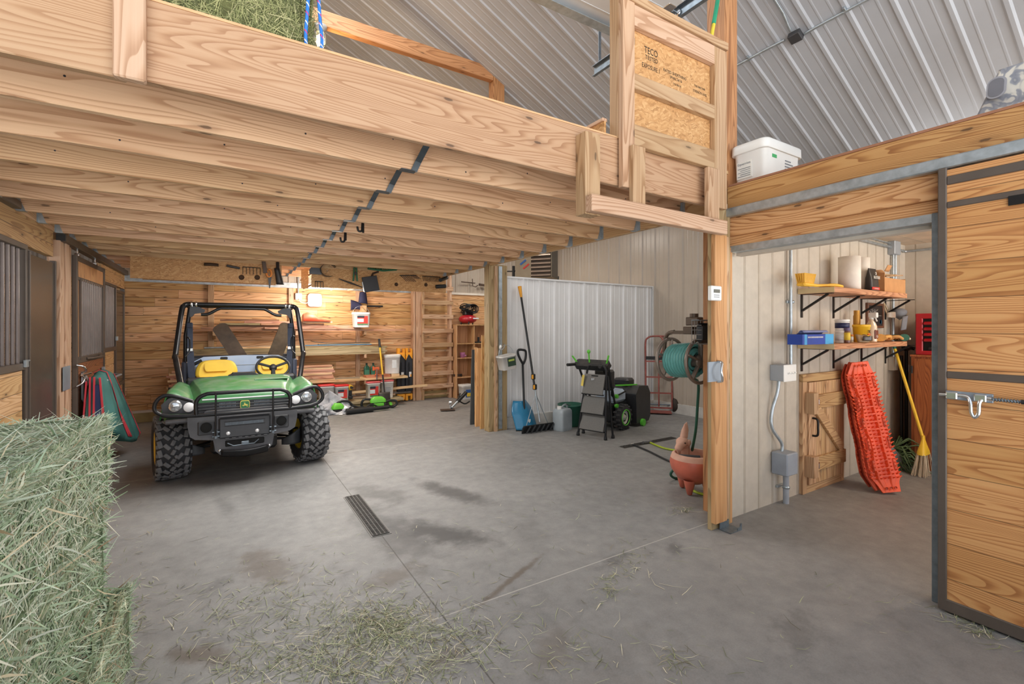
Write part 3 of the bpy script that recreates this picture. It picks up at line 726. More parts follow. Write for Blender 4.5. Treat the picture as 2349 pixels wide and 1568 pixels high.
for s in (-1, 1):
    ub(MB().box(s*.255, s*.395, -.592, -.57, .505, .635, .015), 'fog_bezel', PLAST2, bump)
    ub(MB().lathe([(0, 0), (.042, 0), (.048, -.004), (.050, -.010), (.054, -.010), (.054, .004)], (s*.325, -.596, .575), (0, -1, 0), 24), 'tow_opening', M('deep_black', (8, 9, 8), .8), bump)
    ub(MB().lathe([(.0, .010), (.014, .008), (.018, 0)], (s*.125-.02, -.604, .505), (0, -1, 0), 16), 'marker_lamp', LENS, bump, label='small round clear marker lamp')
    ub(MB().lathe([(.0, .008), (.010, .007), (.013, 0)], (s*.215, -.582, .345), (0, -1, 0), 10), 'bolt', CHROME, bump)
st = MB()
for q in range(7): st.box(-.17+.055*q, -.135+.055*q, -.612, -.60, .452, .462, .003)
ub(st, 'step_teeth', PLAST2, bump)
ub(MB().box(-.17, .17, -.587, -.57, .375, .435, .01), 'winch_opening', M('deep_black', (8, 9, 8), .8), bump)
ub(MB().box(-.035, .035, -.60, -.58, .375, .415, .006).tube([(-.15, -.592, .41), (-.10, -.592, .38), (.08, -.592, .385), (.12, -.592, .42)], .006), 'winch_hook', STEEL_D, bump)
ub(MB().sheet(lambda u, v: ((u-.5)*.40, -.60+.05*v-.03*math.sin(pi*u), .36-.065*v-.015*math.sin(pi*u)), 16, 4, thick=.02), 'skid_lip', PIPE, bump)
# brush guard
gp = []
yf = -.63
loop = [(-.40, .70), (-.60, .712), (-.672, .735), (-.715, .775), (-.712, .835), (-.675, .885), (-.62, .90), (-.53, .875), (-.43, .835)]
top = [(-.40, .70), (-.405, .80), (-.385, .855), (-.33, .888), (-.24, .895), (.24, .895), (.33, .888), (.385, .855), (.405, .80), (.40, .70)]
mb = MB()
mb.tube(smoothpath([(a, yf, b) for a, b in loop], 5), .017, 10)
mb.tube(smoothpath([(-a, yf, b) for a, b in loop], 5), .017, 10)
mb.tube(smoothpath([(a, yf, b) for a, b in top], 5), .018, 10)
mb.tube([(-.68, yf, .737), (-.60, yf, .712), (-.4, yf, .70), (.4, yf, .70), (.60, yf, .712), (.68, yf, .737)], .017, 10)
guard = ub(mb, 'brush_guard', PIPE)
for s in (-1, 1):
    ub(MB().cyl((s*.245, yf-.012, .905), (s*.245, yf-.012, .50), .0085, 10), 'guard_rod', PIPE, guard)
    m = MB().box(s*.245-.012, s*.245+.012, yf-.01, -.58, .47, .55, .004)
    for zz in (.49, .53): m.cyl((s*.245-.03, yf+.01, zz), (s*.245+.03, yf+.01, zz), .008, 8)
    ub(m, 'guard_bracket', STEEL_D, guard)
# roll cage
cg = MB()
for s in (-1, 1):
    cg.tube(smoothpath([(s*.59, .35, .80), (s*.605, .40, .86), (s*.69, .74, 1.165), (s*.692, .78, 1.20), (s*.655, 1.02, 1.69), (s*.635, 1.07, 1.765), (s*.60, 1.12, 1.79), (s*.58, 1.40, 1.80), (s*.62, 1.55, 1.78)], 5), .030, 12)
    cg.tube([(s*.66, 1.56, .62), (s*.655, 1.56, 1.40), (s*.60, 1.54, 1.79)], .026, 12)
    cg.lathe([(.0, 0), (.055, 0), (.055, .010), (.038, .022)], (s*.588, .34, .805), (0, 0, 1), 16)
    cg.prism([(0, 0), (s*-.10, -.02), (s*-.16, -.05), (s*-.15, -.085), (s*-.05, -.10), (s*-.02, -.14), (0, -.14)], (s*.575, 1.09, 1.775), (1, 0, 0), (0, 0, 1), (0, 1, 0), .05)
    cg.tube(smoothpath([(s*.60, .95, 1.40), (s*.57, .97, 1.36), (s*.575, .98, 1.22), (s*.615, .93, 1.16)], 4), .009, 8)
cg.tube([(-.60, 1.10, 1.79), (.60, 1.10, 1.79)], .026, 12)
cg.tube(smoothpath([(-.46, 1.12, 1.665), (-.38, 1.12, 1.675), (-.27, 1.12, 1.738), (-.20, 1.12, 1.748), (.20, 1.12, 1.748), (.27, 1.12, 1.738), (.38, 1.12, 1.675), (.46, 1.12, 1.665)], 5), .019, 10)
cg.tube([(-.60, 1.55, 1.79), (.60, 1.55, 1.79)], .026, 12)
cage = ub(cg, 'roll_cage', PIPE)
for s in (-1, 1):
    cl = MB()
    for q in (0, .05): cl.lathe([(.027, -.012), (.036, -.010), (.036, .010), (.027, .012)], (s*(.56-q), 1.10, 1.79), (1, 0, 0), 14)
    cl.cyl((s*.55, 1.07, 1.80), (s*.55, 1.07, 1.76), .008, 8)
    ub(cl, 'cage_clamp', CHROME, cage)
for s in (-1, 1):
    b_ = ub(MB().bar((s*.60, 1.47, 1.52), (s*.60, 1.47, 1.22), .010, .06, (1, 0, 0)).bar((s*.60, 1.47, 1.22), (s*.57, 1.42, .72), .010, .075, (1, 0, 0)).box(s*.57, s*.64, 1.45, 1.50, 1.50, 1.57, .01), 'seat_belt', WEB)
    ub(MB().box(s*.565, s*.635, 1.44, 1.46, 1.20, 1.245, .006), 'belt_guide', CHROME, b_)
    ub(MB().box(s*.615, s*.70, 1.52, 1.62, .70, 1.08, .03), 'fuel_box', M('side_pod', (74, 82, 100), 0.5))
    ub(MB().cyl((s*.64, .36, .84), (s*.71, .36, .84), .012, 8).cyl((s*.70, .36, .84), (s*.70, .36, .87), .020, 10), 'mirror_knuckle', PIPE)
# seats, backing panel, steering
pan = [(-.63, .80), (.63, .80), (.63, 1.03), (.46, 1.118), (0, 1.128), (-.46, 1.118), (-.63, 1.03)]
pnl = ub(MB().prism(pan, (0, 1.60, 0), (1, 0, 0), (0, 0, 1), (0, 1, 0), .04), 'bed_front_panel', PALE, bevel=.01, label='pale blue-grey panel behind the seats')
ub(MB().box(-.40, .40, 1.594, 1.60, .995, 1.0), 'panel_crease', GREYBOX, pnl)
for x in (-.22, .22): ub(MB().prism(rpoly(.09, .035, .016), (x, 1.598, 1.095), (1, 0, 0), (0, 0, 1), (0, -1, 0), .004), 'panel_slot', PIPE, pnl)
for s in (-1, 1):
    ub(MB().obb((s*.53, 1.595, 1.045), V(.88, 0, -s*.47).normalized(), V(0, 1, 0), V(s*.47, 0, .88).normalized(), .12, .012, .04, .005), 'corner_slot', PIPE, pnl)
    ub(MB().box(s*.54, s*.56, 1.585, 1.60, .80, 1.0, .004), 'panel_strip', GREYBOX, pnl)
def seat(xc, ws=1.0):
    n = 20; rings = []
    for dy, k in ((0.0, .80), (-.02, .93), (-.06, 1.0), (-.10, .97), (-.125, .80)):
        rr = []
        for (a, b) in [(-.20, 0), (-.205, .08), (-.195, .15), (-.165, .215), (-.11, .24), (0, .245), (.11, .24), (.165, .215), (.195, .15), (.205, .08), (.20, 0), (0, -.01)]:
            rr.append(Vector((xc+a*k*ws, 1.50+dy-(b)*-.25, .84+.12+(b-.12)*(.94+.06*k))))
        rings.append(rr)
    s_ = ub(MB().loft(rings), 'seat_back', YSEAT, sub=2, label='yellow vinyl seat back')
    ub(MB().prism([(a*.62, b) for a, b in rpoly(.44, .12, .058)], (xc, 1.386, 1.0), (1, 0, 0), (0, .24, .97), (0, -1, 0), .008), 'seat_bolster', YSEAT, s_, bevel=.004, seg=2)
    ub(MB().box(xc-.22, xc+.22, .98, 1.45, .78, .87, .04), 'seat_cushion', YSEAT)
seat(-.30, 1.22); seat(.37, 1.08)
ub(MB().box(-.56, .56, .34, .46, .80, .955, .02).box(-.13, .13, .30, .42, .94, .995, .02).prism([(-.16, 0), (.16, 0), (.10, .03), (-.10, .03)], (0, .30, .965), (1, 0, 0), (0, 0, 1), (0, 1, 0), .14), 'dashboard', BLACKP, bevel=.006)
ax = V(0, -.62, .78).normalized(); c0 = V(.34, .83, 1.012); u1 = V(1, 0, 0); v1 = ax.cross(u1)
sw = ub(MB().tube([c0+u1*(.192*math.cos(2*pi*i/36))+v1*(.192*math.sin(2*pi*i/36)) for i in range(36)], .0145, 10, closed=True), 'steering_wheel', BLACKP)
m = MB()
for a in (-.5*pi, .12*pi+.05, .88*pi-.05):
    m.bar(c0-ax*.01, c0-ax*.004+(u1*math.cos(a)+v1*math.sin(a))*.188, .042 if a < 0 else .032, .018, ax, .004)
m.lathe([(0, .022), (.03, .02), (.045, .0), (.045, -.03), (0, -.04)], c0, ax, 18)
ub(m, 'steering_spokes', BLACKP, sw)
ub(MB().cyl(c0-ax*.02, c0-ax*.33, .022), 'steering_column', BLACKP)
# cargo bed
bd = MB().box(-.70, .70, 1.68, 2.75, .78, .82).box(-.70, -.66, 1.68, 2.75, .82, 1.08, .01).box(.66, .70, 1.68, 2.75, .82, 1.08, .01).box(-.70, .70, 1.66, 1.70, .82, 1.10, .01).box(-.70, .70, 2.72, 2.75, .82, 1.08, .01)
ub(bd, 'cargo_bed', M('bed_liner', (60, 64, 72), .6))
# two weathered planks standing in the bed
WEATH = M('weathered_plank', (96, 78, 60), 0.55, 0, 0.25, 5, bump=.3)
def two(pt, pb, Yt, Yb):
    """foot (on the bed floor) and head of a plank seen between two points of the photo"""
    a, b = on(*pb, Y=Yb), on(*pt, Y=Yt); d = a-b
    return a+d*((a.z-.83)/max(.05, -d.z)), b
p0_, p1_ = two((501, 745), (545, 812), 8.02, 7.93)
def plank_w(p0, p1, w, t, label, mat):
    d, sd, u = frame(p1-p0, V(0, -1, 0)); L = (p1-p0).length; n = 6
    poly = [(-w/2, 0), (w/2, 0)]+[(w/2*math.cos(pi*i/n*.999), L-.05+.05*math.sin(pi*i/n)) for i in range(n+1)]
    return solo('weathered_plank', MB().prism(poly, p0, sd, d, u, t), mat, label, 'plank', 'weathered planks standing in the vehicle bed', bevel=.006)
plank_w(p0_, p1_, .20, .045, 'dark weathered plank leaning left in the vehicle bed behind the left seat', WEATH)
p0_, p1_ = two((660, 742), (632, 812), 8.02, 7.93)
plank_w(p0_, p1_, .20, .045, 'grey-brown weathered plank leaning right in the vehicle bed behind the steering wheel', M('weathered_plank_grey', (112, 96, 74), 0.6, 0, 0.22, 5, bump=.3))
# ================================================================ STALL FRONTS (left wall of the aisle)
# stall front by the hay
f = thing('stall_partition', 'stall front nearest the hay with steel bars and a bronze sheet panel', 'stall front', (XS, 4.6, 0))
MB().box(XS-.05, XS, 3.0, 5.90, 2.16, 2.40, .003).build('header_board', W_STALL_Y, f)
MB().box(XS-.04, XS-.005, 3.0, 5.14, 0.02, 1.17).build('lower_planks', W_STALL_Y, f)
MB().box(XS-.05, XS+.012, 3.0, 5.20, 1.17, 1.225, .004).box(XS-.05, XS+.012, 3.0, 5.20, 2.12, 2.165, .004).box(XS-.05, XS+.012, 5.16, 5.205, 0.7, 2.16, .004).build('grille_frame', BRONZE, f)
for k in range(14):
    y = 5.09-0.098*k
    MB().cyl((XS-.018, y, 1.22), (XS-.018, y, 2.125), .0125, 10).build('grille_bar', BRONZE_BAR, f)
MB().box(XS-.02, XS+.012, 5.215, 5.875, 0.70, 2.10, .003).build('sheet_panel', M('bronze_sheet', (98, 88, 78), 0.25, 0.35, 0.05, 3), f)
MB().box(XS-.02, XS+.025, 5.20, 5.22, .66, 2.12, .003).box(XS-.02, XS+.025, 5.87, 5.895, .66, 2.12, .003).box(XS-.02, XS+.025, 5.2, 5.89, .66, .705, .003).build('panel_frame', BRONZE, f)
MB().box(XS-.04, XS-.012, 5.205, 5.90, .02, .66).build('lower_planks', W_STALL_Y, f)
MB().box(XS+.01, XS+.03, 5.10, 5.16, 1.19, 1.25, .004).cyl((XS+.02, 5.16, 1.24), (XS+.02, 5.20, 1.24), .008, 8).build('latch', STEEL, f)
solo('door_rail', MB().box(XS-.01, XS+.05, 2.6, 4.93, 2.395, 2.455, .006), BRONZE, 'bronze sliding door rail end above the nearer stall front', 'rail')
struct('pillar_stall', MB().box(XS-.06, XS+.035, 5.965, 6.09, 0, 2.33, .004).box(XS-.06, XS+.045, 6.10, 6.22, 0, 2.33, .004).box(XS-.05, XS+.02, 6.22, 6.40, 0, 2.33, .004), W_STUD_Z)
# far stall: rail, sliding door, fixed grille
r_ = thing('stall_door_rail', 'bronze box rail with rollers over the sliding stall door', 'rail', (XS, 7.6, 2.30))
MB().box(XS-.0, XS+.075, 5.97, 9.30, 2.318, 2.392, .005).build('track', BRONZE, r_)
MB().box(XS+.004, XS+.07, 5.966, 5.972, 2.325, 2.385).build('track_end', BLACKP, r_)
for y in (6.55, 7.35): MB().cyl((XS+.035, y, 2.318), (XS+.035, y, 2.26), .010, 8).box(XS+.015, XS+.055, y-.03, y+.03, 2.25, 2.28, .006).build('roller', CHROME, r_)
d = thing('stall_door', 'sliding stall door with steel bars over dark red-brown planks', 'stall door', (XS+.03, 7.1, 0))
X0, X1 = XS+.02, XS+.06
MB().box(X0, X1, 6.42, 6.47, .05, 2.25, .004).box(X0, X1, 7.70, 7.75, .05, 2.25, .004).box(X0, X1, 6.42, 7.75, 2.20, 2.25, .004).box(X0, X1, 6.42, 7.75, 2.00, 2.035, .004).box(X0, X1, 6.42, 7.75, 1.13, 1.20, .004).box(X0, X1, 6.42, 7.75, .05, .09, .004).build('door_frame', BRONZE, d)
MB().box(X0+.01, X1-.012, 6.46, 7.71, 2.03, 2.21).build('top_board', W_ORANGE_Z, d)
MB().box(X0+.01, X1-.012, 6.46, 6.55, 1.19, 2.01).box(X0+.01, X1-.012, 7.63, 7.71, 1.19, 2.01).build('side_board', W_ORANGE_Z, d)
MB().box(X0+.01, X1-.012, 6.46, 7.71, .08, 1.14).build('lower_planks', W_STALLD_Y, d)
MB().box(X0+.012, X1+.006, 6.55, 6.58, 1.17, 2.02, .003).box(X0+.012, X1+.006, 7.61, 7.64, 1.17, 2.02, .003).build('grille_frame', BRONZE, d)
for k in range(11):
    y = 6.66+.086*k
    MB().cyl((X0+.03, y, 1.19), (X0+.03, y, 2.02), .0125, 10).build('grille_bar', BRONZE_BAR, d)
MB().tube([(X1, 6.8, 1.165), (X1+.04, 6.9, 1.165), (X1+.04, 7.3, 1.165), (X1, 7.4, 1.165)], .014, 8).build('pull_handle', BRONZE, d)
ltc = MB()
ltc.tube(smoothpath([(X1, 6.40, 1.12), (X1+.05, 6.42, 1.10), (X1+.06, 6.46, 1.05), (X1+.02, 6.48, 1.04)], 4), .010, 8)
ltc.tube(smoothpath([(X1, 6.40, .90), (X1+.04, 6.42, .93), (X1+.05, 6.46, .98), (X1+.02, 6.50, 1.0)], 4), .009, 8)
ltc.cyl((X1+.03, 6.46, 1.01), (X1+.05, 6.72, 1.01), .011, 8).tube(smoothpath([(X1+.05, 6.5, 1.0), (X1+.07, 6.52, .93), (X1+.05, 6.56, .88)], 4), .012, 8)
ltc.build('latch', CHROME, d)
solo('strike_plate', MB().box(XS+.046, XS+.052, 5.98, 6.22, .90, 1.13, .002), M('plate_zinc', (150, 160, 170), .45, .5), 'square zinc strike plate on the pale post beside the sliding stall door', 'strike plate')
f2 = thing('stall_partition', 'fixed stall grille and bronze sheet at the far end by the back wall', 'stall front', (XS, 8.5, 0))
MB().box(XS-.03, XS+.02, 7.75, 9.37, 2.11, 2.33, .003).build('header_board', W_STALL_Y, f2)
MB().box(XS-.03, XS+.025, 7.76, 8.72, 1.18, 1.235, .004).box(XS-.03, XS+.025, 7.76, 8.72, 2.075, 2.115, .004).box(XS-.03, XS+.025, 8.68, 8.72, .5, 2.11, .004).box(XS-.03, XS+.025, 9.33, 9.37, .4, 2.11, .004).box(XS-.03, XS+.025, 8.7, 9.37, 2.02, 2.06, .004).box(XS-.03, XS+.025, 8.7, 9.37, .64, .69, .004).build('grille_frame', BRONZE, f2)
for k in range(9):
    y = 7.84+.098*k
    MB().cyl((XS, y, 1.23), (XS, y, 2.08), .0125, 10).build('grille_bar', BRONZE_BAR, f2)
MB().box(XS-.02, XS+.012, 8.72, 9.335, .68, 2.03).build('sheet_panel', MATS['bronze_sheet'], f2)
MB().box(XS-.03, XS, 7.75, 9.37, .02, 1.18).build('lower_planks', W_STALL_Y, f2)
MB().box(XS+.02, XS+.045, 8.66, 8.72, 1.32, 1.38, .003).build('latch', STEEL, f2)
# blanket rack and horse blanket
br_ = thing('blanket_bar', 'grey swing bar for a blanket on the sliding stall door', 'blanket rack', (X1, 6.7, .95))
MB().tube(smoothpath([(X1+.01, 6.60, 1.00), (X1+.01, 6.60, .76), (X1+.05, 6.60, .70), (X1+.12, 6.60, .70), (X1+.17, 6.60, .76)], 5), .012, 8).box(X1, X1+.015, 6.585, 6.615, .74, 1.02).build('arm', GREYBOX, br_)
MB().tube([(X1+.02, 6.58, .93), (X1+.19, 6.64, .925), (X1+.19, 7.5, .92), (X1+.02, 7.56, .93)], .013, 8).build('bar', GREYBOX, br_)
MB().box(X1, X1+.03, 7.54, 7.58, .86, 1.02, .004).build('bracket', GREYBOX, br_)
BLK = M('blanket_green', (66, 118, 112), .7, 0, .08, 5)
bl = thing('horse_blanket', 'dark green horse blanket with red straps draped over the bar on the stall door', 'horse blanket', (X1+.19, 7.05, .94))
# draped bundle: inverted-U sections along the bar, bulging towards the aisle at the far end
def bsec(t, k=0.0):
    """closed section of the folded blanket at fraction t along the bar; k grows it outwards"""
    y = 6.50+.56*t; xc = -1.165+.02*t; zt = .985+.055*math.sin(pi*t)+k
    fo = .05+.15*t+.05*math.sin(pi*t); ba = .075; zb = .40-.16*t+.10*(2*t-1)**2; zf = .16+.26*(1-t)**2-.02*math.sin(pi*t)+.20*max(0, t-.8)
    L = [(xc-ba-k, zb), (xc-ba*.95-k, (zb+zt)/2), (xc-ba*.75-k, zt-.12), (xc-.045-k*.7, zt-.03), (xc, zt), (xc+.05+k*.7, zt-.03), (xc+.055+.12*fo+k, zt-.14), (xc+.06+.40*fo+k, zt-.33), (xc+.065+.72*fo+k, zt-.55), (xc+.07+fo+k, zf+.05), (xc+.05+fo, zf), (xc+.02+fo*.5, zf+.03), (xc-.02, zb-.02)]
    out = []
    for i, (x, z) in enumerate(L):
        w = .014*math.sin(t*17+i*.5)+.010*math.sin(t*37+i*.9) if 5 < i < 11 else .006*math.sin(t*21+i)
        out.append(Vector((x+w, y-.10*(1-z)*(1-2*t)*.5+.22*t*max(0, .8-z)*.4, z)))
    return out
MB().loft([bsec(i/24) for i in range(25)]).build('blanket', BLK, bl)
RED = M('red_binding', (206, 62, 74), .7); NAVY = M('blanket_lining', (40, 52, 92), .75)
def band(t0, t1, i0, i1, mat, name, k=.008, lab=None):
    """strap or lining lying on the blanket from section point i0 to i1"""
    rows = []
    for q in range(i0*4, i1*4+1):
        i, f = divmod(q, 4); f /= 4.0; tt = (q-i0*4)/max(1, (i1-i0)*4)
        t = t0+(t1-t0)*tt; A_, B_ = bsec(t, k), bsec(t+.024, k); i2 = min(i+1, 12)
        rows.append([A_[i].lerp(A_[i2], f), B_[i].lerp(B_[i2], f)])
    mb = MB()
    mb.sheet(lambda u, v: rows[int(round(v*(len(rows)-1)))][int(round(u))], 1, len(rows)-1, thick=.004)
    return mb.build(name, mat, bl, lab)
band(.30, .44, 3, 9, RED, 'strap'); band(.40, .46, 6, 9, RED, 'strap'); band(.94, .94, 5, 10, RED, 'edge_binding', .004)
n0 = bsec(0)
def endstrip(xa, xb, xa2, xb2, z0, z1, mat, name, y=-.012, lab=None):
    MB().prism([(xa, z1), (xb, z1), (xb2, z0), (xa2, z0)], (0, n0[4].y+y-.02, 0), (1, 0, 0), (0, 0, 1), (0, 1, 0), .02).build(name, mat, bl, lab)
endstrip(-1.235, -1.222, -1.262, -1.248, .48, .94, RED, 'edge_binding'); endstrip(-1.205, -1.192, -1.212, -1.196, .43, .985, RED, 'edge_binding', -.016)
endstrip(-1.160, -1.125, -1.165, -1.095, .42, .90, NAVY, 'lining', -.014, 'navy blue lining'); endstrip(-1.172, -1.158, -1.178, -1.160, .42, .985, RED, 'edge_binding', -.02); endstrip(-1.128, -1.114, -1.092, -1.074, .42, .975, RED, 'edge_binding', -.018)

# ================================================================ BACK WALL: lumber rack
YR = 9.37
bx = lambda px, y=YR, py=752: on(px, py, Y=y).x
zz_ = lambda px, py, y=9.15: on(px, py, Y=y).z
rk = thing('lumber_rack', 'wall rack of three upright boards with short timber arms carrying lumber', 'lumber rack', (1.0, 9.35, 0))
LEV = [1.445, 1.005, .505]
for (a, b2) in ((477, 491), (662, 674), (816, 826)):
    MB().box(bx(a), bx(b2), YR-.02, YR+.026, .18, 2.23, .003).build('upright', W_STUD_Z, rk)
    for z in LEV:
        xx = bx((a+b2)/2)
        MB().prism([(0, 0), (-.36, .0), (-.36, -.07), (-.06, -.13), (0, -.13)], (xx+.03, YR-.02, z), (0, 1, 0), (0, 0, 1), (1, 0, 0), .04).build('arm', W_STUD_Y, rk)
LUM = [wood('lumber_red', (204, 160, 136), (188, 138, 112), (150, 100, 78), 'x', rings=4, knots=.4), wood('lumber_pale', (226, 198, 158), (214, 180, 138), (180, 140, 100), 'x', rings=4, knots=.5), wood('lumber_treated', (172, 156, 120), (152, 136, 102), (116, 100, 70), 'x', rings=4, knots=.4), wood('lumber_brown', (158, 116, 86), (136, 96, 68), (100, 66, 46), 'x', rings=4, knots=.3)]
ncount = [0]
def lum(p0, p1, y, z0, h, d, mat, label, group):
    x0, x1 = bx(p0, y), bx(p1, y)
    return solo('lumber_board', MB().box(x0, x1, y-d/2, y+d/2, z0, z0+h, .002), mat, label, 'lumber', group, origin=((x0+x1)/2, y, z0))
GA, GB, GC = 'boards on the top arms of the rack', 'treated boards on the middle arms', 'short boards stacked on the lower arms'
z = LEV[0]+.001
rows = [[(431, 690, 3, 9.14), (692, 928, 0, 9.12)], [(461, 604, 3, 9.16), (606, 826, 0, 9.10)], [(505, 662, 3, 9.20), (664, 800, 0, 9.12)], [(503, 596, 2, 9.12), (598, 742, 0, 9.12)], [(560, 700, 0, 9.15)], [(505, 640, 3, 9.18)]]
for i, rw in enumerate(rows):
    for (a, b2, mi, y) in rw:
        side = 'left' if b2 < 700 else 'right'
        lum(a, b2, y, z, .034, .14 if i < 3 else .10, LUM[mi], f'{"brown" if mi == 3 else "grey" if mi == 2 else "reddish"} board, layer {i+1} from below on the top rack arms, {"reaching furthest right" if b2 > 900 else side+" run"}', GA)
    z += .0345
z = LEV[1]+.001
for i in range(4):
    lum(447-i*2, 880+i % 2*4, 9.10, z, .036, .24, LUM[2], f'{["bottom", "second", "third", "top"][i]} long grey-green treated board on the middle rack arms', GB); z += .0365
lum(520, 840, 9.08, z, .03, .09, LUM[1], 'pale pine strip lying on the treated boards of the rack', GB)
solo('steel_pipe', MB().cyl((bx(468, 9.22), 9.22, z+.018), (bx(718, 9.22), 9.22, z+.018), .017, 10), STEEL, 'long grey steel pipe lying on the treated boards', 'pipe')
solo('trim_strip', MB().box(bx(700, 9.0), bx(852, 9.0), 8.99, 9.02, z+.031, z+.044), M('blue_strip', (54, 124, 168), .5), 'thin blue strip lying on the lumber by the shovel handle', 'strip')
solo('rubber_strip', MB().sheet(lambda u, v: (bx(713, 9.05)+1.05*u, 9.02+.07*v, z+.07+.05*(2*u-1)**2*(1-u)), 12, 2, thick=.012), BLACKP, 'curved black rubber strip on the lumber of the rack', 'strip')
lum(730, 902, 9.15, z+.038, .02, .07, LUM[1], 'pale thin board sticking out right over the treated lumber', GB)
z = LEV[2]+.001
lum(700, 930, 9.12, z, .04, .30, LUM[1], 'wide pale shelf plank on the lower rack arms', GC)
for i in range(8):
    lum(383+(i*7 % 5)*3, 765-(i*5 % 4)*2, 9.10-(i % 2)*.01, z+.042, .034, .26, LUM[0 if i % 3 else 1], f'{["bottom", "second", "third", "fourth", "fifth", "sixth", "seventh", "top"][i]} short reddish board of the stack behind the vehicle', GC); z += .0345
zs = LEV[2]+.042
solo('plywood_offcut', MB().obb((bx(795, 9.08), 9.08, zs+.012), V(.99, -.1, 0).normalized(), V(.1, .99, 0).normalized(), V(0, 0, 1), .46, .16, .02), M('grey_ply', (150, 134, 112), .7), 'grey plywood offcut on the shelf plank left of the oil bottles', 'plywood')
solo('plywood_offcut', MB().box(bx(838, 9.05), bx(893, 9.05), 8.97, 9.22, zs, zs+.045, .003), wood('ply_red', (196, 130, 90), (180, 110, 74), (140, 80, 50), 'x', rings=4, knots=.1), 'reddish plank offcut under the orange clamp', 'plywood')
solo('plywood_offcut', MB().box(bx(895, 9.1), bx(913, 9.1), 9.0, 9.25, zs, zs+.05, .003), LUM[1], 'pale block under the white tub on the shelf plank', 'plywood')
def oil(px, lab):
    x = bx(px, 9.17); t = thing('oil_bottle', lab, 'oil bottle', (x, 9.17, zs+.0), 0, 'green oil bottles')
    b = MB().loft([[Vector((a*k, c*k*.62, h)) for a, c in rpoly(.105, .105, .02)] for h, k in ((0, .95), (.01, 1), (.16, 1), (.20, .82), (.225, .35), (.24, .33))])
    b.build('bottle', M('oil_green', (22, 84, 62), .3, coat=.3), t, world=False)
    MB().cyl((0, 0, .24), (0, 0, .27), .02, 12).build('cap', M('cap_green', (24, 60, 48), .4), t, world=False)
    MB().box(-.045, .045, -.036, -.033, .04, .14).build('label_patch', M('oil_label', (58, 120, 96), .5), t, world=False)
oil(841, 'green oil bottle on the shelf plank, left one of two'); oil(856, 'green oil bottle on the shelf plank beside the orange clamp')
cl_ = thing('bench_clamp', 'orange bench vise standing on the reddish plank offcut', 'vise', (bx(864, 8.98), 8.98, zs+.045))
m = MB().box(-.035, .035, -.03, .03, 0, .02, .004).box(-.022, .022, -.02, .02, .02, .10, .006).box(-.07, .05, -.025, .025, .10, .155, .008).box(-.075, -.05, -.03, .03, .09, .17, .005)
m.build('body', M('vise_orange', (206, 100, 60), .5), cl_, world=False)
MB().cyl((-.01, -.05, .12), (-.01, -.05, -.06), .010, 8).cyl((-.01, -.05, -.06), (-.01, -.05, -.075), .016, 8).build('screw', STEEL_D, cl_, world=False)
# ---- tubs
TUB = M('tub_white', (228, 228, 226), .4)
def tub(loc, w, h, rz, name, label, lid=None, lab=None, group=None, d=None, handle=False, body=None):
    d = d or w
    t = thing(name, label, 'tub', loc, rz, group)
    b = MB().loft([[Vector((a*k, c*k*d/w, hh)) for a, c in rpoly(w, w, w*.16, 5)] for hh, k in ((0, .86), (.006, .88), (h*.86, .985), (h*.865, 1.03), (h*.9, 1.03), (h*.905, 1.0), (h*.98, 1.0), (h*.98, .93), (h*.90, .92))])
    b.build('tub', body or TUB, t, world=False)
    if lid:
        MB().loft([[Vector((a*k, c*k*d/w, hh)) for a, c in rpoly(w, w, w*.16, 5)] for hh, k in ((h*.93, 1.05), (h*.94, 1.07), (h*.995, 1.06), (h*1.01, 1.02), (h*1.0, .9), (h*1.015, .86))]).build('lid', lid, t, world=False)
    if lab: lab(t, w, d, h)
    if handle:
        MB().tube([(w*.52*math.cos(a), -d*.05-.0*math.sin(a), h*.85+handle*math.sin(a)) for a in [pi*i/14 for i in range(15)]], .0028, 6).build('bail_handle', STEEL, t, world=False)
    return t
LR = M('label_red', (204, 58, 52), .5); LG = M('label_green', (84, 128, 86), .5); LD = M('label_dark', (40, 46, 60), .5); LW = M('label_pale', (214, 220, 224), .5); LB = M('label_blue', (52, 96, 164), .5); LY = M('label_yellow', (226, 196, 64), .5)
def redlab(t, w, d, h):
    y = -d*.5*.955
    MB().box(-w*.32, w*.32, y-.004, y+.008, h*.18, h*.74).build('label_patch', LR, t, world=False)
    MB().box(-w*.32, w*.06, y-.006, y, h*.34, h*.56).build('label_picture', LW, t, world=False)
    MB().box(-w*.32, w*.10, y-.006, y, h*.62, h*.74).build('label_band', LD, t, world=False)
    MB().box(-w*.32, w*.32, y-.006, y, h*.16, h*.24).build('label_foot', LG, t, world=False)
def greylab(t, w, d, h):
    y = -d*.5*.955
    m = MB()
    for k in range(5): m.box(-w*.25, w*(.25-.05*(k % 3)), y-.003, y+.008, h*(.25+.08*k), h*(.27+.08*k))
    m.build('label_lines', M('label_grey', (120, 130, 140), .6), t, world=False)
REDLID = M('red_lid', (196, 44, 48), .35); REDLID2 = M('red_lid_pale', (196, 92, 96), .4)
p = on(744, 920, Z=0.0)
YB_ = 8.86
tub((bx(748, 8.95), 8.95, .145), .27, .33, -.1, 'lidded_tub', 'white tub with a red lid standing nearest the vehicle wheel', REDLID, greylab, 'tubs with red lids by the back wall', d=.24)
tub((bx(782, 8.92), 8.92, .145), .25, .31, .08, 'lidded_tub', 'white tub with red lid and red label left of the yellow drill', REDLID, redlab, 'tubs with red lids by the back wall', d=.22)
tub((bx(855, 8.98), 8.98, .145), .245, .33, 0, 'lidded_tub', 'white tub with red lid and red label just left of the shovel', REDLID2, redlab, 'tubs with red lids by the back wall', d=.22)
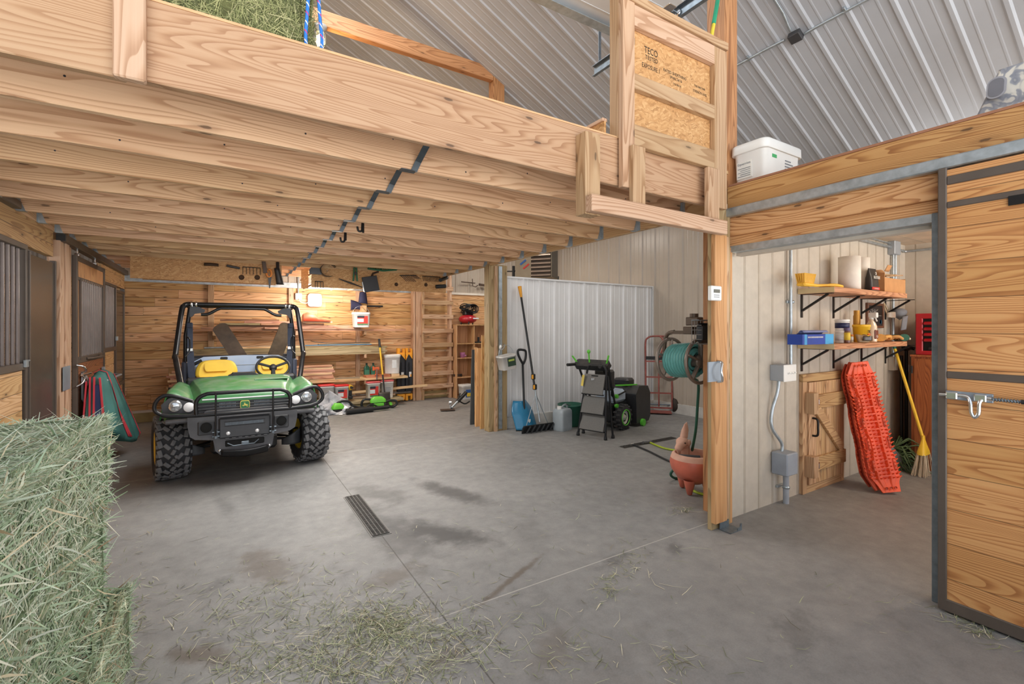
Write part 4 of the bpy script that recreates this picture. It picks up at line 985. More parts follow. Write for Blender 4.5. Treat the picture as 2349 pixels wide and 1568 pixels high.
tub((bx(887, 9.0), 9.0, .145), .225, .34, .05, 'lidded_tub', 'white red-lidded tub with a pale printed label right of the shovel', REDLID2, greylab, 'tubs with red lids by the back wall', d=.2)
def whitelab(t, w, d, h):
    y = -d*.5*.95
    MB().lathe([(.035, 0), (.042, 0)], (w*.12, y-.006, h*.5), (0, -1, 0), 20).box(w*.0, w*.26, y-.004, y+.01, h*.3, h*.72).build('label_patch', LW, t, world=False)
tub((bx(899, 9.12), 9.12, zs+.055), .31, .37, -.25, 'storage_tub', 'white square tub on the shelf plank beside the sawhorses', WHITEP, whitelab, d=.24)
# hanging tub with cap over it
hb = tub((bx(828, 8.95), 8.95, 1.515), .30, .285, 0, 'hanging_tub', 'white tub with red label hung by its bail from the rack upright', None, redlab, d=.26, handle=.16)
solo('timber_peg', MB().box(bx(824, 9.2), bx(833, 9.2), 8.93, 9.36, 1.80, 1.93, .004), W_STUD_Y, 'timber peg holding the bail of the hanging tub', 'peg')
hk = thing('baseball_hat', 'dark blue cap hung on the upright above the hanging tub', 'cap', (bx(832, 9.2), 9.2, 2.0))
CAPM = M('navy_cap', (34, 36, 66), .8)
MB().sheet(lambda u, v: (.09*math.cos(pi*u+.3)*(1-.3*v), -.02-.07*math.sin(pi*u), -.05+.22*v+.03*math.sin(3*u)), 12, 8, thick=.006).build('crown', CAPM, hk, world=False)
MB().sheet(lambda u, v: (-.24+.22*u, -.06-.02*math.sin(pi*v), -.16+.20*v*(1-.5*u)+.02*math.sin(u*3)), 8, 6, thick=.008).build('brim', CAPM, hk, world=False)
solo('rack_bar', MB().cyl((bx(810, 9.25), 9.25, 1.925), (bx(878, 9.25), 9.25, 1.935), .018, 8), BLACKP, 'short black bar sticking out right of the hanging cap', 'bar')
# orange ramp and handle on the top boards
orr = MB().loft([[V(bx(695, 9.0)+xx, 8.90, 1.622), V(bx(695, 9.0)+xx, 9.14, 1.622), V(bx(695, 9.0)+xx, 9.12, 1.622+hh*.8), V(bx(695, 9.0)+xx, 9.02, 1.622+hh), V(bx(695, 9.0)+xx, 8.92, 1.622+hh*.8)] for xx, hh in ((0, .13), (.08, .165), (.17, .15), (.24, .09), (.34, .05), (.46, .012))])
solo('orange_scoop', orr, M('orange_red', (214, 86, 58), .45), 'orange-red plastic scoop lying on the top boards of the rack', 'scoop')
lum(694, 762, 9.02, 1.590, .03, .05, LUM[1], 'pale stick lying under the orange scoop', GA)
# lower boards by the floor
lum(690, 905, 8.98, .0, .095, .24, LUM[2], 'thick grey timber on the floor under the red-lidded tubs', 'boards on the floor by the back wall')
lum(700, 920, 8.96, .098, .045, .32, LUM[2], 'wide grey board the red-lidded tubs stand on', 'boards on the floor by the back wall')
b_ = on(896, 893, Y=9.15); b2_ = on(979, 889, Y=9.0)
solo('lumber_board', MB().bar((b_.x-1.7, 9.2, .24), (b2_.x, 9.0, .33), .09, .04, ch=.002), LUM[1], 'long pale board propped across the foot of the sawhorses', 'lumber', 'boards on the floor by the back wall')
solo('lumber_board', MB().bar((b_.x-1.6, 9.26, .14), (b_.x+.1, 9.2, .17), .09, .04, ch=.002), LUM[1], 'pale board lying behind the tubs below the propped one', 'lumber', 'boards on the floor by the back wall')
# drill
dr = thing('cordless_drill', 'yellow and black cordless drill standing by the red-labelled tub', 'drill', (bx(803, 8.86), 8.86, .145))
MB().box(-.04, .04, -.05, .05, 0.05, .11, .012).box(-.03, .03, -.03, .03, .11, .22, .01).build('battery_grip', BLACKP, dr, world=False)
MB().cyl((0, -.09, .27), (0, .08, .27), .038, 14).box(-.028, .028, -.03, .03, .20, .26, .01).build('housing', M('drill_yellow', (226, 178, 44), .45), dr, world=False)
MB().cyl((0, -.09, .27), (0, -.15, .27), .024, 12).build('chuck', BLACKP, dr, world=False)
# sawhorses
def sawhorse(p0, p1, lab):
    x0, x1 = bx(p0, 9.25), bx(p1, 9.25); t = thing('folding_sawhorse', lab, 'sawhorse', ((x0+x1)/2, 9.25, 0), 0, 'folded sawhorses by the back wall')
    w = (x1-x0)*.94
    YEL = M('sawhorse_yellow', (240, 164, 48), .45)
    MB().prism([(-w/2, .20), (w/2, .20), (w/2, .98), (-w*.1, .98), (-w/2, .86)], (0, -.03, 0), (1, 0, 0), (0, 0, 1), (0, 1, 0), .06).build('beam', M('sawhorse_black', (42, 46, 54), .5), t, world=False, bevel=.006)
    MB().box(-.008, .008, -.036, -.03, .25, .80).build('beam_groove', BLACK, t, world=False)
    for zc, s in ((.98, 1), (.13, -1)):
        MB().prism([(-w/2, 0), (w/2, -.10*0), (w/2, .10*s), (w*.25, .13*s), (w*.25, .04*s), (-w*.15, .04*s), (-w*.15, .13*s), (-w/2, .13*s)], (0, -.04, zc-.02*s), (1, 0, 0), (0, 0, 1), (0, 1, 0), .08).build('end_bracket', YEL, t, world=False, bevel=.004)
    MB().prism([(w/2, .98), (w/2, .86), (-w*.1, .98)], (0, -.045, 0), (1, 0, 0), (0, 0, 1), (0, 1, 0), .02).prism([(-w/2, .86), (-w/2, .98), (-w*.1, .98)], (0, -.045, -.02), (1, 0, 0), (0, 0, 1), (0, 1, 0), .02).build('corner_plate', YEL, t, world=False)
    MB().box(w*.0, w*.35, -.038, -.03, .50, .60).build('label_patch', LW, t, world=False)
    MB().box(w*.18, w*.35, -.040, -.03, .50, .55).build('label_band', YEL, t, world=False)
sawhorse(910, 928, 'folded black and yellow sawhorse standing next to the white tub'); sawhorse(929, 945, 'folded black and yellow sawhorse standing against the ladder post')
# shovel
sh = thing('digging_shovel', 'shovel with a black and yellow handle leaning on the lumber rack', 'shovel', (bx(882, 8.75), 8.75, 0))
p0, p1 = V(bx(884, 8.72), 8.72, .12), on(869.5, 777, Y=8.98)
dv = (p1-p0)
for a, b2, mt, rr, nm in ((0.0, .10, STEEL_D, .018, 'socket'), (.10, .42, BLACKP, .016, 'shaft'), (.42, .86, M('handle_yellow', (230, 184, 52), .4), .016, 'shaft'), (.86, 1.0, BLACKP, .022, 'grip')):
    MB().cyl(p0+dv*a, p0+dv*b2, rr, 12).build(nm, mt, sh)
MB().sheet(lambda u, v: (p0.x-.02+.22*(u-.5)*(1-.55*max(0, v-.55)/.45), p0.y+.02-.05*v-.03*math.sin(pi*u), .29-.27*v), 10, 8, thick=.006).build('blade', M('shovel_blade', (70, 66, 62), .5, .4), sh)
# chainsaw and blower on the floor
LIME = M('lime_plastic', (106, 200, 62), .4); BLK2 = M('tool_black', (30, 32, 34), .45)
c0 = on(868, 938, Z=0.0); cs = thing('chainsaw', 'lime green and black cordless chainsaw lying on the floor by the shovel', 'chainsaw', (c0.x, c0.y, 0), -.12)
MB().box(-.15, .15, -.07, .07, .01, .12, .03).box(-.13, .10, -.06, .06, .10, .155, .025).build('housing', BLK2, cs, world=False)
MB().loft([[Vector((a*k-.01, c*k*.6, h)) for a, c in rpoly(.28, .2, .05)] for h, k in ((.13, 1), (.18, 1), (.215, .75), (.235, .5))]).box(-.10, .09, -.085, -.07, .07, .12, .01).build('top_cover', LIME, cs, world=False)
MB().tube(smoothpath([(-.15, 0, .05), (-.25, 0, .04), (-.30, 0, .10), (-.26, 0, .19), (-.14, 0, .19)], 5), .022, 10).build('rear_handle', BLK2, cs, world=False)
MB().tube(smoothpath([(.14, 0, .05), (.26, 0, .03), (.33, 0, .07), (.32, 0, .13), (.22, 0, .15), (.13, 0, .13)], 5), .022, 10).build('front_handle', BLK2, cs, world=False)
MB().cyl((.22, -.05, .09), (.22, .05, .09), .028, 12).build('knob', LIME, cs, world=False)
m = MB().box(-.02, .08, -.095, -.085, .03, .05).box(-.10, -.07, -.095, -.085, .03, .07)
m.build('trim', LIME, cs, world=False)
b0 = on(800, 950, Z=0.0)
bw = thing('leaf_blower', 'black blower tube and green blower body lying on the floor beside the plastic bag', 'leaf blower', (b0.x, b0.y, 0), .10)
MB().cyl((-.05, -.02, .055), (.42, -.02, .055), .05, 14).cyl((.42, -.02, .055), (.72, -.01, .06), .034, 14).build('tube', BLK2, bw, world=False)
MB().box(-.24, .10, .10, .26, .0, .10, .03).tube(smoothpath([(-.2, .18, .08), (-.12, .18, .2), (.05, .18, .2), (.15, .18, .1), (.35, .2, .05)], 4), .02, 8).build('body', BLK2, bw, world=False)
MB().loft([[Vector((a*k-.14, c*k+.18, h)) for a, c in rpoly(.22, .16, .05)] for h, k in ((.09, 1), (.13, 1), (.17, .7), (.19, .4))]).build('top_cover', LIME, bw, world=False)
MB().tube(smoothpath([(-.02, .12, .02), (.1, .08, .12), (.3, .1, .06), (.45, .12, .12), (.62, .1, .02)], 5), .012, 8).build('cable', BLK2, bw, world=False)
# crumpled clear plastic bag
b0 = on(762, 953, Z=0.0)
def bag(u, v):
    a = 2*pi*u; r = math.sin(pi*(v*.5+.0)) if v < 1 else 1
    k = 1+.22*math.sin(a*3+v*4)+.14*math.sin(a*7-v*9)+.08*math.sin(a*13+v*17)
    return (b0.x-.02+.40*math.cos(a)*r*k*.9, b0.y+.20+.22*math.sin(a)*r*k*.8, .004+.30*(1-v)*(1+.25*math.sin(a*2+1)+.12*math.sin(a*5+v*6)))
solo('plastic_bag', MB().sheet(bag, 60, 14, smooth=False, thick=.003), M('clear_grey_film', (178, 182, 190), .2, 0, .2, 9, trans=.12), 'crumpled grey clear plastic bag on the floor beside the vehicle wheel', 'bag')
# outlet, conduit, flood lamp, tube light
ol = thing('wall_outlet', 'white outlet box on the back wall left of the square lamp', 'outlet', (bx(684), 9.33, 2.08))
MB().box(-.055, .055, -.03, .06, -.06, .06, .008).build('box', WHITEP, ol, world=False)
MB().prism(rpoly(.034, .034, .012), (0, -.033, .026), (1, 0, 0), (0, 0, 1), (0, 1, 0), .004).prism(rpoly(.034, .034, .012), (0, -.033, -.026), (1, 0, 0), (0, 0, 1), (0, 1, 0), .004).build('socket', M('socket_cream', (214, 208, 190), .5), ol, world=False)
MB().cyl((0, 0.02, .06), (0, 0.02, .55), .012, 8).build('conduit', STEEL, ol, world=False)
MB().tube(smoothpath([(0, -.04, -.03), (.03, -.05, -.10), (.12, -.04, -.12), (.17, -.03, -.10)], 5), .006, 6).build('plug_cord', WHITEP, ol, world=False)
fl = thing('flood_lamp', 'glowing square flood lamp on the back wall', 'lamp', (bx(721), 9.30, 2.02))
MB().prism(rpoly(.24, .24, .05), (0, 0, 0), (1, 0, 0), (0, 0, 1), (0, 1, 0), .06).build('housing', WHITEP, fl, world=False, bevel=.01)
MB().prism(rpoly(.21, .21, .045), (0, -.012, 0), (1, 0, 0), (0, 0, 1), (0, 1, 0), .01).build('diffuser', M('glow_warm', (255, 250, 238), .5, emit=(255, 246, 226), estr=6.0), fl, world=False)
tl = thing('tube_light', 'slim glowing tube light hung under the rear joists', 'lamp', (1.62, 8.0, 2.24))
t0, t1 = on(754, 674, Y=7.2), on(777, 660, Y=7.2)
MB().cyl((1.62, 7.55, 2.215), (1.70, 8.6, 2.235), .018, 10).build('tube', M('glow_white', (255, 252, 246), .5, emit=(255, 248, 236), estr=5.0), tl)
MB().box(1.59, 1.67, 7.53, 7.56, 2.195, 2.25).cyl((1.63, 7.9, 2.23), (1.63, 7.9, 2.40), .006, 6).cyl((1.68, 8.4, 2.23), (1.68, 8.4, 2.40), .006, 6).build('hanger', WHITEP, tl)
# ---------------------------------------------------------------- particle-board tool holders under the joists
YT = 7.43
tb = thing('tool_board', 'left particle-board tool holder hung under the joists above the vehicle', 'tool board', (-.15, YT, 2.25), 0, 'particle-board tool holders')
MB().box(-1.0, .70, YT, YT+.014, 2.125, 2.40).build('panel', OSB, tb)
MB().box(-.93, .66, YT+.45, YT+.464, on(480, 647, Y=YT+.45).z, 2.38).build('rear_panel', OSB, tb)
HOLE = M('hole_dark', (70, 48, 30), .8)
for px in (554, 590): q = on(px, 636, Y=YT); MB().lathe([(0, 0), (.035, 0), (.035, .003)], (q.x, YT-.002, q.z+.0), (0, -1, 0), 18).build('hole', HOLE, tb)
tb2 = thing('tool_board', 'right particle-board tool holder hung under the joists near the ladder', 'tool board', (2.1, YT, 2.25), 0, 'particle-board tool holders')
MB().box(1.10, 3.26, YT, YT+.014, 2.11, 2.40).box(1.0, 1.10, YT+.3, YT+.314, 2.11, 2.40).build('panel', OSB, tb2)
for px, py in ((909, 652), (977, 653)): q = on(px, py, Y=YT); MB().lathe([(0, 0), (.03, 0), (.03, .003)], (q.x, YT-.002, q.z), (0, -1, 0), 18).build('hole', HOLE, tb2)
IRON = M('dark_iron', (58, 54, 52), .5, .4); IRONB = M('brown_iron', (84, 68, 58), .55, .3); TGREEN = M('tool_green', (30, 98, 66), .4)
def tool(px, py, name, label, cat='garden tool', back=1.5, hmat=None):
    """a long tool pushed through the holder: its head shows in front, the handle runs back"""
    q = on(px, py, Y=YT-.05); t = thing(name, label, cat, (q.x, YT-.05, q.z), 0, 'tools stored in the holders')
    MB().cyl((0, .03, 0), (0, back, .0), .015, 8).build('handle', hmat or W_STUD_Y, t, world=False)
    return t
def tines(t, xs, L, r, mat, drop=(0, -.02), bar=True, name='tine'):
    if bar: MB().cyl((xs[0], 0, 0), (xs[-1], 0, 0), r*1.3, 8).build('cross_bar', mat, t, world=False)
    for x in xs: MB().tube([(x, 0, 0), (x, drop[1], -.02), (x+drop[0], drop[1], -L)], r, 6).build(name, mat, t, world=False)
t = tool(497, 607, 'shovel', 'round dark shovel blade at the left end of the left tool holder')
MB().sheet(lambda u, v: (-.14+.16*u, -.10+.09*v-.03*math.sin(pi*u), .03*math.sin(pi*v)-.02), 8, 6, thick=.006).build('blade', IRONB, t, world=False)
t = tool(535, 612, 'edging_blade', 'flat black edging blade second from left in the left tool holder')
MB().obb((0, 0, 0), V(.98, 0, -.17), V(0, 1, 0), V(.17, 0, .98), .16, .03, .03, .006).build('blade', IRON, t, world=False)
t = tool(576, 613, 'garden_rake', 'six-tined iron fork hanging tines down in the left tool holder')
tines(t, [-.10+.042*k for k in range(6)], .10, .004, IRON)
t = tool(604, 610, 'axe', 'brown axe head beside the orange-handled saw')
MB().prism([(-.02, .06), (.025, .06), (.05, -.10), (.0, -.10)], (0, -.05, 0), (1, 0, 0), (0, 0, 1), (0, 1, 0), .05).build('head', IRONB, t, world=False)
t = tool(617, 630, 'pruning_saw', 'saw with an orange and black handle hung point down on the left tool holder', back=.06)
MB().tube(smoothpath([(-.02, -.02, .06), (-.03, -.02, .0), (0, -.02, -.035), (.03, -.02, 0), (.02, -.02, .065), (-.01, -.02, .075)], 4), .013, 8).build('grip', M('saw_orange', (216, 130, 50), .45), t, world=False)
MB().prism([(-.015, -.03), (.03, -.03), (.012, -.19), (.0, -.19)], (0, -.03, 0), (1, 0, 0), (0, 0, 1), (0, 1, 0), .015).build('blade', BLK2, t, world=False)
t = tool(635, 616, 'spade', 'long dark spade blade at the right end of the left tool holder')
MB().sheet(lambda u, v: (-.035+.09*u*(.7+.3*v)+.03*v, -.05-.02*math.sin(pi*u), .0-.23*v), 6, 6, thick=.006).build('blade', IRON, t, world=False)
MB().cyl((.01, 0, .09), (.01, -.03, -.03), .022, 10).build('socket', IRON, t, world=False)
t = tool(723, 622, 'garden_hoe', 'grey hoe blade at the left end of the right tool holder')
MB().prism([(-.085, -.045), (.085, -.045), (.085, .02), (.05, .05), (-.06, .05), (-.085, .02)], (0, -.03, 0), (1, 0, 0), (0, 0, 1), (0, 1, 0), .006).build('blade', M('hoe_steel', (78, 80, 84), .45, .4), t, world=False)
t = tool(752, 620, 'scoop_shovel', 'dark rolled scoop shovel beside the grey hoe blade')
MB().sheet(lambda u, v: (.11*math.cos(pi*(.15+1.5*u)), -.10+.12*v, .095*math.sin(pi*(.15+1.5*u))), 16, 4, thick=.005).build('blade', M('scoop_steel', (92, 84, 72), .35, .6), t, world=False)
t = tool(731, 645, 'digging_fork', 'four-tined digging fork hanging below the grey hoe')
tines(t, [-.05, -.02, .025, .06], .10, .0045, IRON)
t = tool(803, 649, 'pickaxe', 'thin dark pick head lying slantwise below the green loppers')
MB().tube([(-.17, -.02, .055), (0, -.03, 0), (.19, -.02, -.06)], [.006, .014, .005], 8).build('head', IRON, t, world=False)
t = tool(814, 627, 'loppers', 'green loppers hanging handles down on the right tool holder', back=.06)
for s in (-1, 1): MB().tube([(s*.015, -.03, .09), (s*.02, -.03, .0), (s*.03, -.03, -.12)], .013, 8).build('grip', TGREEN, t, world=False)
MB().box(-.02, .02, -.05, -.02, -.02, .02, .004).build('pivot', IRON, t, world=False)
t = tool(876, 617, 'leaf_rake', 'wide green bow rake hanging under the joists', hmat=TGREEN)
MB().tube([(-.23, -.03, -.01), (0, -.05, -.03), (.22, -.05, 0)], .014, 8).build('cross_bar', TGREEN, t, world=False)
for k in range(18): x = -.23+.0265*k; MB().tube(smoothpath([(x, -.03, -.01), (x+.004, -.10, .01), (x+.006, -.11, .05)], 3), .0055, 6).build('tine', TGREEN, t, world=False)
t = tool(848, 650, 'grain_shovel', 'square black grain shovel blade hanging tilted from the right tool holder')
MB().obb((0, -.06, -.01), V(.97, 0, .2).normalized(), V(0, 1, 0), V(-.2, 0, .97).normalized(), .235, .012, .235, .004).build('blade', M('shovel_black', (44, 46, 50), .4), t, world=False)
MB().obb((-.115, -.055, -.06), V(.97, 0, .2).normalized(), V(0, 1, 0), V(-.2, 0, .97).normalized(), .008, .03, .15).build('blade_rim', LW, t, world=False)
MB().tube([(0.02, -.03, .1), (.05, 0, .16), (.15, .05, .2)], .016, 8).build('shank', IRONB, t, world=False)
t = tool(932, 633, 'hay_fork', 'dark fork with slanting tines in the middle of the right tool holder')
MB().tube([(-.12, -.03, .0), (0, -.03, .01), (.16, -.03, .02)], .008, 6).build('cross_bar', IRON, t, world=False)
for k in range(6): x = -.10+.032*k; MB().tube([(x, -.03, .0), (x+.09, -.05, -.09)], .0045, 6).build('tine', IRON, t, world=False)
for k in range(4): x = .06+.03*k; MB().tube([(x, -.03, .02), (x+.08, -.05, -.04)], .0045, 6).build('tine', IRON, t, world=False)
t = tool(990, 634, 'bow_rake', 'dark iron rake with a row of short tines near the ladder')
tines(t, [-.16+.0262*k for k in range(13)], .085, .0045, IRON, (.012, -.02))
solo('pole_grip', MB().cyl((3.05, YT-.25, 2.295), (3.27, YT-.02, 2.37), .030, 10), BLK2, 'black foam pole grip sticking out above the rake by the ladder', 'pole')
solo('torch', MB().cyl(on(1000, 657, Y=YT-.1), on(1022, 656, Y=YT-.1), .032, 12), BLK2, 'short black torch sticking out at the ladder top', 'torch')
for (px, ya, yb2, lab) in ((833, 480, 529, 'black steel hook hanging from the joists by the grey strap, nearer of two'), (793, 512, 553, 'black steel hook hanging from the joists, farther of two')):
    Yh = 4.50 if px > 800 else 4.99
    a, b = on(px, ya, Y=Yh), on(px-2, yb2, Y=Yh)
    solo('hanging_hook', MB().tube(smoothpath([(a.x, Yh, 2.405), (a.x, Yh, a.z-.02), (b.x+.0, Yh, b.z+.05), (b.x-.005, Yh, b.z), (b.x-.035, Yh, b.z-.005), (b.x-.045, Yh, b.z+.035)], 4), .010, 8), BLACK, lab, 'hook', 'hooks under the joists')
# ---------------------------------------------------------------- posts, ladder, cabinet corner
struct('pillar_ladder', MB().box(bx(945, 9.3), bx(950, 9.3), 9.22, 9.37, 0, 2.3).box(bx(951, 9.3), bx(966, 9.3), 9.20, 9.37, 0, 2.42, .004), W_STUD_Z)
ld = thing('wall_ladder', 'built-in pine ladder on the back wall climbing to the loft', 'ladder', (3.87, 9.2, 0))
xl, xr_ = bx(967, 9.2), bx(1035, 9.2)
for x in (xl, xr_-.05): MB().box(x, x+.05, 9.17, 9.30, 0, 2.95 if x > 3.8 else 2.62, .003).build('rail', W_STUD_Z, ld)
for k in range(8):
    yy = 661+32.4*k-(3 if k == 7 else 0)
    zc = on(1000, yy, Y=9.15).z
    MB().box(xl-.0, xr_+.02, 9.13, 9.17, zc-.045, zc+.045, .003).build('rung', W_STUD_X, ld)
for zc in (1.02, .10): MB().box(xl+.03, xr_-.04, 9.20, 9.24, zc-.02, zc+.02, .002).build('cross_strip', W_STUD_X, ld)
Yc = 9.02
cx0, cx1 = on(1047, 830, Y=Yc).x, on(1150, 830, Y=Yc).x
cb = thing('open_shelf_unit', 'birch open shelf unit standing in the back corner under the red compressor', 'shelf unit', ((cx0+cx1)/2, 9.15, 0))
ztop = on(1060, 746, Y=Yc).z
MB().box(cx0, cx0+.02, Yc, 9.36, 0, ztop).build('side_panel', W_BIRCH, cb); MB().box(cx1-.02, cx1, Yc, 9.36, 0, ztop).build('side_panel', W_BIRCH, cb)
MB().box(cx0-.01, cx1+.01, Yc-.01, 9.36, ztop, ztop+.02).build('top', W_BIRCH, cb)
xm = on(1088.5, 830, Y=Yc).x
MB().box(xm-.01, xm+.01, Yc+.01, 9.35, 0.05, ztop).build('divider', W_BIRCH, cb)
zsh = []
for py in (787, 820, 864): 
    zc = on(1070, py, Y=Yc).z; zsh.append(zc); MB().box(cx0+.02, cx1-.02, Yc+.005, 9.35, zc-.018, zc).build('shelf', W_BIRCH, cb)
MB().box(cx0, cx1, 9.352, 9.362, 0, ztop).build('back_panel', W_BIRCH, cb); MB().box(cx0+.02, cx1-.02, Yc+.02, 9.35, 0.0, .03).build('bottom_shelf', W_BIRCH, cb)
cp = thing('pink_cup', 'pink plastic cup on the shelf unit', 'cup', (on(1061, 819, Y=9.1).x, 9.1, zsh[1]))
MB().lathe([(0, 0), (.052, 0), (.058, .10), (.060, .11), (.055, .11), (.05, .01)], n=20).build('cup', M('pink', (186, 118, 164), .5), cp, world=False)
MB().box(.02, .06, -.07, -.05, .03, .06, .004).build('grip', M('pink', (186, 118, 164), .5), cp, world=False)
solo('parts_box', MB().box(xm+.05, xm+.17, 9.1, 9.2, zsh[1], zsh[1]+.10, .005), M('lilac_box', (150, 152, 184), .5), 'small lilac box on the shelf unit right of the divider', 'box')
solo('coiled_strap', MB().tube(smoothpath([(cx0+.08+.10*math.cos(a), 9.12+.05*math.sin(a), zsh[2]+.012+.004*a) for a in [k*.7 for k in range(18)]], 3), .008, 6), BLK2, 'black coiled strap on the third shelf of the shelf unit', 'strap')
solo('dark_tool', MB().box(xm+.05, xm+.25, 9.08, 9.16, zsh[0], zsh[0]+.03, .01).cyl((xm+.15, 9.12, zsh[0]+.03), (xm+.15, 9.12, zsh[0]+.13), .025, 10), BLK2, 'small black tool on the upper right compartment of the shelf unit', 'tool')
def yl(t, w, d, h):
    y = -d*.5*.95
    MB().box(-w*.2, w*.36, y-.004, y+.01, h*.15, h*.68).build('label_patch', LB, t, world=False); MB().box(-w*.12, w*.3, y-.007, y, h*.2, h*.45).build('label_picture', LY, t, world=False)
tub((on(1067, 905, Y=8.93).x, 8.9, 0), .26, .30, 0, 'storage_tub', 'white pail with blue and yellow label at the foot of the shelf unit', TUB, yl, d=.24)
cm = thing('air_compressor', 'red pancake air compressor with a black hose on the shelf unit', 'air compressor', (on(1073, 745, Y=9.16).x, 9.16, ztop+.02))
RTANK = M('tank_red', (170, 26, 40), .3, coat=.4)
MB().lathe([(0, .03), (.12, .035), (.185, .075), (.205, .12), (.185, .165), (.12, .205), (0, .21)], n=28).build('tank', RTANK, cm, world=False)
MB().box(.03, .165, -.206, -.19, .12, .145).build('label_patch', LW, cm, world=False)
for a in (.3, 2.4, 4.4): MB().cyl((.15*math.cos(a), .15*math.sin(a), 0), (.15*math.cos(a), .15*math.sin(a), .06), .015, 8).build('foot', BLK2, cm, world=False)
MB().box(-.10, .10, -.09, .09, .20, .30, .02).build('pump', BLK2, cm, world=False)
m = MB()
for k in range(7): m.tube([( (.155+.008*(k % 3))*math.cos(a)+.03*math.sin(k*2), (.10)*math.sin(a), .29+.022*k+.03*math.sin(a*2+k)) for a in [2*pi*i/26 for i in range(26)]], .010, 6, closed=True)
for k in range(4): m.tube([( .01+.13*math.cos(a)+.02*k, -.10-.01*k, .34+.10*math.sin(a)) for a in [2*pi*i/22 for i in range(22)]], .009, 6, closed=True)
m.build('hose', BLACK, cm, world=False, label='coiled black air hose')
# boards leaning behind the partition post
WB = wood('lean_board', (218, 174, 120), (206, 156, 98), (164, 112, 62), 'z', rings=7, knots=.5)
def lean(px0, px1, yb, pt, Y0, lab, mat, name='leaning_board', t=.02, group='boards leaning behind the partition post'):
    x0, x1 = on(px0, 900, Y=Y0).x, on(px1, 900, Y=Y0).x
    zt = on(px1, pt, Y=Y0+.2).z
    mb = MB(); mb.prism([(x0, 0), (x1, 0), (x1+.03, zt), (x0+.05, zt)], (0, Y0, 0), (1, 0, 0), (0, .03, 1), (0, 1, 0), t)
    return solo(name, mb, mat, lab, 'board', group)
lean(1102, 1119, 976, 768, 6.10, 'pale pine board leaning behind the treated post, nearest and tallest of the leaning boards', WB)
lean(1091, 1103, 970, 797, 6.28, 'narrow rough pine board leaning second behind the treated post', WB)
lean(1079, 1097, 965, 800, 6.45, 'dark grey sheet leaning behind the pine boards by the post', M('grey_sheet', (66, 70, 72), .6))
solo('leaning_board', MB().prism([(0, 0), (.05, 0), (.06, 1.2), (.02, 1.2)], (on(1090, 900, Y=6.38).x, 6.38, 0), (1, 0, 0), (0, .03, 1), (0, 1, 0), .02), WB, 'thin pine strip leaning between the dark sheet and the pine boards', 'board', 'boards leaning behind the partition post')
# trailer jack lying by the shelf
q0, q1 = on(1035, 938, Z=0.02), on(1083, 905, Z=0.25)
q0 = V(q0.x, q0.y, .04); q1 = V(q0.x+.42, q0.y+.25, .26)
tj = thing('trailer_jack', 'black trailer jack with a steel foot lying on the floor by the shelf unit', 'jack', (q0.x, q0.y, 0))
MB().cyl(q0+(q1-q0)*.4, q1, .035, 14).build('outer_tube', BLK2, tj); MB().cyl(q0, q0+(q1-q0)*.45, .026, 12).build('inner_tube', STEEL, tj)
MB().obb(q0+V(-.08, -.02, -.02), V(.9, -.3, 0).normalized(), V(.3, .9, 0).normalized(), V(0, 0, 1), .26, .14, .014, .004).build('foot_plate', IRONB, tj)
MB().cyl(q0+V(-.02, 0, 0), q0+V(-.02, .02, .14), .012, 8).box(q0.x-.05, q0.x+.01, q0.y-.01, q0.y+.03, .10, .16, .01).build('swivel_pin', CHROME, tj)
MB().tube(smoothpath([q1+V(-.12, 0, .0), q1+V(-.16, -.02, -.12), q1+V(-.05, -.05, -.20), q1+V(.08, 0, -.17)], 5), .014, 8).build('crank', BLK2, tj)
solo('pipe_bracket', MB().cyl((4.45, 9.30, 2.52), (4.80, 9.32, 2.51), .012, 8).tube([(4.72, 9.30, 2.60), (4.72, 9.28, 2.44), (4.78, 9.26, 2.42), (4.84, 9.26, 2.46)], .011, 8).bar((4.88, 9.28, 2.48), (5.3, 9.32, 2.45), .03, .05), IRONB, 'dark pipe bracket on the upper metal wall above the shelf unit', 'bracket')
# ================================================================ UTILITY BAY (between tack room and white partition)
# unit heater hung beyond the partition
q = on(1222, 612, Y=7.1)
ht = thing('unit_heater', 'tan gas heater with open louvers hung above the white partition', 'heater', (q.x+.12, 7.25, q.z), math.radians(-52))
HTAN = M('heater_tan', (152, 138, 116), .5); HDK = M('heater_dark', (92, 86, 78), .5)
MB().box(-.36, .36, -.02, .42, -.18, .42, .01).build('cabinet', HTAN, ht, world=False)
MB().box(-.04, .35, -.026, -.015, -.17, .41).build('louver_opening', M('heater_inside', (60, 48, 38), .7), ht, world=False)
for k in range(6): MB().obb((.155, -.03, -.13+.075*k), V(1, 0, 0), V(0, .8, .6), V(0, -.6, .8), .38, .06, .012).build('louver', M('louver_metal', (190, 168, 150), .4, .3), ht, world=False)
MB().box(.362, .37, .0, .40, -.17, .41).build('side_panel', HDK, ht, world=False)
MB().obb((-.20, -.024, .12), V(.8, 0, .6), V(0, 1, 0), V(-.6, 0, .8), .14, .006, .035).build('sticker_blue', LB, ht, world=False)
MB().obb((-.14, -.024, .04), V(.8, 0, .6), V(0, 1, 0), V(-.6, 0, .8), .14, .006, .03).build('sticker_red', LR, ht, world=False)
MB().tube(smoothpath([(.1, .2, -.18), (.1, .2, -.26), (.3, .5, -.30), (.3, .7, -.1)], 4), .018, 8).tube([(-.36, .2, .0), (-.55, .3, .0), (-.8, .4, .02)], .014, 8).cyl((-.5, .27, -.14), (-.5, .27, .1), .03, 8).cyl((.3, .1, .4), (.3, .1, 1.2), .012).cyl((-.3, .1, .4), (-.3, .1, 1.3), .012).build('pipework', BLACKP, ht, world=False)
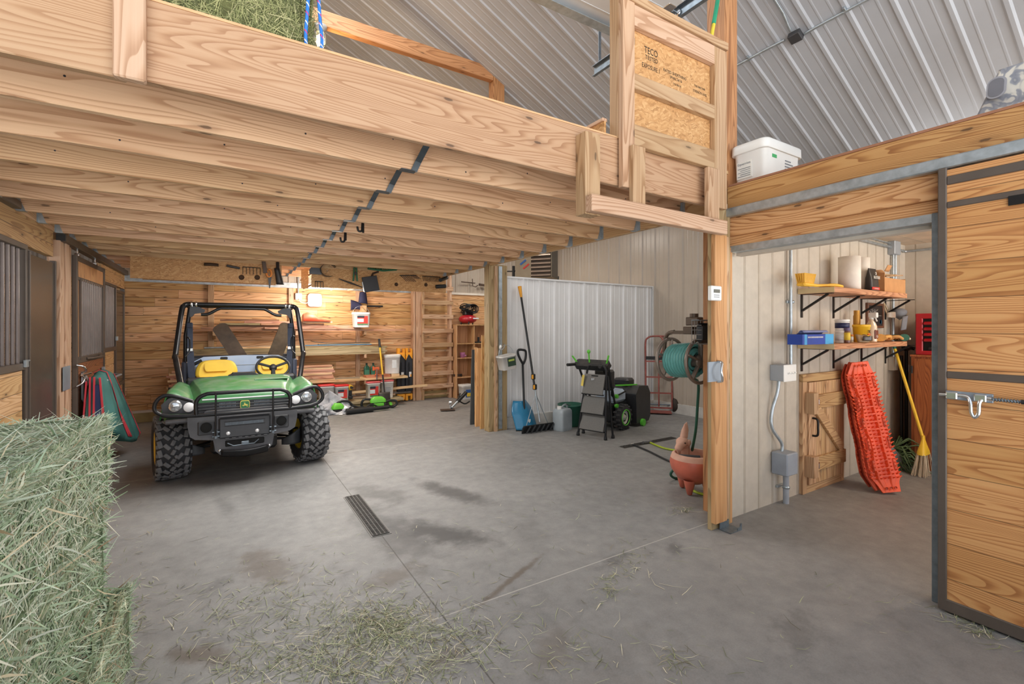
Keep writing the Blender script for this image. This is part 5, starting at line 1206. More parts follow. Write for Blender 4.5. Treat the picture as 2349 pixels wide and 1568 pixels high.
# pail hung on the treated post
q = on(1163, 828, Y=5.74)
def pl(t, w, d, h):
    y = -d*.5*.955
    MB().box(-w*.16, w*.36, y-.004, y+.012, h*.22, h*.80).build('label_patch', M('label_forest', (44, 66, 52), .5), t, world=False)
    MB().box(-w*.10, w*.28, y-.007, y, h*.56, h*.68).build('label_title', M('label_lime', (176, 190, 90), .5), t, world=False)
pt = tub((q.x, 5.72, q.z-.11), .25, .21, 0, 'hanging_pail', 'clear-white pail with dark green label hung tilted on the treated post', None, pl, d=.2, handle=.17, body=M('pail_translucent', (212, 208, 202), .35, trans=.15))
pt.rotation_euler = (0, math.radians(-9), 0)
hkp = thing('post_hook', 'white and steel hook on the treated post holding the pail', 'hook', (q.x-.06, 5.84, q.z+.20))
MB().ball((0, -.02, .0), .022, .02, .035).build('knob', WHITEP, hkp, world=False)
MB().tube(smoothpath([(.06, 0, .05), (.05, -.05, .03), (.0, -.09, -.02), (-.05, -.12, -.03), (-.06, -.13, .0)], 4), .007, 8).build('hook', CHROME, hkp, world=False)
# blue snow shovel
sv = thing('snow_shovel', 'blue scoop snow shovel with a black loop grip leaning on the white partition', 'snow shovel', on(1215, 985, Z=0))
c = on(1213, 990, Z=0.0); gx = on(1198, 815, Y=5.83)
BLUE = M('scoop_blue', (34, 118, 158), .3, coat=.3)
c = V(c.x, 5.66, 0)
top = V(c.x-.0, 5.80, .37)
def scoop(u, v):
    w = .20*(1-.42*max(0, (v-.55)/.45)**1.6) ; x = (u-.5)*2
    rib = .012*math.sin(abs(x)*5)+.018*math.exp(-(x/.18)**2)*(1-.6*v)
    return (c.x+.02+x*w*.92+.03*(1-v), c.y-.04+.16*v-.06*(1-x*x)*(1-.2*v)+.10*0-rib+.07, .015+.40*v)
MB().sheet(scoop, 20, 14, thick=-.006).build('scoop', BLUE, sv)
MB().bar(scoop(0, 0), scoop(1, 0), .012, .03).build('wear_strip', IRON, sv)
ct = Vector(scoop(.52, .75))
MB().cyl((ct.x-.01, ct.y-.03, ct.z-.25), (gx.x+.015, 5.84, gx.z-.12), .016, 10).build('shaft', BLK2, sv)
g0 = V(gx.x, 5.82, gx.z)
MB().tube(smoothpath([g0+V(.01, 0, -.13), g0+V(-.045, 0, -.05), g0+V(-.085, 0, .04), g0+V(-.07, 0, .085), g0+V(.0, 0, .085), g0+V(.055, 0, .06), g0+V(.05, 0, -.05), g0+V(.01, 0, -.13)], 5), .018, 10).build('loop_grip', BLK2, sv)
MB().prism([(-.02, .03), (.02, .03), (.018, -.005), (0, -.025), (-.018, -.005)], Vector(scoop(.55, .30))+V(0, -.02, 0), (1, 0, 0), (0, 0, 1), (0, -1, 0), .004).build('badge', WHITEP, sv)
# roof rake
a0 = on(1241, 985, Z=0.07); tp = on(1192, 657, Y=5.88)
rr_ = thing('roof_rake', 'long-handled snow roof rake with a black blade and orange tip by the blue shovel', 'roof rake', (a0.x, a0.y, 0))
dv = tp-a0
for a, b2, r1, mt, nm in ((0.05, .42, .013, STEEL, 'lower_pole'), (.30, .92, .016, BLK2, 'upper_pole')):
    MB().cyl(a0+dv*a, a0+dv*b2, r1, 10).build(nm, mt, rr_)
MB().cyl(a0+dv*.92, a0+dv*1.0, .018, 10, r2=.03).build('tip_grip', M('grip_orange', (228, 160, 44), .45), rr_)
for a in (.285, .355): MB().box(*(lambda p: (p.x-.025, p.x+.025, p.y-.03, p.y+.02, p.z-.04, p.z+.04, .008))(a0+dv*a)).build('clamp', BLK2, rr_); 
for a in (.285, .355): MB().box(*(lambda p: (p.x-.035, p.x-.012, p.y-.036, p.y-.01, p.z-.03, p.z+.03, .005))(a0+dv*a)).build('clamp_lever', M('grip_orange', (228, 160, 44), .45), rr_)
e0, e1 = on(1199, 996, Z=.0), on(1280, 985, Z=.03)
e0 = V(e0.x, e0.y, .0); e1 = V(e1.x+.02, e0.y-.02, .0)
MB().sheet(lambda u, v: (e0.x+(e1.x-e0.x)*u, e0.y+.02-.05*v*v, .005+.11*v+.0*u), 20, 4, thick=.012).build('blade', BLK2, rr_)
m = MB()
for k in range(6): x = e0.x+(e1.x-e0.x)*(.1+.15*k); m.bar((x, e0.y-.012, .01), (x+.05, e0.y-.045, .11), .012, .02)
m.build('blade_ribs', BLK2, rr_)
for s in (.12, .88): MB().cyl(a0+dv*.24, (e0.x+(e1.x-e0.x)*s, e0.y+.03, .06), .006, 8).build('brace', STEEL, rr_)
# water jug
q = on(1296, 987, Z=0); jg = thing('water_jug', 'translucent square water jug standing by the step stool', 'jug', (q.x+.0, q.y+.06, 0), .25)
JUG = M('jug_translucent', (196, 206, 212), .3, trans=.35)
MB().loft([[Vector((a*k, b*k, h)) for a, b in rpoly(.25, .20, .035, 5)] for h, k in ((0, .93), (.01, .98), (.05, 1), (.25, 1), (.29, .97), (.315, .8), (.32, .6))]).build('body', JUG, jg, world=False)
MB().tube(smoothpath([(.0, 0, .31), (-.0, 0, .345), (.07, 0, .365), (.11, 0, .34), (.105, 0, .29)], 4), .014, 8).build('handle', JUG, jg, world=False)
MB().cyl((-.07, 0, .31), (-.07, 0, .355), .035, 14).build('cap', WHITEP, jg, world=False)
MB().tube(smoothpath([(.07, -.02, .37), (.12, -.04, .345), (.13, -.05, .36)], 4), .004, 6).build('cord', BLACK, jg, world=False)
q = on(1316, 978, Z=0); gb = thing('green_bin', 'dark green round bin standing behind the water jug', 'bin', (q.x+.03, 5.62, 0))
MB().lathe([(0, 0), (.16, 0), (.17, .02), (.185, .30), (.20, .31), (.20, .33), (.18, .33), (.17, .05), (0, .03)], n=28).build('bin', M('bin_green', (40, 96, 78), .45), gb, world=False)
# step stool
A = on(1326, 998, Z=0); B = on(1389, 1009, Z=0)
ss = thing('step_stool', 'folded black three-step stool with grey ribbed treads', 'step stool', ((A.x+B.x)/2, (A.y+B.y)/2, 0))
ux = V(B.x-A.x, B.y-A.y, 0); wst = ux.length; ux.normalize(); uy = V(-ux.y, ux.x, 0)      # uy: away from the camera
SB = M('stool_black', (40, 41, 44), .35, .4); TR = M('tread_grey', (118, 117, 114), .7, 0, .05, 90, bump=.4)
o_ = V(A.x, A.y, 0)
def SP(x, y, z): return o_+ux*(wst*x)+uy*y+V(0, 0, z)
Hs = 0.98
frm = [SP(0.0, 0, 0), SP(.09, .05, .45), SP(.19, .10, .86), SP(.22, .105, .93), SP(.32, .11, Hs), SP(.74, .11, Hs), SP(.88, .105, .93), SP(.90, .10, .86), SP(.95, .05, .45), SP(1.0, 0, 0)]
MB().tube(smoothpath(frm, 4), .015, 10).build('front_frame', SB, ss)
for x0 in (0, 1): MB().tube([SP(x0*1.0+(.06 if x0 else -.03), .16, 0), SP((.16 if not x0 else .92), .13, .84)], .014, 10).build('rear_leg', SB, ss)
for x0, y0 in ((0, 0), (1, 0), (1.06, .16), (-.03, .16)): p = SP(x0, y0, 0); MB().lathe([(0, 0), (.024, 0), (.024, .02), (.017, .05)], p, n=12).build('rubber_foot', BLACKP, ss)
MB().cyl(SP(.36, .11, Hs), SP(.70, .11, Hs), .021, 12).build('hand_grip', BLACKP, ss)
for z0, z1, xa, xb in ((.60, .865, .17, .90), (.335, .56, .115, .91), (.105, .305, .06, .925)):
    def tr(u, v, z0=z0, z1=z1, xa=xa, xb=xb): return SP(xa+(xb-xa)*u, -.015+.10*v*.8+.02*math.sin(pi*u)*0, z0+(z1-z0)*v)
    MB().sheet(tr, 10, 8, thick=.022).build('tread', TR, ss, bevel=.004)
    MB().tube([SP(xa-.03, -.0, z0-.005), SP(xb+.03, -.0, z0-.005)], .011, 8).build('tread_rail', SB, ss)
MB().box(-.03, .03, -.003, .003, -.013, .013).build('badge', LW, ss, world=False).location = SP(.52, .03, .80)-ss.location
MB().bar(SP(.165, -.012, .70), SP(.195, .01, .85), .035, .004, uy).build('warning_strip', M('strip_yellow', (220, 196, 90), .5), ss)
MB().bar(SP(.42, .062, .835), SP(.66, .062, .835), .012, .03).build('carry_slot', BLACK, ss)
# snow blower behind the stool
q = on(1432, 985, Z=0)
sb = thing('snow_blower', 'black snow blower with lime green levers parked behind the step stool', 'snow blower', (q.x-.05, q.y+.24, 0), math.radians(-75))
LM = M('lever_lime', (98, 200, 60), .4); BLO = M('blower_black', (44, 44, 46), .4, 0, .1, 8, dust=((100, 92, 84), .5)); GREYP = M('housing_grey', (176, 190, 206), .4)
def swheel(x, y, nm='wheel'):
    w = thing(nm, None, None); w.parent = sb; w.location = (x, y, .185); MTX[w] = MTX[sb] @ Matrix.Translation(w.location)
    MB().lathe([(.10, -.055), (.16, -.06), (.178, -.04), (.182, 0), (.178, .04), (.16, .06), (.10, .055)], axis=(1, 0, 0), n=30).build('tire', RUBBER, w, world=False)
    m = MB()
    for k in range(16):
        a = 2*pi*k/16
        for s in (-1, 1): m.obb((s*.028, math.cos(a+s*.1)*.183, math.sin(a+s*.1)*.183), V(1, 0, 0), V(0, -math.sin(a), math.cos(a)), V(0, math.cos(a), math.sin(a)), .055, .028, .022, .004)
    m.build('tread_lugs', M('lug_dark', (70, 70, 70), .8), w, world=False)
    MB().lathe([(.105, .056), (.108, .064), (.118, .064), (.12, .056)], axis=(1, 0, 0), n=28).build('rim_ring', LM, w, world=False)
    MB().lathe([(0, .05), (.03, .052), (.05, .02), (.10, .03), (.105, .05), (.105, -.05), (0, -.04)], axis=(1, 0, 0), n=24).build('rim', CHROME, w, world=False)
swheel(.22, -.02); swheel(-.22, -.02)
MB().box(-.15, .15, -.25, .26, .12, .40, .03).build('drive_housing', BLK2, sb, world=False)
MB().box(-.16, .17, -.20, .20, .38, .58, .05).build('motor_cover', GREYP, sb, world=False)
aug = [(.02, .05), (.40, .05), (.46, .12), (.46, .48), (.38, .60), (.10, .62), (0, .50)]
MB().prism([(a-.0, b) for a, b in aug], (-.28, .24, 0), (0, 1, 0), (0, 0, 1), (1, 0, 0), .58).build('auger_housing', BLO, sb, world=False, bevel=.015)
MB().box(-.12, .14, .28, .50, .60, .72, .03).build('chute', BLO, sb, world=False)
MB().cyl((.30, .42, .056), (.34, .42, .056), .055, 18).build('skid_wheel', LM, sb, world=False)
for s in (-1, 1): MB().tube(smoothpath([(s*.20, -.20, .40), (s*.24, -.40, .80), (s*.26, -.48, .95), (s*.26, -.62, .97)], 4), .016, 8).build('handlebar', BLK2, sb, world=False)
for s in (-1, 1): MB().cyl((s*.26, -.56, .97), (s*.27, -.72, .97), .022, 10).build('hand_grip', BLACKP, sb, world=False)
MB().prism(rpoly(.56, .14, .04), (0, -.46, .94), (1, 0, 0), (0, .75, .66), (0, -.66, .75), .08).build('control_panel', BLO, sb, world=False, bevel=.01)
MB().box(-.06, .22, -.36, -.22, .60, .90, .03).build('battery_box', BLO, sb, world=False)
for x, h in ((-.25, .10), (-.04, .16), (.24, .13)): MB().bar((x, -.50, .99), (x+(.0 if abs(x) < .1 else (.05 if x > 0 else -.08)), -.52, .99+h), .022, .014, (0, 1, 0), .004).build('lever', LM, sb, world=False)
MB().ball((-.04, -.52, 1.16), .028, .02, .03).build('lever_knob', LM, sb, world=False)
for zz in (.50, .36): MB().cyl((.17, -.14, zz), (.21, -.14, zz), .03, 14).build('knob', LM, sb, world=False)
MB().bar((.10, .0, .64), (.20, .45, .62), .02, .02).build('chute_rod', LM, sb, world=False)
MB().tube(smoothpath([(.16, -.45, .9), (.20, -.3, .7), (.16, -.2, .5), (.2, .1, .55)], 5), .012, 6).build('cable', BLACK, sb, world=False)
# hand truck
q0, q1 = on(1485, 950, Z=0), on(1545, 948, Z=0)
rr1 = M('handtruck_red', (150, 84, 76), .5, .1, .12, 12)
hx = thing('hand_truck', 'faded red hand truck with two black pneumatic tires standing in the corner', 'hand truck', ((q0.x+q1.x)/2, (q0.y+q1.y)/2, 0))
cxm = (q0.x+q1.x)/2; ang = math.radians(-46); ux = V(math.cos(ang), math.sin(ang), 0); uy = V(-ux.y, ux.x, 0)
oc = V(cxm+.10, (q0.y+q1.y)/2+.12, 0)
def HP(x, y, z): return oc+ux*x+uy*(y+.10*z)+V(0, 0, z)
hw = .225
mb = MB(); mb.tube(smoothpath([HP(-hw, 0, .08), HP(-hw, 0, .9), HP(-hw, 0, 1.24), HP(-hw+.04, 0, 1.32), HP(-.1, 0, 1.35), HP(.1, 0, 1.35), HP(hw-.04, 0, 1.32), HP(hw, 0, 1.24), HP(hw, 0, .9), HP(hw, 0, .08)], 5), .016, 10)
mb.build('frame', rr1, hx)
MB().tube(smoothpath([HP(.02, 0, 1.35), HP(.07, -.03, 1.30), HP(.08, -.06, 1.18), HP(.04, -.05, 1.05), HP(0, 0, .93)], 5), .014, 8).build('loop_handle', rr1, hx)
MB().tube([HP(0, 0, .93), HP(0, 0, .1)], .013, 8).build('center_bar', rr1, hx)
for zz in (.90, .62, .34, .08): MB().bar(HP(-hw, 0, zz), HP(hw, 0, zz), .02, .025).build('cross_bar', rr1, hx)
MB().bar(HP(-hw, -.02, .96), HP(hw+.04, -.02, .96), .02, .06).build('webbing', BLK2, hx)
MB().obb(HP(0, -.02, .03)-uy*.10, ux, uy, V(0, 0, 1), .40, .24, .012).build('toe_plate', rr1, hx)
MB().cyl(HP(-.28, .05, .13), HP(.28, .05, .13), .012, 8).build('axle', STEEL_D, hx)
for s in (-1, 1):
    w = thing('wheel', None, None); w.parent = hx; w.matrix_local = MTX[hx].inverted() @ (Matrix.Translation(HP(s*.27, .05, .13)) @ Matrix.Rotation(ang+math.radians(6), 4, 'Z')); MTX[w] = MTX[hx] @ w.matrix_local
    MB().lathe([(.07, -.04), (.11, -.045), (.127, -.025), (.13, 0), (.127, .025), (.11, .045), (.07, .04)], axis=(1, 0, 0), n=28).build('tire', M('dusty_rubber', (62, 54, 48), .85, 0, .1, 8), w, world=False)
    MB().lathe([(0, -.03), (.06, -.035), (.07, -.02), (.07, .02), (.06, .035), (0, .03)], axis=(1, 0, 0), n=20).build('hub', M('hub_beige', (150, 136, 118), .5), w, world=False)
# hose reel on the back of the tack room wall
HX, HZ, HY0 = 3.385, 1.222, 2.47
hr = thing('hose_reel', 'bronze wall hose reel wound with a green garden hose behind the tack room post', 'hose reel', (HX, 2.62, HZ))
BRZ = M('reel_bronze', (128, 116, 106), .38, .45, .05, 12)
for y in (HY0, HY0+.30):
    m = MB(); m.tube([(HX+.182*math.cos(2*pi*i/40), y, HZ+.182*math.sin(2*pi*i/40)) for i in range(40)], .015, 8, closed=True)
    for k in range(5):
        a = 2*pi*k/5+.3; m.bar((HX+.03*math.cos(a), y, HZ+.03*math.sin(a)), (HX+.178*math.cos(a), y, HZ+.178*math.sin(a)), .018, .035, (0, 1, 0), .004)
    m.lathe([(0, -.018), (.05, -.014), (.06, 0), (.05, .014), (0, .018)], (HX, y, HZ), (0, 1, 0), 20)
    m.build('side_disc', BRZ, hr)
MB().cyl((HX, HY0, HZ), (HX, HY0+.30, HZ), .05, 16).build('drum', BRZ, hr)
HG = M('hose_teal', (84, 148, 142), .45, 0, .06, 20)
m = MB(); pts = []
for L_, rad in enumerate((.075, .105, .135)):
    n = 8
    for k in range(n*16):
        t_ = k/(n*16); yy = HY0+.035+.23*(t_ if L_ % 2 == 0 else 1-t_); a = 2*pi*k/16
        pts.append((HX+(rad+.007*math.sin(k*.37))*math.cos(a), yy+.012*math.sin(a*2+L_), HZ+(rad+.007*math.sin(k*.37))*math.sin(a)))
MB().tube(pts, .0165, 6).build('wound_hose', HG, hr)
m = MB().bar((HX, HY0-.05, HZ), (HX, HY0-.05, HZ+.26), .045, .02, (0, 1, 0)).bar((HX, HY0-.06, HZ+.24), (HX, HY0+.30, HZ+.24), .03, .03).tube(smoothpath([(HX-.0, HY0+.36, HZ), (HX, HY0+.37, HZ+.12), (HX, HY0+.34, HZ+.22), (HX, HY0+.26, HZ+.245)], 5), .018, 8)
m.box(HX-.045, HX+.035, HY0+.05, HY0+.14, HZ+.225, HZ+.29, .006).box(HX-.035, HX+.045, HY0+.0, HY0+.12, HZ+.30, HZ+.37, .006).cyl((HX, HY0+.06, HZ+.37), (HX, HY0+.06, HZ+.40), .035, 12).bar((HX+.02, HY0-.17, HZ+.26), (HX+.02, HY0+.1, HZ+.26), .04, .04)
m.build('swing_bracket', M('bracket_brown', (88, 74, 62), .45, .3), hr)
q0, q1 = on(1587, 735, Y=HY0-.07), on(1640, 787, Y=HY0-.07)
m = MB(); x0, x1, z0, z1 = q0.x, q0.x+.22, q1.z, q0.z
for k in range(7): 
    x = x0+(x1-x0)*k/6; m.cyl((x, HY0-.07, z0), (x, HY0-.07, z1), .0028, 6).cyl((x, HY0-.07, z0), (x, 2.31, z0), .0028, 6)
for k in range(6): 
    z = z0+(z1-z0)*k/5; m.cyl((x0, HY0-.07, z), (x1, HY0-.07, z), .0028, 6).cyl((x0, HY0-.07, z), (x0, 2.31, z), .0028, 6)
m.build('wire_basket', M('wire_grey', (120, 116, 112), .4, .5), hr)
MB().box(x0-.02, x1, HY0-.08, 2.32, z1+.002, z1+.006).build('basket_lid', STEEL_D, hr)
solo('hose_nozzles', MB().box(x0+.015, x1-.01, 2.33, HY0-.08, z0+.006, z1-.02, .03), BLK2, 'black rubber item stored inside the wire basket of the hose reel', 'basket contents').name = 'rubber_bundle'
BRASS = M('brass', (184, 146, 92), .35, .6)
MB().cyl((HX+.01, HY0-.06, HZ-.0), (HX+.07, HY0-.07, HZ-.02), .022, 10).box(HX+.03, HX+.085, HY0-.10, HY0-.05, HZ-.03, HZ+.02, .008).build('brass_fitting', BRASS, hr)
MB().cyl((HX+.065, HY0-.075, HZ-.03), (HX+.085, HY0-.075, HZ-.14), .015, 10).build('hose_cuff', M('cuff_grey', (92, 92, 96), .5), hr)
LIMEH = M('hose_lime', (170, 190, 52), .45)
g0 = on(1484, 1015, Z=.015); g1 = on(1580, 1044, Z=.015)
hl = thing('lime_hose', 'lime green water hose running from the reel down to the floor drain', 'hose', (g1.x, g1.y, 0))
MB().tube(smoothpath([(HX+.085, HY0-.075, HZ-.13), (HX+.11, HY0-.07, .8), (HX+.16, HY0-.06, .3), (HX+.22, HY0+.05, .05), (3.75, 2.9, .014), (g1.x, g1.y, .014), ((g0.x+g1.x)/2, (g0.y+g1.y)/2+.05, .014), (g0.x+.05, g0.y, .014)], 8), .012, 8).build('hose', LIMEH, hl)
MB().cyl((g0.x+.08, g0.y-.01, .016), (g0.x-.05, g0.y+.02, .02), .017, 10).build('cuff', M('cuff_grey', (92, 92, 96), .5), hl)
k0, k1 = on(1451, 1019, Z=.012), on(1550, 1062, Z=.012)
hb_ = thing('black_hose', 'short black hose with a steel coupling on the floor by the animal pot', 'hose', (k0.x, k0.y, 0))
MB().tube(smoothpath([(k0.x, k0.y, .014), ((k0.x*2+k1.x)/3, (k0.y*2+k1.y)/3-.03, .014), (k1.x, k1.y, .014), (k1.x+.25, k1.y-.12, .014), (4.0, 2.6, .014)], 8), .011, 8).build('hose', BLACKP, hb_)
MB().cyl((k0.x-.03, k0.y+.01, .018), (k0.x+.01, k0.y, .016), .014, 10).build('coupling', CHROME, hb_)
solo('green_hose', MB().tube(smoothpath([(HX+.02, HY0+.08, HZ-.15), on(1602, 880, Y=HY0+.12), on(1600, 930, Y=2.66), on(1596, 985, Y=2.72), on(1588, 1030, Y=2.84), on(1582, 1052, Y=2.96), (3.70, 3.02, .10), (3.8, 3.05, .013), (4.0, 3.0, .013)], 8), .0125, 8), M('hose_green', (30, 84, 66), .45), 'dark green hose hanging from the reel down behind the animal pot', 'hose')
# terracotta animal planter
TC = M('terracotta', (196, 104, 82), .42, 0, .10, 5, coat=.15); TCP = M('terracotta_pale', (206, 160, 138), .6, 0, .08, 6)
pq = V(3.66, 2.74, 0)
pp = thing('animal_planter', 'terracotta animal-shaped planter on small cone feet behind the tack room post', 'planter', (pq.x, pq.y, 0))
def PL(x, y, z): return (x*1.0, y, z)
MB().lathe([(0, .09), (.07, .10), (.135, .15), (.185, .24), (.198, .31), (.19, .36)], n=36).build('bowl', TC, pp, world=False, label='glazed terracotta bowl')
MB().lathe([(.19, .36), (.178, .40), (.160, .415), (.148, .41), (.150, .38), (.14, .28), (.05, .18), (0, .17)], n=36).build('rim', TCP, pp, world=False, label='unglazed pale rim')
for a in (3.5, 5.0, 1.6): MB().lathe([(0.004, 0), (.02, .01), (.04, .10), (.05, .16)], (.115*math.cos(a), .115*math.sin(a), 0), n=12).build('foot', TC, pp, world=False)
hd = V(-.10, .17, .40)
nk = MB()
nk.tube(smoothpath([(.02, .15, .33), (.05, .155, .38), (.07, .16, .43), (.05, .15, .475)], 4), [.08, .072, .064, .062, .060, .058, .056, .056, .056, .057, .058, .056, .05], 14)
nk.ball((.04, .145, .485), .058, .058, .056); nk.tube([(.02, .135, .48), (-.04, .11, .465), (-.075, .095, .455)], [.048, .038, .033], 12); nk.ball((-.078, .093, .452), .035, .033, .04)
nk.build('head', TCP, pp, world=False)
MB().cyl((-.085, .09, .44), (-.075, .09, .36), .022, 10, r2=.008).build('beard', TCP, pp, world=False)
for s in (0, 1): MB().tube([(.055+.05*s, .15+.03*s, .52), (.075+.06*s, .155+.03*s, .60), (.095+.06*s, .16+.03*s, .68)], [.032, .026, .005], 10).build('horn', TCP, pp, world=False)
for s in (0, 1): MB().ball((.065+.05*s, .095+.09*s, .485), .022, .014, .034).build('ear', TCP, pp, world=False)
MB().lathe([(0, 0), (.008, .001), (.008, .006)], (-.005, .085, .495), (-.4, -.9, 0), 8).build('eye', M('eye_dark', (60, 40, 34), .6), pp, world=False)
MB().tube(smoothpath([(-.02, -.18, .37), (.0, -.19, .45), (.05, -.17, .46), (.08, -.15, .40)], 4), .03, 10).build('tail', TCP, pp, world=False)
MB().tube(smoothpath([(-.15, .03, .40), (-.11, -.04, .405), (-.04, -.09, .40)], 3), .018, 8).build('dark_rag', M('rag', (64, 66, 70), .8), pp, world=False).name = 'rag'
pp.scale = (1.06, 1.06, .86)
# drains
def drain(pts, name, label, ax, L, W, c):
    t = thing(name, label, 'floor drain', (c.x, c.y, 0)); ux = V(*ax).normalized(); uy = V(-ux.y, ux.x, 0)
    D = M('drain_iron', (74, 72, 70), .55, .4, .1, 20); DB = M('drain_black', (24, 24, 24), .8)
    MB().obb(V(c.x, c.y, .0015), ux, uy, V(0, 0, 1), L+.03, W+.03, .003).build('rim', M('drain_rim', (116, 114, 110), .6), t)
    MB().obb(V(c.x, c.y, .003), ux, uy, V(0, 0, 1), L, W, .002).build('channel', DB, t)
    m = MB(); n = int(L/.020)
    for k in range(n+1): m.obb(V(c.x, c.y, .006)+ux*(-L/2+L*k/n), ux, uy, V(0, 0, 1), .007, W, .006)
    for k in range(5): m.obb(V(c.x, c.y, .006)+uy*(-W/2+W*k/4), ux, uy, V(0, 0, 1), L, .008, .006)
    m.build('grate', D, t)
drain(None, 'floor_drain', 'dark slotted trench drain in the floor joint of the aisle', (0, 1, 0), .90, .115, V(.967, 3.81, 0))
d0, d1 = on(1427, 1026, Z=0), on(1545, 1004, Z=0)
drain(None, 'floor_drain', 'long slotted trench drain in the floor beneath the hose ends', (d1.x-d0.x, d1.y-d0.y, 0), (d1-d0).length, .075, (d0+d1)/2)
# fittings on the tack room post
tm = thing('thermostat', 'white thermostat on the pine post of the tack room', 'thermostat', (3.0, 2.09, 1.80))
q0, q1 = on(1625, 655, Y=2.09), on(1648, 690, Y=2.09)
MB().box(q0.x, q1.x, 2.062, 2.098, q1.z, q0.z, .006).build('case', WHITEP, tm)
MB().box(q0.x+.022, q1.x-.028, 2.058, 2.064, q0.z-.05, q0.z-.026).build('display', M('display', (86, 90, 84), .3), tm)
for k in range(2): MB().box(q0.x+.026, q1.x-.034, 2.059, 2.064, q1.z+.022+.014*k, q1.z+.028+.014*k).build('button', GREYBOX, tm)
q0, q1 = on(1627, 830, Y=2.09), on(1659, 873, Y=2.09)
sp_ = thing('pull_plate', 'zinc plate with a twisted pull handle on the tack room post', 'door plate', (q0.x, 2.09, q1.z))
MB().box(q0.x-.01, q0.x+.14, 2.090, 2.099, q1.z, q0.z).box(q0.x+.137, q0.x+.142, 2.090, 2.15, q1.z, q0.z).build('plate', MATS['plate_zinc'], sp_)
zc = (q0.z+q1.z)/2; xc = q0.x+.105
MB().tube(smoothpath([(xc, 2.095, zc+.075), (xc-.0, 2.06, zc+.065), (xc-.03, 2.045, zc+.01), (xc-.02, 2.045, zc-.04), (xc, 2.06, zc-.07), (xc, 2.095, zc-.078)], 5), .009, 8).build('pull_handle', CHROME, sp_)
fg = thing('floor_guide', 'galvanized floor guide bracket at the foot of the tack room post', 'bracket', (3.2, 2.05, 0))
MB().box(3.13, 3.27, 2.03, 2.12, 0.001, .006).box(3.13, 3.24, 2.115, 2.12, 0.0, .055).prism([(0, 0), (.05, 0), (.05, .05), (.035, .05), (.03, .03), (0, .02)], (3.22, 2.03, 0), (1, 0, 0), (0, 0, 1), (0, 1, 0), .006).build('bracket', STEEL_D, fg)
# ================================================================ TACK ROOM
def tw(px, py, dy=0.0): return on(px, py, Y=YW-dy)
# conduit run, switch box, grey junction box
cd = thing('switch_conduit', 'silver conduit with white three-toggle switch box and grey junction box on the tan wall', 'electrical conduit', tw(1796, 1158))
a, b = tw(1814, 545, .03), tw(1814, 842, .05)
MB().cyl((a.x, YW-.03, 2.47), (a.x, YW-.03, b.z), .0135, 10).build('upper_conduit', STEEL, cd)
c = tw(1814, 692, .02)
MB().box(c.x-.05, c.x+.05, YW-.018, YW, c.z-.012, c.z+.012, .003).lathe([(.014, -.012), (.020, -.010), (.020, .010), (.014, .012)], (c.x, YW-.03, c.z), (0, 0, 1), 12).build('clamp', STEEL, cd)
s0, s1 = tw(1799, 838, .12), tw(1826, 872, .12)
MB().box(s0.x-.0, s1.x, YW-.115, YW, s1.z, s0.z, .004).build('switch_box', GREYBOX, cd)
MB().box(s0.x-.004, s1.x+.004, YW-.122, YW-.113, s1.z-.004, s0.z+.004, .004).build('switch_plate', WHITEP, cd)
for k in range(3): 
    x = s0.x+(s1.x-s0.x)*(.3+.23*k); z = (s0.z+s1.z)/2-.005
    MB().bar((x, YW-.12, z), (x-.006, YW-.145, z+.012), .010, .010).build('toggle', WHITEP, cd)
e0 = tw(1795, 1037, .06)
MB().tube(smoothpath([(s0.x+.03, YW-.06, s1.z), (s0.x+.025, YW-.05, s1.z-.1), (s0.x-.02, YW-.03, .80), (s0.x-.02, YW-.03, .66), (e0.x+.005, YW-.05, .52), (e0.x+.005, YW-.05, e0.z)], 6), .0135, 10).build('lower_conduit', STEEL, cd)
j0, j1 = tw(1806, 1043, .14), tw(1831, 1088, .14)
MB().box(j0.x, j1.x+.0, YW-.14, YW-.005, j1.z+.005, j0.z, .008).build('junction_box', M('junction_grey', (146, 154, 164), .5), cd)
f0 = tw(1796, 1158, .05)
MB().cyl((f0.x+.03, YW-.06, 0), (f0.x+.03, YW-.06, j1.z+.02), .024, 14).build('floor_pipe', M('pvc_grey', (160, 166, 174), .5), cd)
MB().lathe([(.024, -.012), (.03, -.010), (.03, .010), (.024, .012)], (f0.x+.03, YW-.06, .14), (0, 0, 1), 14).box(f0.x-.03, f0.x+.09, YW-.02, YW, .13, .15, .003).build('pipe_clamp', STEEL, cd)
# low plank door
W_HATCH_Z = wood('hatch_plank', (206, 172, 130), (184, 146, 104), (140, 100, 66), 'z', plank=0.095, pax='x', plen=9, rings=5, knots=.6, tint=.13, seam=.003)
W_HATCH_X = wood('hatch_board', (200, 166, 122), (178, 140, 98), (138, 100, 66), 'x', rings=6, knots=.7)
W_HATCHZ2 = wood('hatch_board', (200, 166, 122), (178, 140, 98), (138, 100, 66), 'z', rings=6, knots=.5)
x0, x1 = 4.42, 5.20
hd = thing('plank_hatch', 'low plank hatch door with a diagonal brace in the tan tack room wall', 'hatch door', ((x0+x1)/2, YW-.03, 0))
MB().box(x0, x0+.07, YW-.035, YW, 0, 1.075, .003).box(x1-.07, x1, YW-.035, YW, 0, 1.075, .003).build('side_jamb', W_HATCHZ2, hd)
MB().box(x0, x1, YW-.036, YW, 1.01, 1.08, .003).build('head_jamb', W_HATCH_X, hd); MB().box(x0, x1, YW-.034, YW, 0.0, .075, .003).build('sill_board', W_HATCH_X, hd)
leaf = MB().box(x0+.075, x1-.075, YW-.050, YW-.012, .08, 1.005).build('leaf', W_HATCH_Z, hd)
for z in (.20, .765): MB().box(x0+.11, x1-.055, YW-.076, YW-.05, z, z+.125, .003).build('ledge', W_HATCH_X, leaf)
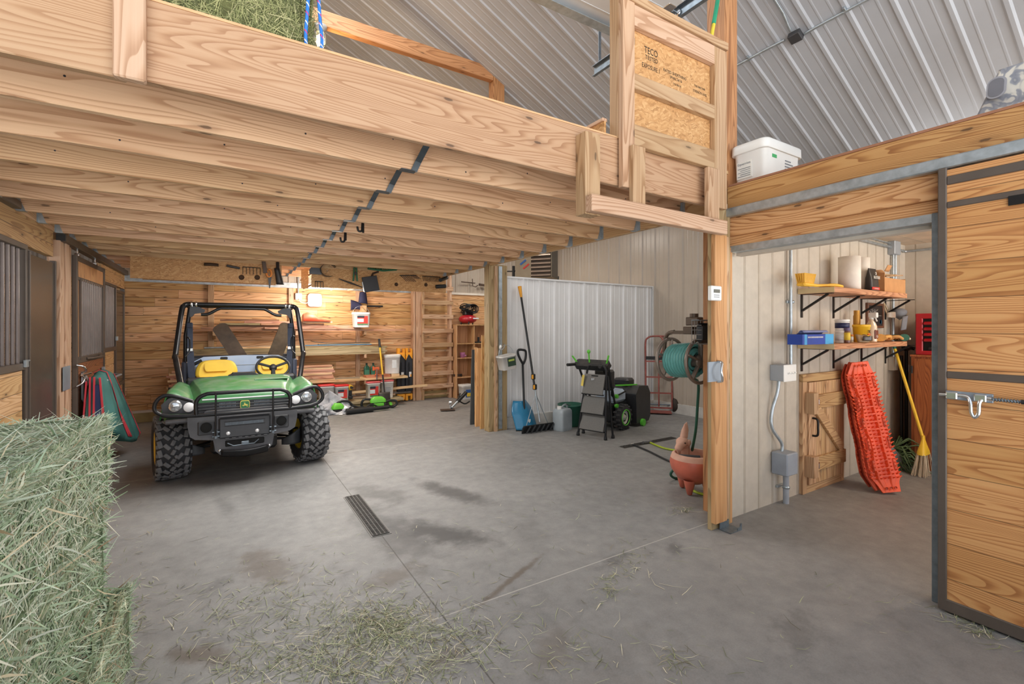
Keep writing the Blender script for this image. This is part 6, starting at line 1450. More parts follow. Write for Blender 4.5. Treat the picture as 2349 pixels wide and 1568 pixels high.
MB().bar((x0+.19, YW-.063, .755), (x1-.12, YW-.063, .34), .09, .026, (0, 1, 0), .003).build('brace', W_HATCH_X, leaf)
for z in (.16, .73): MB().box(x0+.03, x0+.11, YW-.115, YW-.036, z, z+.19, .003).build('hinge_block', W_STUD_Z, hd)
for z in (.25, .83):
    m = MB().box(x0+.115, x0+.185, YW-.088, YW-.076, z-.03, z+.03, .002).cyl((x0+.118, YW-.095, z-.035), (x0+.118, YW-.095, z+.035), .010, 8)
    for k in range(3): m.box(x0+.13+.018*k, x0+.14+.018*k, YW-.094, YW-.086, z-.02, z+.02, .002)
    m.build('toggle_latch', CHROME, hd)
zb = .60
MB().tube(smoothpath([(x0+.135, YW-.05, zb+.08), (x0+.14, YW-.09, zb+.07), (x0+.14, YW-.095, zb), (x0+.14, YW-.09, zb-.07), (x0+.135, YW-.05, zb-.08)], 5), .010, 8).build('pull_handle', BLACK, hd)
# traction boards
TRO = M('traction_orange', (238, 92, 48), .45, 0, .06, 8); TRD = M('traction_dirty', (206, 84, 54), .6, 0, .22, 9)
def traction(top, foot, w, name, label, mat, tilt):
    """moulded recovery board leaning on the wall: top / foot are the midpoints of its ends"""
    d = (top-foot).normalized(); L = (top-foot).length
    sd = V(math.cos(tilt), math.sin(tilt), 0); sd = (sd-d*sd.dot(d)).normalized(); n = sd.cross(d).normalized()
    if n.y > 0: n = -n
    t = thing(name, label, 'traction board', foot, 0, 'orange traction boards leaning on the tack room wall')
    P = lambda a, b, c: foot+sd*(a*w)+d*(b*L)+n*c
    ws = [(0, .62), (.06, .78), (.10, 1.0), (.26, 1.0), (.30, .86), (.40, .86), (.44, 1.0), (.58, 1.0), (.62, .86), (.72, .86), (.76, 1.0), (.90, 1.0), (.95, .78), (1.0, .60)]
    def f(u, v):
        for (v0, w0), (v1, w1) in zip(ws, ws[1:]):
            if v0 <= v <= v1+1e-9: ww = w0+(w1-w0)*(v-v0)/(v1-v0); break
        end = max(0, (abs(v-.5)-.36)/.14)
        prof = .020*(1 if .14 < abs(u-.5) < .34 else 0)
        return P((u-.5)*ww, v, prof*(1-end)+.035*end*end)
    MB().sheet(f, 20, 44, smooth=False, thick=.012 if (sd.cross(d)).dot(n) > 0 else -.012).build('deck', mat, t)
    m = MB()
    for k in range(30):
        v = .10+.80*k/29
        for u in (-.40, -.24, -.08, .08, .24, .40): m.cyl(P(u*.92, v, .012), P(u*.92, v+.006, .042), .008, 5, r2=.003)
    for k in range(14):
        v = .12+.76*k/13
        m.obb(P(0, v, .012), sd, d, n, w*.5, .012, .014)
    m.build('traction_lugs', mat, t)
    for s in (-1, 1):
        m = MB()
        for k in range(26):
            v = .10+.80*k/25
            m.cyl(P(s*.47, v, .0), P(s*.55, v+.01, .012), .010, 5, r2=.004)
        m.build('edge_teeth', mat, t)
    for v in (.20, .36, .52, .68, .84):
        for s in (-1, 1): MB().obb(P(s*.36, v, .022), sd, d, n, .022, .10, .012, .004).build('side_slot', TRD if mat is TRO else mat, t)
    m = MB()
    for v in (.03, .97):
        for s in (-1, 0, 1): m.lathe([(0, 0), (.010, 0), (.012, .006)], P(s*.16, v, .034), n, 8)
    m.build('end_studs', TRD, t)
    return t
tops = [(1948, 836, .06, 1998, 1112), (1966, 838, .11, 2020, 1118), (2004, 838, .20, 2046, 1126)]
traction(on(1941, 836, Y=YW-.05), on(1995, 1113, Z=.02), .24, 'traction_board', 'orange traction board at the back of the leaning stack, nearest the hatch', TRD, -.05)
traction(on(1951, 832, Y=YW-.10), on(2011, 1122, Z=.02), .24, 'traction_board', 'scuffed orange traction board in the middle of the leaning stack', TRD, -.12)
traction(on(1967, 831, Y=YW-.17), on(2040, 1127, Z=.02), .25, 'traction_board', 'clean bright orange traction board at the front of the leaning stack', TRO, -.62)
# shelves
def shelf(py0, py1, label, nm):
    za, zb = tw(1829, py0, .30), tw(1829, py1, .30)
    zt, zl = on(1885, py0-1, Y=YW-.30).z, on(1885, py1, Y=YW-.30).z
    xl, xr = tw(1829, 660).x+.0, on(2081, 665, Y=YW-.30).x
    t = thing('wall_shelf', label, 'shelf', ((xl+xr)/2, YW-.15, zl), 0, 'plank shelves on the tack room wall')
    W = wood('shelf_plank', (196, 146, 106), (176, 122, 84), (134, 86, 56), 'x', rings=8, knots=.3)
    MB().box(xl, xr, YW-.30, YW-.004, zl, zt, .003).build('plank', W, t)
    MB().box(xl-.002, xl, YW-.299, YW-.005, zl+.001, zt-.001).build('end_grain', M('end_grain', (206, 188, 146), .7), t, None)
    for px in (1838, 1911, 1975, 2030):
        x = tw(px, 690).x
        m = MB().box(x-.014, x+.014, YW-.008, YW, zl-.21, zl).box(x-.014, x+.014, YW-.26, YW-.004, zl-.006, zl).bar((x, YW-.006, zl-.15), (x, YW-.22, zl-.008), .024, .016)
        m.build('bracket', BLACK, t)
    return zt, xl, xr
Z1, XL, XRR = shelf(655, 667, 'upper plank shelf holding the white paper rolls and yellow brush', 1)
Z2, _, _ = shelf(791, 803, 'lower plank shelf holding the yellow pail and blue carton', 2)
Ys = YW-.15
def sx(px, py, y=Ys): return on(px, py, Y=y).x
# yellow brush
YB = M('brush_yellow', (238, 186, 60), .45)
bx0 = sx(1845, 650, YW-.17)
bq = thing('scrub_brush', 'yellow long-handled scrub brush lying on the upper shelf', 'brush', (bx0, YW-.18, Z1))
MB().box(-.085, .085, -.035, .035, .0, .03, .01).tube(smoothpath([(.07, 0, .022), (.18, 0, .016), (.28, -.03, .02), (.42, -.05, .024), (.50, -.06, .016)], 5), [.014]*6+[.012]*6+[.016]*6+[.016]*3, 8).build('handle', YB, bq, world=False)
m = MB()
for i in range(14):
    for j in range(5):
        x, y = -.075+.0115*i, -.028+.014*j; m.cyl((x, y, .028), (x*1.25, y*1.3, .105), .0042, 4, cap=True)
m.build('bristles', YB, bq, world=False)
# paper rolls
def roll(px0, px1, py, ybase, label):
    xa, xb = sx(px0, 620, ybase), sx(px1, 620, ybase); pm_ = on((px0+px1)/2, 620, Y=ybase); dep = pm_.x*_s+pm_.y*_c; r = (px1-px0)*dep/F/2; zt = on((px0+px1)/2, py, Y=ybase).z
    t = thing('paper_roll', label, 'paper roll', (pm_.x, ybase, Z1), 0, 'white paper rolls on the upper shelf')
    P = M('paper_white', (232, 226, 216), .85); h = zt-Z1
    MB().lathe([(.03, 0), (r, 0), (r, h), (.03, h), (.03, 0)], n=32).build('roll', P, t, world=False)
    MB().lathe([(.026, .002), (.03, .002), (.03, h-.002), (.026, h-.002), (.026, .002)], n=16).build('core', M('card_tan', (176, 136, 96), .8), t, world=False)
roll(1927, 1970, 589, YW-.17, 'larger white paper roll standing on the upper shelf'); roll(1962, 1992, 592, YW-.10, 'narrower white paper roll tucked behind the larger one')
# dark bag
q = sx(2000, 640, YW-.20); w = .165
bg_ = thing('snack_bag', 'black printed bag standing between the paper rolls and the carton', 'bag', (q, YW-.20, Z1))
hB = on(2000, 616, Y=YW-.20).z-Z1
MB().loft([[Vector((a*k, b*kb, h)) for a, b in rpoly(w, .07, .02)] for h, k, kb in ((0, .95, 1), (.02, 1, 1), (hB*.6, 1, .8), (hB*.92, .98, .25), (hB, .97, .12))]).build('bag', M('bag_black', (44, 40, 40), .4), bg_, world=False)
MB().box(-w*.49, w*.49, -.036, -.03, .02, .045).build('red_band', LR, bg_, world=False)
LT = M('print_white', (226, 222, 214), .6)
MTX[bg_] = Matrix.Translation(bg_.location)
lettering('BLUETRIBE', V(q, YW-.242, Z1+hB*.55), (1, 0, 0), (0, 0, 1), .04, LT, bg_, squeeze=.72)
lettering('U.S. FARM FRESH', V(q, YW-.2385, Z1+.026), (1, 0, 0), (0, 0, 1), .014, LT, bg_, squeeze=.9)
MB().lathe([(.010, 0), (.016, 0), (.016, .004)], (0, -.030, hB*.78), (0, -1, 0), 14).build('print_roundel', LT, bg_, world=False)
# carton with sticks
CARD = M('cardboard', (190, 140, 92), .8, 0, .05, 8)
xa, xb = sx(2018, 640, YW-.2), sx(2066, 640, YW-.2)
cb_ = thing('cardboard_box', 'open cardboard box on the right end of the upper shelf', 'box', ((xa+xb)/2, YW-.13, Z1))
wc = xb-xa; hc = .20
m = MB().box(-wc/2, wc/2, -.11, -.105, 0, hc*.75).box(-wc/2, wc/2, .105, .11, 0, hc).box(-wc/2, -wc/2+.005, -.11, .11, 0, hc).box(wc/2-.005, wc/2, -.11, .11, 0, hc*.8).box(-wc/2, wc/2, -.11, .11, 0, .005)
m.build('carton', CARD, cb_, world=False)
MB().sheet(lambda u, v: (-wc/2-.09*v+.0, -.11+.22*u, hc+.03*v*(1-v)-.0+.02*v), 4, 4, thick=.004).sheet(lambda u, v: (-wc/2+.1*u, -.11-.03*v, hc*.75+.06*v+.06), 3, 3, thick=.004).build('flap', CARD, cb_, world=False)
for k, (dz, px_, L_) in enumerate(((.0, .0, .36), (.022, .02, .30), (-.03, .05, .40))):
    p = V(cb_.location.x-.02, YW-.16+.03*k, Z1+hc*.80+dz+.02); 
    solo('wooden_slat', MB().bar(p, p+V(L_, -.02, .03-.02*k), .028, .012, ch=.002), W_STUD_X if k < 2 else W_OAK, ['pale slat sticking out of the cardboard box, lower of two', 'pale slat sticking out of the cardboard box, topmost', 'brown slat sticking furthest out of the cardboard box'][k], 'slat', 'slats in the cardboard box')
# lower shelf
BX = M('carton_blue', (26, 66, 160), .4); BXL = M('carton_light', (70, 160, 214), .4)
xa, xb = sx(1838, 785, YW-.25), sx(1909, 785, YW-.25); 
bc = thing('blue_carton', 'opened blue carton of bags on the left end of the lower shelf', 'carton', ((xa+xb)/2, YW-.2, Z2)); wb = xb-xa; hb2 = .085
MB().box(-wb/2, wb/2, -.06, .06, 0, hb2, .002).build('carton', BX, bc, world=False)
MB().box(-wb/2+.03, -wb/2+.07, -.0605, -.058, .0, hb2).box(wb*.22, wb/2, -.0605, -.058, .0, hb2).build('light_panel', BXL, bc, world=False)
MB().sheet(lambda u, v: (-wb/2+.08+(wb-.1)*u, .0+.06*v-.03, hb2+.035*math.sin(pi*min(1, v+.15))), 6, 4, thick=.003).build('lid_flap', M('flap_grey', (120, 128, 170), .6), bc, world=False)
m = MB()
for k in range(18): m.box(-wb/2+.085+.014*k, -wb/2+.091+.014*k, -.062, -.059, .055, .066)
m.build('print_dots', LT, bc, world=False)
def jar(px, w, z, h, label, body, capm, band, name='jar', y=YW-.19, group=None):
    x = sx(px, 770, y); t = thing(name, label, 'jar', (x, y, z), 0, group)
    MB().lathe([(0, 0), (w*.48, 0), (w*.5, .006), (w*.5, h*.74), (w*.44, h*.78), (w*.44, h*.8)], n=24).build('jar', body, t, world=False)
    MB().lathe([(w*.5, h*.79), (w*.52, h*.8), (w*.52, h*.98), (w*.48, h), (0, h)], n=24).build('lid', capm, t, world=False)
    MB().lathe([(w*.502, h*.2), (w*.506, h*.2), (w*.506, h*.68), (w*.502, h*.68)], n=24).build('label_band', band, t, world=False)
    return t
jar(1931, .105, Z2, .115, 'white jar with a pale label at the bottom of two on the lower shelf', WHITEP, WHITEP, LW)
jar(1932, .112, Z2+.115, .10, 'white jar with a dark blue label stacked on another jar', WHITEP, WHITEP, M('label_navy', (36, 44, 84), .5))
jar(1943, .05, Z2, .14, 'small amber bottle with yellow label by the stacked jars', M('amber', (120, 84, 70), .3), M('cap_violet', (96, 84, 120), .4), LY, 'bottle', YW-.24)
jar(1951, .045, Z2, .075, 'tiny orange-capped bottle right of the amber bottle', M('bottle_clear', (200, 196, 170), .3), M('cap_orange', (216, 130, 50), .4), LW, 'bottle', YW-.16)
PY = M('pail_yellow', (238, 190, 44), .45)
x = sx(1976, 770, YW-.16); yp = thing('yellow_pail', 'yellow pail with black lettering on the lower shelf', 'pail', (x, YW-.16, Z2))
hp_ = on(1976, 744, Y=YW-.16).z-Z2
MB().lathe([(0, 0), (.060, 0), (.070, hp_*.86), (.074, hp_*.87), (.074, hp_*.97), (.070, hp_), (.065, hp_*.95), (.056, .01)], n=30).build('pail', PY, yp, world=False)
lettering('DICE', V(x+.0, YW-.16-.0695, Z2+hp_*.52), (1, 0, 0), (0, 0, 1), .042, INK, yp, squeeze=1.0)
MB().box(-.03, .04, -.0695, -.06, hp_*.42, hp_*.47).build('red_print', LR, yp, world=False)
solo('pump_top', MB().cyl((sx(1979, 740), YW-.10, Z2), (sx(1979, 740), YW-.10, Z2+.26), .03, 14).cyl((sx(1979, 740), YW-.10, Z2+.26), (sx(1979, 740), YW-.10, Z2+.31), .026, 14), M('gold_cap', (190, 140, 60), .35, .5), 'bottle with a gold cap standing behind the yellow pail', 'bottle').name = 'gold_capped_bottle'
gq = thing('goggles', 'tan riding goggles in front of the yellow pail', 'goggles', (sx(1971, 780, YW-.26), YW-.26, Z2))
MB().sheet(lambda u, v: (-.085+.17*u, -.03-.05*math.sin(pi*u)+.02*v, .01+.07*v*(.75+.25*abs(2*u-1))+.0), 14, 6, thick=.02).build('frame', M('goggle_tan', (150, 124, 92), .5), gq, world=False)
MB().sheet(lambda u, v: (-.065+.13*u, -.056-.045*math.sin(pi*u), .022+.042*v), 12, 4, thick=.004).build('lens', M('goggle_lens', (70, 64, 60), .15), gq, world=False)
sp = thing('spray_bottle', 'clear spray bottle with brown label on the lower shelf', 'spray bottle', (sx(1999, 780, YW-.22), YW-.22, Z2))
MB().lathe([(0, 0), (.042, 0), (.045, .01), (.045, .15), (.035, .18), (.018, .21), (.018, .23)], n=24).build('bottle', M('spray_body', (226, 206, 176), .3, trans=.2), sp, world=False)
MB().box(-.02, .02, -.05, .02, .235, .285, .006).cyl((0, 0, .22), (0, 0, .245), .02, 12).bar((0, -.03, .24), (0, -.045, .20), .012, .008).build('trigger_head', WHITEP, sp, world=False)
MB().box(-.03, .03, -.047, -.03, .03, .12, .008).build('label_patch', M('label_brown', (120, 64, 44), .5), sp, world=False)
lettering('Gr', V(sp.location.x, YW-.2685, Z2+.045), (1, 0, 0), (0, 0, 1), .034, LT, sp)
def glove(px, py, col, label, s, rz):
    q = on(px, py, Y=YW-.2); t = thing('work_glove', label, 'glove', (q.x, YW-.2, Z2+.004), rz, 'work gloves on the lower shelf')
    m = MB(); mt = M('glove_'+label.split()[0], col, .8, 0, .08, 18)
    m.ball((0, 0, .035*s), .075*s, .05*s, .035*s, 14, 8)
    m.build('palm', mt, t, world=False)
    for k in range(4): 
        y = -.036+.024*k; MB().tube(smoothpath([(.05*s, y*s, .035*s), (.10*s, y*1.2*s, .045*s), (.15*s, y*1.3*s, .02*s)], 4), [.016*s]*8+[.012*s], 8).build('finger', mt, t, world=False)
    MB().tube(smoothpath([(-.02*s, -.04*s, .04*s), (.03*s, -.085*s, .05*s), (.07*s, -.09*s, .03*s)], 4), .016*s, 8).build('thumb', mt, t, world=False)
    MB().loft([[Vector((xx*s, math.cos(a)*.048*k*s, .038*s+math.sin(a)*.034*k*s)) for a in [2*pi*i/14 for i in range(14)]] for xx, k in ((-.05, .85), (-.09, .95), (-.13, 1.1))]).build('cuff', mt, t, world=False)
glove(2016, 778, (212, 158, 84), 'tan leather work glove on the lower shelf beside the spray bottle', 1.0, .4)
glove(2036, 770, (190, 140, 80), 'brown leather work glove lying over the tan one', .95, -.3)
glove(2055, 778, (36, 84, 66), 'green work glove near the right end of the lower shelf', .95, .9)
glove(2068, 782, (222, 200, 170), 'cream fabric glove at the right end of the lower shelf', .6, -.2)
# framed chalkboard
f0, f1 = tw(1990, 694, .02), tw(2027, 752, .02)
fr = thing('chalkboard', 'small framed chalkboard on the tan wall between the shelves', 'chalkboard', ((f0.x+f1.x)/2, YW-.01, f1.z))
MB().box(f0.x+.02, f1.x-.02, YW-.016, YW, f1.z+.02, f0.z-.02).build('slate', M('slate', (44, 36, 34), .6), fr)
FRM = M('frame_walnut', (112, 72, 50), .5)
MB().box(f0.x, f0.x+.025, YW-.025, YW, f1.z, f0.z, .003).box(f1.x-.025, f1.x, YW-.025, YW, f1.z, f0.z, .003).box(f0.x, f1.x, YW-.025, YW, f1.z, f1.z+.025, .003).box(f0.x, f1.x, YW-.025, YW, f0.z-.025, f0.z, .003).build('frame', FRM, fr)
m = MB()
for k in range(7): m.bar((f0.x+.06+.03*k, YW-.0165, f0.z-.08+.02*math.sin(k*2.1)), (f0.x+.08+.03*k, YW-.0165, f0.z-.08-.02*math.cos(k*1.7)), .003, .002)
m.bar((f0.x+.05, YW-.0165, (f0.z+f1.z)/2), (f1.x-.05, YW-.0165, (f0.z+f1.z)/2), .003, .002)
for k in range(8): m.bar((f0.x+.05+.028*k, YW-.0165, f1.z+.16+.012*math.sin(k*1.9)), (f0.x+.07+.028*k, YW-.0165, f1.z+.16-.014*math.cos(k*2.3)), .003, .002)
m.build('chalk_marks', LT, fr)
MB().lathe([(0, 0), (.022, 0), (.022, .003)], (f1.x-.07, YW-.016, f0.z-.20), (0, -1, 0), 14).build('blue_dot', BXL, fr)
# cap and clear goggles hanging
q = tw(2062, 722, .10); ch = thing('grey_cap', 'grey baseball cap hanging from a hook right of the chalkboard', 'cap', q)
CG_ = M('cap_grey', (122, 124, 130), .85)
MB().sheet(lambda u, v: (.085*math.sin(pi*v)*math.cos(2*pi*u)+.02, .06*math.sin(pi*v)*math.sin(2*pi*u), .09*math.cos(pi*v*.62)-.02), 20, 8, thick=.004).build('crown', CG_, ch, world=False)
MB().sheet(lambda u, v: (-.06+.09*u-.05*v, -.05-.03*math.sin(pi*u), -.02-.15*v+.02*u), 10, 6, thick=.005).build('brim', CG_, ch, world=False)
q = tw(2041, 722, .10); cg2 = thing('safety_goggles', 'clear plastic safety goggles hanging beside the grey cap', 'goggles', q)
MB().sheet(lambda u, v: (.075*math.cos(pi*u), -.04*math.sin(pi*u), .05*(v-.5)*(1+.3*math.sin(pi*u))), 14, 6, thick=.006).build('shield', M('clear_plastic', (236, 222, 204), .12, trans=.7), cg2, world=False)
MB().tube(smoothpath([(-.07, 0, .0), (-.05, .03, .09), (.0, .05, .13), (.03, .03, .06)], 4), .006, 6).build('strap', M('strap_tan', (190, 170, 140), .7), cg2, world=False)
# conduits of the corner
kc = thing('corner_conduit', 'grey conduit with junction box and outlet in the tack room corner', 'electrical conduit', tw(2049, 840))
a = tw(2049, 580, .03); b = tw(2049, 828, .03)
MB().cyl((a.x, YW-.03, a.z), (a.x, YW-.03, b.z), .0135, 10).cyl((a.x+.06, YW-.03, a.z), (a.x+.06, YW-.03, a.z-.3), .0135, 10).build('vertical_conduit', STEEL, kc)
MB().box(a.x-.07, a.x+.09, YW-.07, YW, a.z-.02, a.z+.13, .006).build('junction_box', GREYBOX, kc)
MB().box(a.x-.06, a.x+.05, YW-.06, YW, b.z-.10, b.z+.05, .006).build('outlet_box', M('outlet_tan', (186, 180, 168), .5), kc)
MB().cyl((4.6, YW-.03, a.z+.08), (a.x-.06, YW-.03, a.z+.06), .0135, 10).cyl((4.6, YW-.03, a.z+.13), (a.x-.06, YW-.03, a.z+.10), .008, 8).tube(smoothpath([(a.x+.09, YW-.03, a.z+.06), (XW-.12, YW-.03, a.z+.05), (XW-.03, YW-.14, a.z+.05), (XW-.025, .8, a.z+.05)], 5), .0135, 8).build('horizontal_conduit', STEEL, kc)
# broom
b0, b1 = on(2122, 1030, Y=YW-.75), on(2052, 800, Y=YW-.03)
bh = on(2118, 1088, Z=0)
br = thing('yellow_broom', 'yellow-handled broom with pale bristles leaning in the tack room corner', 'broom', (bh.x, bh.y, 0))
foot = V(bh.x, bh.y, .36); topp = on(2053, 800, Y=YW-.06)
MB().cyl(foot, topp, .014, 10).build('handle', M('handle_bright_yellow', (238, 196, 56), .4), br)
MB().cyl(topp, topp+(topp-foot).normalized()*.05, .015, 10).build('end_cap', M('cap_teal', (30, 110, 96), .5), br)
MB().loft([[foot+V(a*k, b*k*.45, h) for a, b in rpoly(.11, .10, .03)] for h, k in ((.04, .4), (0, .5), (-.05, .9), (-.12, 1.6), (-.15, 1.7))]).build('head', M('handle_bright_yellow', (238, 196, 56), .4), br)
m = MB()
for k in range(120):
    a, b = R.uniform(-.085, .085), R.uniform(-.03, .03)
    m.cyl(foot+V(a, b, -.14), foot+V(a*1.5+R.uniform(-.02, .02)-.03, b*2+R.uniform(-.01, .01), -.355), .004, 4, r2=.002)
m.build('bristles', M('bristle_pale', (206, 192, 168), .85), br)
# corn-husk bundle and dust pan
hq = on(2070, 1078, Z=0)
hb3 = tag(MB().build('husk_wreath', M('husk_green', (96, 122, 84), .7, 0, .15, 8)), 'dry green grass bundle lying on the floor behind the traction boards', 'grass bundle', None, 'stuff')
m = MB()
for k in range(130):
    a = R.uniform(0, 2*pi); r0 = R.uniform(.02, .10); z0 = R.uniform(.02, .22); L_ = R.uniform(.15, .32); d = V(math.cos(a), math.sin(a), R.uniform(-.6, .5)).normalized()
    p0 = V(hq.x+.10+r0*math.cos(a), hq.y+.12+r0*math.sin(a)*.7, z0)
    m.tube([p0, p0+d*L_*.5+V(0, 0, .05), V(*(p0+d*L_).xy, max(.006, (p0+d*L_).z-.06))], [.006, .008, .003], 4)
bpy.data.objects.remove(hb3)
tag(m.build('grass_bundle', M('husk_green', (96, 122, 84), .7, 0, .15, 8)), 'dry green grass bundle lying on the floor behind the traction boards', 'grass bundle', None, 'stuff')
d0 = on(2068, 1080, Z=0)
dp = thing('dust_pan', 'silver dust pan leaning upright beside the traction boards', 'dust pan', (d0.x, d0.y, 0))
MB().sheet(lambda u, v: (d0.x-.16+.22*u+.0*v, d0.y+.10-.10*u+.02*v, .005+.28*v*(1-.5*u)+.10*(1-u)), 8, 6, thick=.006).build('pan', STEEL, dp)
MB().tube([(d0.x-.14, d0.y+.10, .30), (d0.x-.2, d0.y+.14, .42)], .014, 8).build('handle', M('husk_green', (96, 122, 84), .7), dp)
# cabinet and tool chest against the end wall, fronts facing the door
CABX = 6.30
yb = on(2090, 900, X=CABX).y; ztc = on(2092, 813, X=CABX).z
ok = thing('oak_cabinet', 'red-brown oak cabinet standing against the tack room end wall', 'cabinet', (6.5, yb-.3, 0))
MB().box(CABX, XW-.005, yb-.70, yb, 0.0, ztc-.02, .004).build('body', W_OAK, ok)
MB().box(CABX-.012, XW-.005, yb-.71, yb+.008, ztc-.02, ztc, .004).build('top', W_OAK, ok)
MB().box(CABX-.018, CABX, yb-.67, yb-.03, .08, ztc-.04, .004).build('door', W_OAK, ok)
MB().cyl((CABX-.02, yb-.012, ztc-.20), (CABX-.02, yb-.012, ztc-.12), .008, 8).build('hinge', BLACK, ok)
REDC = M('chest_red', (178, 30, 40), .35, 0, .04, 6, coat=.2)
RX = CABX+.02
ry = on(2100, 760, X=RX).y; hc_ = on(2102, 719, X=RX).z-ztc
rc = thing('tool_chest', 'red metal tool chest with drawers on the oak cabinet', 'tool chest', (6.45, ry-.3, ztc))
MB().box(RX+.02, XW-.02, ry-.6, ry, ztc+.001, ztc+hc_, .008).build('case', REDC, rc)
MB().box(RX, RX+.025, ry-.06, ry, ztc+.001, ztc+hc_, .006).box(RX, RX+.025, ry-.6, ry, ztc+hc_-.055, ztc+hc_, .006).box(RX, RX+.025, ry-.6, ry, ztc+.001, ztc+.045, .006).build('front_frame', REDC, rc)
MB().box(RX+.015, RX+.022, ry-.58, ry-.06, ztc+.045, ztc+hc_-.055).build('drawer_bay', BLACK, rc)
for k in range(4):
    z = ztc+hc_*.36+k*hc_*.135
    MB().obb((RX+.006, ry-.32, z), V(0, 1, 0), V(.85, 0, .5), V(-.5, 0, .85), .50, .035, .022, .004).build('drawer_front', REDC, rc)
MB().box(RX-.004, RX+.02, ry-.50, ry-.10, ztc+hc_*.12, ztc+hc_*.2, .01).build('handle', BLACKP, rc)
# dark long tools in the corner
for px, lab, py0 in ((2079, 'black long-handled tool hanging left in the dark corner by the cabinet', 800), (2068, 'thin dark rod standing in the corner behind the broom', 815)):
    a = tw(px, py0, .08); t = thing('long_tool', lab, 'tool', (a.x, YW-.08, 0.0))
    MB().cyl((a.x, YW-.08, .02), (a.x, YW-.08, a.z), .016, 8).build('shaft', BLACK, t)
    if px > 2070:
        MB().tube(smoothpath([(a.x-.14, YW-.09, a.z+.08), (a.x-.10, YW-.09, a.z+.01), (a.x, YW-.09, a.z), (a.x+.10, YW-.09, a.z+.01), (a.x+.12, YW-.12, a.z)], 4), .02, 8).build('cross_grip', BLACK, t)
        MB().box(a.x+.02, a.x+.10, YW-.10, YW-.09, a.z-.26, a.z-.18).build('tag', LW, t)
    else: MB().box(a.x-.03, a.x+.05, YW-.09, YW-.07, 0.0, .03).build('foot', BLACK, t)
# ---------------------------------------------------------------- sliding door leaf in front of the tack room
DX0, DX1 = XR-.075, XR-.025; D1 = -.55
D0 = on(2151, 900, X=DX0).y; DS = D0-on(2171, 900, X=DX0).y      # stile edge and width
sd_ = thing('sliding_door', 'sliding door of wide honey pine planks in a bronze frame', 'sliding door', (XR-.05, .2, 0))
MB().box(DX0+.008, DX1-.008, D1, D0-.015, .05, 2.33).build('planks', W_DOOR_Y, sd_)
MB().box(DX0, DX1, D0-DS, D0, .02, 2.345, .004).build('stile', BRONZE, sd_)
def rail_at(px, py0, py1, nm='rail'):
    z0, z1 = on(px, py1, X=DX0).z, on(px, py0, X=DX0).z
    return MB().box(DX0, DX1, D1, D0-DS, z0, z1, .004).build(nm, BRONZE, sd_), z0, z1
_, zt0, zt1 = rail_at(2172, 404, 424)
rail_at(2172, 463, 477)
_, zm0, zm1 = rail_at(2172, 851, 867)
MB().box(DX0, DX1, D1, D0, .012, .075, .004).build('rail', BRONZE, sd_)
for y in (.44,): MB().cyl((XR-.03, y, 2.345), (XR-.03, y, 2.385), .010, 8).box(XR-.05, XR-.01, y-.05, y+.05, 2.37, 2.40, .01).build('roller_hanger', CHROME, sd_)
MB().cyl((DX0+.02, D0-.11, zt1+.0), (DX0+.02, D0-.11, zt1+.02), .008, 8).build('stop_bolt', CHROME, sd_)
hq0, hq1 = on(2313, 450, X=DX0), on(2349, 466, X=DX0)
MB().box(DX0-.002, DX0+.01, hq1.y-.03, hq0.y, hq1.z, hq0.z).build('pocket', BLACK, sd_)
l0, l1 = on(2168, 895, X=DX0-.01), on(2277, 925, X=DX0-.01)
lt = MB().box(DX0-.004, DX0+.01, l1.y, l0.y, l1.z, l0.z, .002).build('latch_plate', MATS['plate_zinc'], sd_)
zc = (l0.z+l1.z)/2; y0_, y1_ = l0.y, l1.y; dy_ = y0_-y1_
x_ = DX0-.022
MB().tube(smoothpath([(x_, y0_+.02, zc), (x_, y0_-.25*dy_, zc+.003), (x_, y0_-.50*dy_, zc+.0), (x_-.01, y0_-.58*dy_, zc-.03), (x_-.012, y0_-.60*dy_, zc-.075), (x_-.012, y0_-.67*dy_, zc-.098), (x_-.012, y0_-.75*dy_, zc-.075), (x_-.01, y0_-.77*dy_, zc-.02), (x_, y0_-.88*dy_, zc), (x_, y1_-.0, zc)], 5), .0085, 8).build('latch_bolt', CHROME, lt)
MB().tube([(x_+.006*math.cos(k*1.2), y1_-.10*k/50, zc+.008*math.sin(k*1.2)) for k in range(50)], .003, 5).cyl((x_, y1_, zc), (x_, y1_-.11, zc-.0), .005, 8).build('latch_spring', STEEL_D, lt)
MB().cyl((x_, y1_-.10, zc), (x_-.005, y1_-.15, zc-.002), .011, 10).build('latch_knob', BLACKP, lt)
for yy in (y0_-.03, y1_+.04): MB().box(x_-.012, DX0, yy-.022, yy+.022, l1.z+.004, l0.z-.004, .004).build('latch_guide', CHROME, lt)
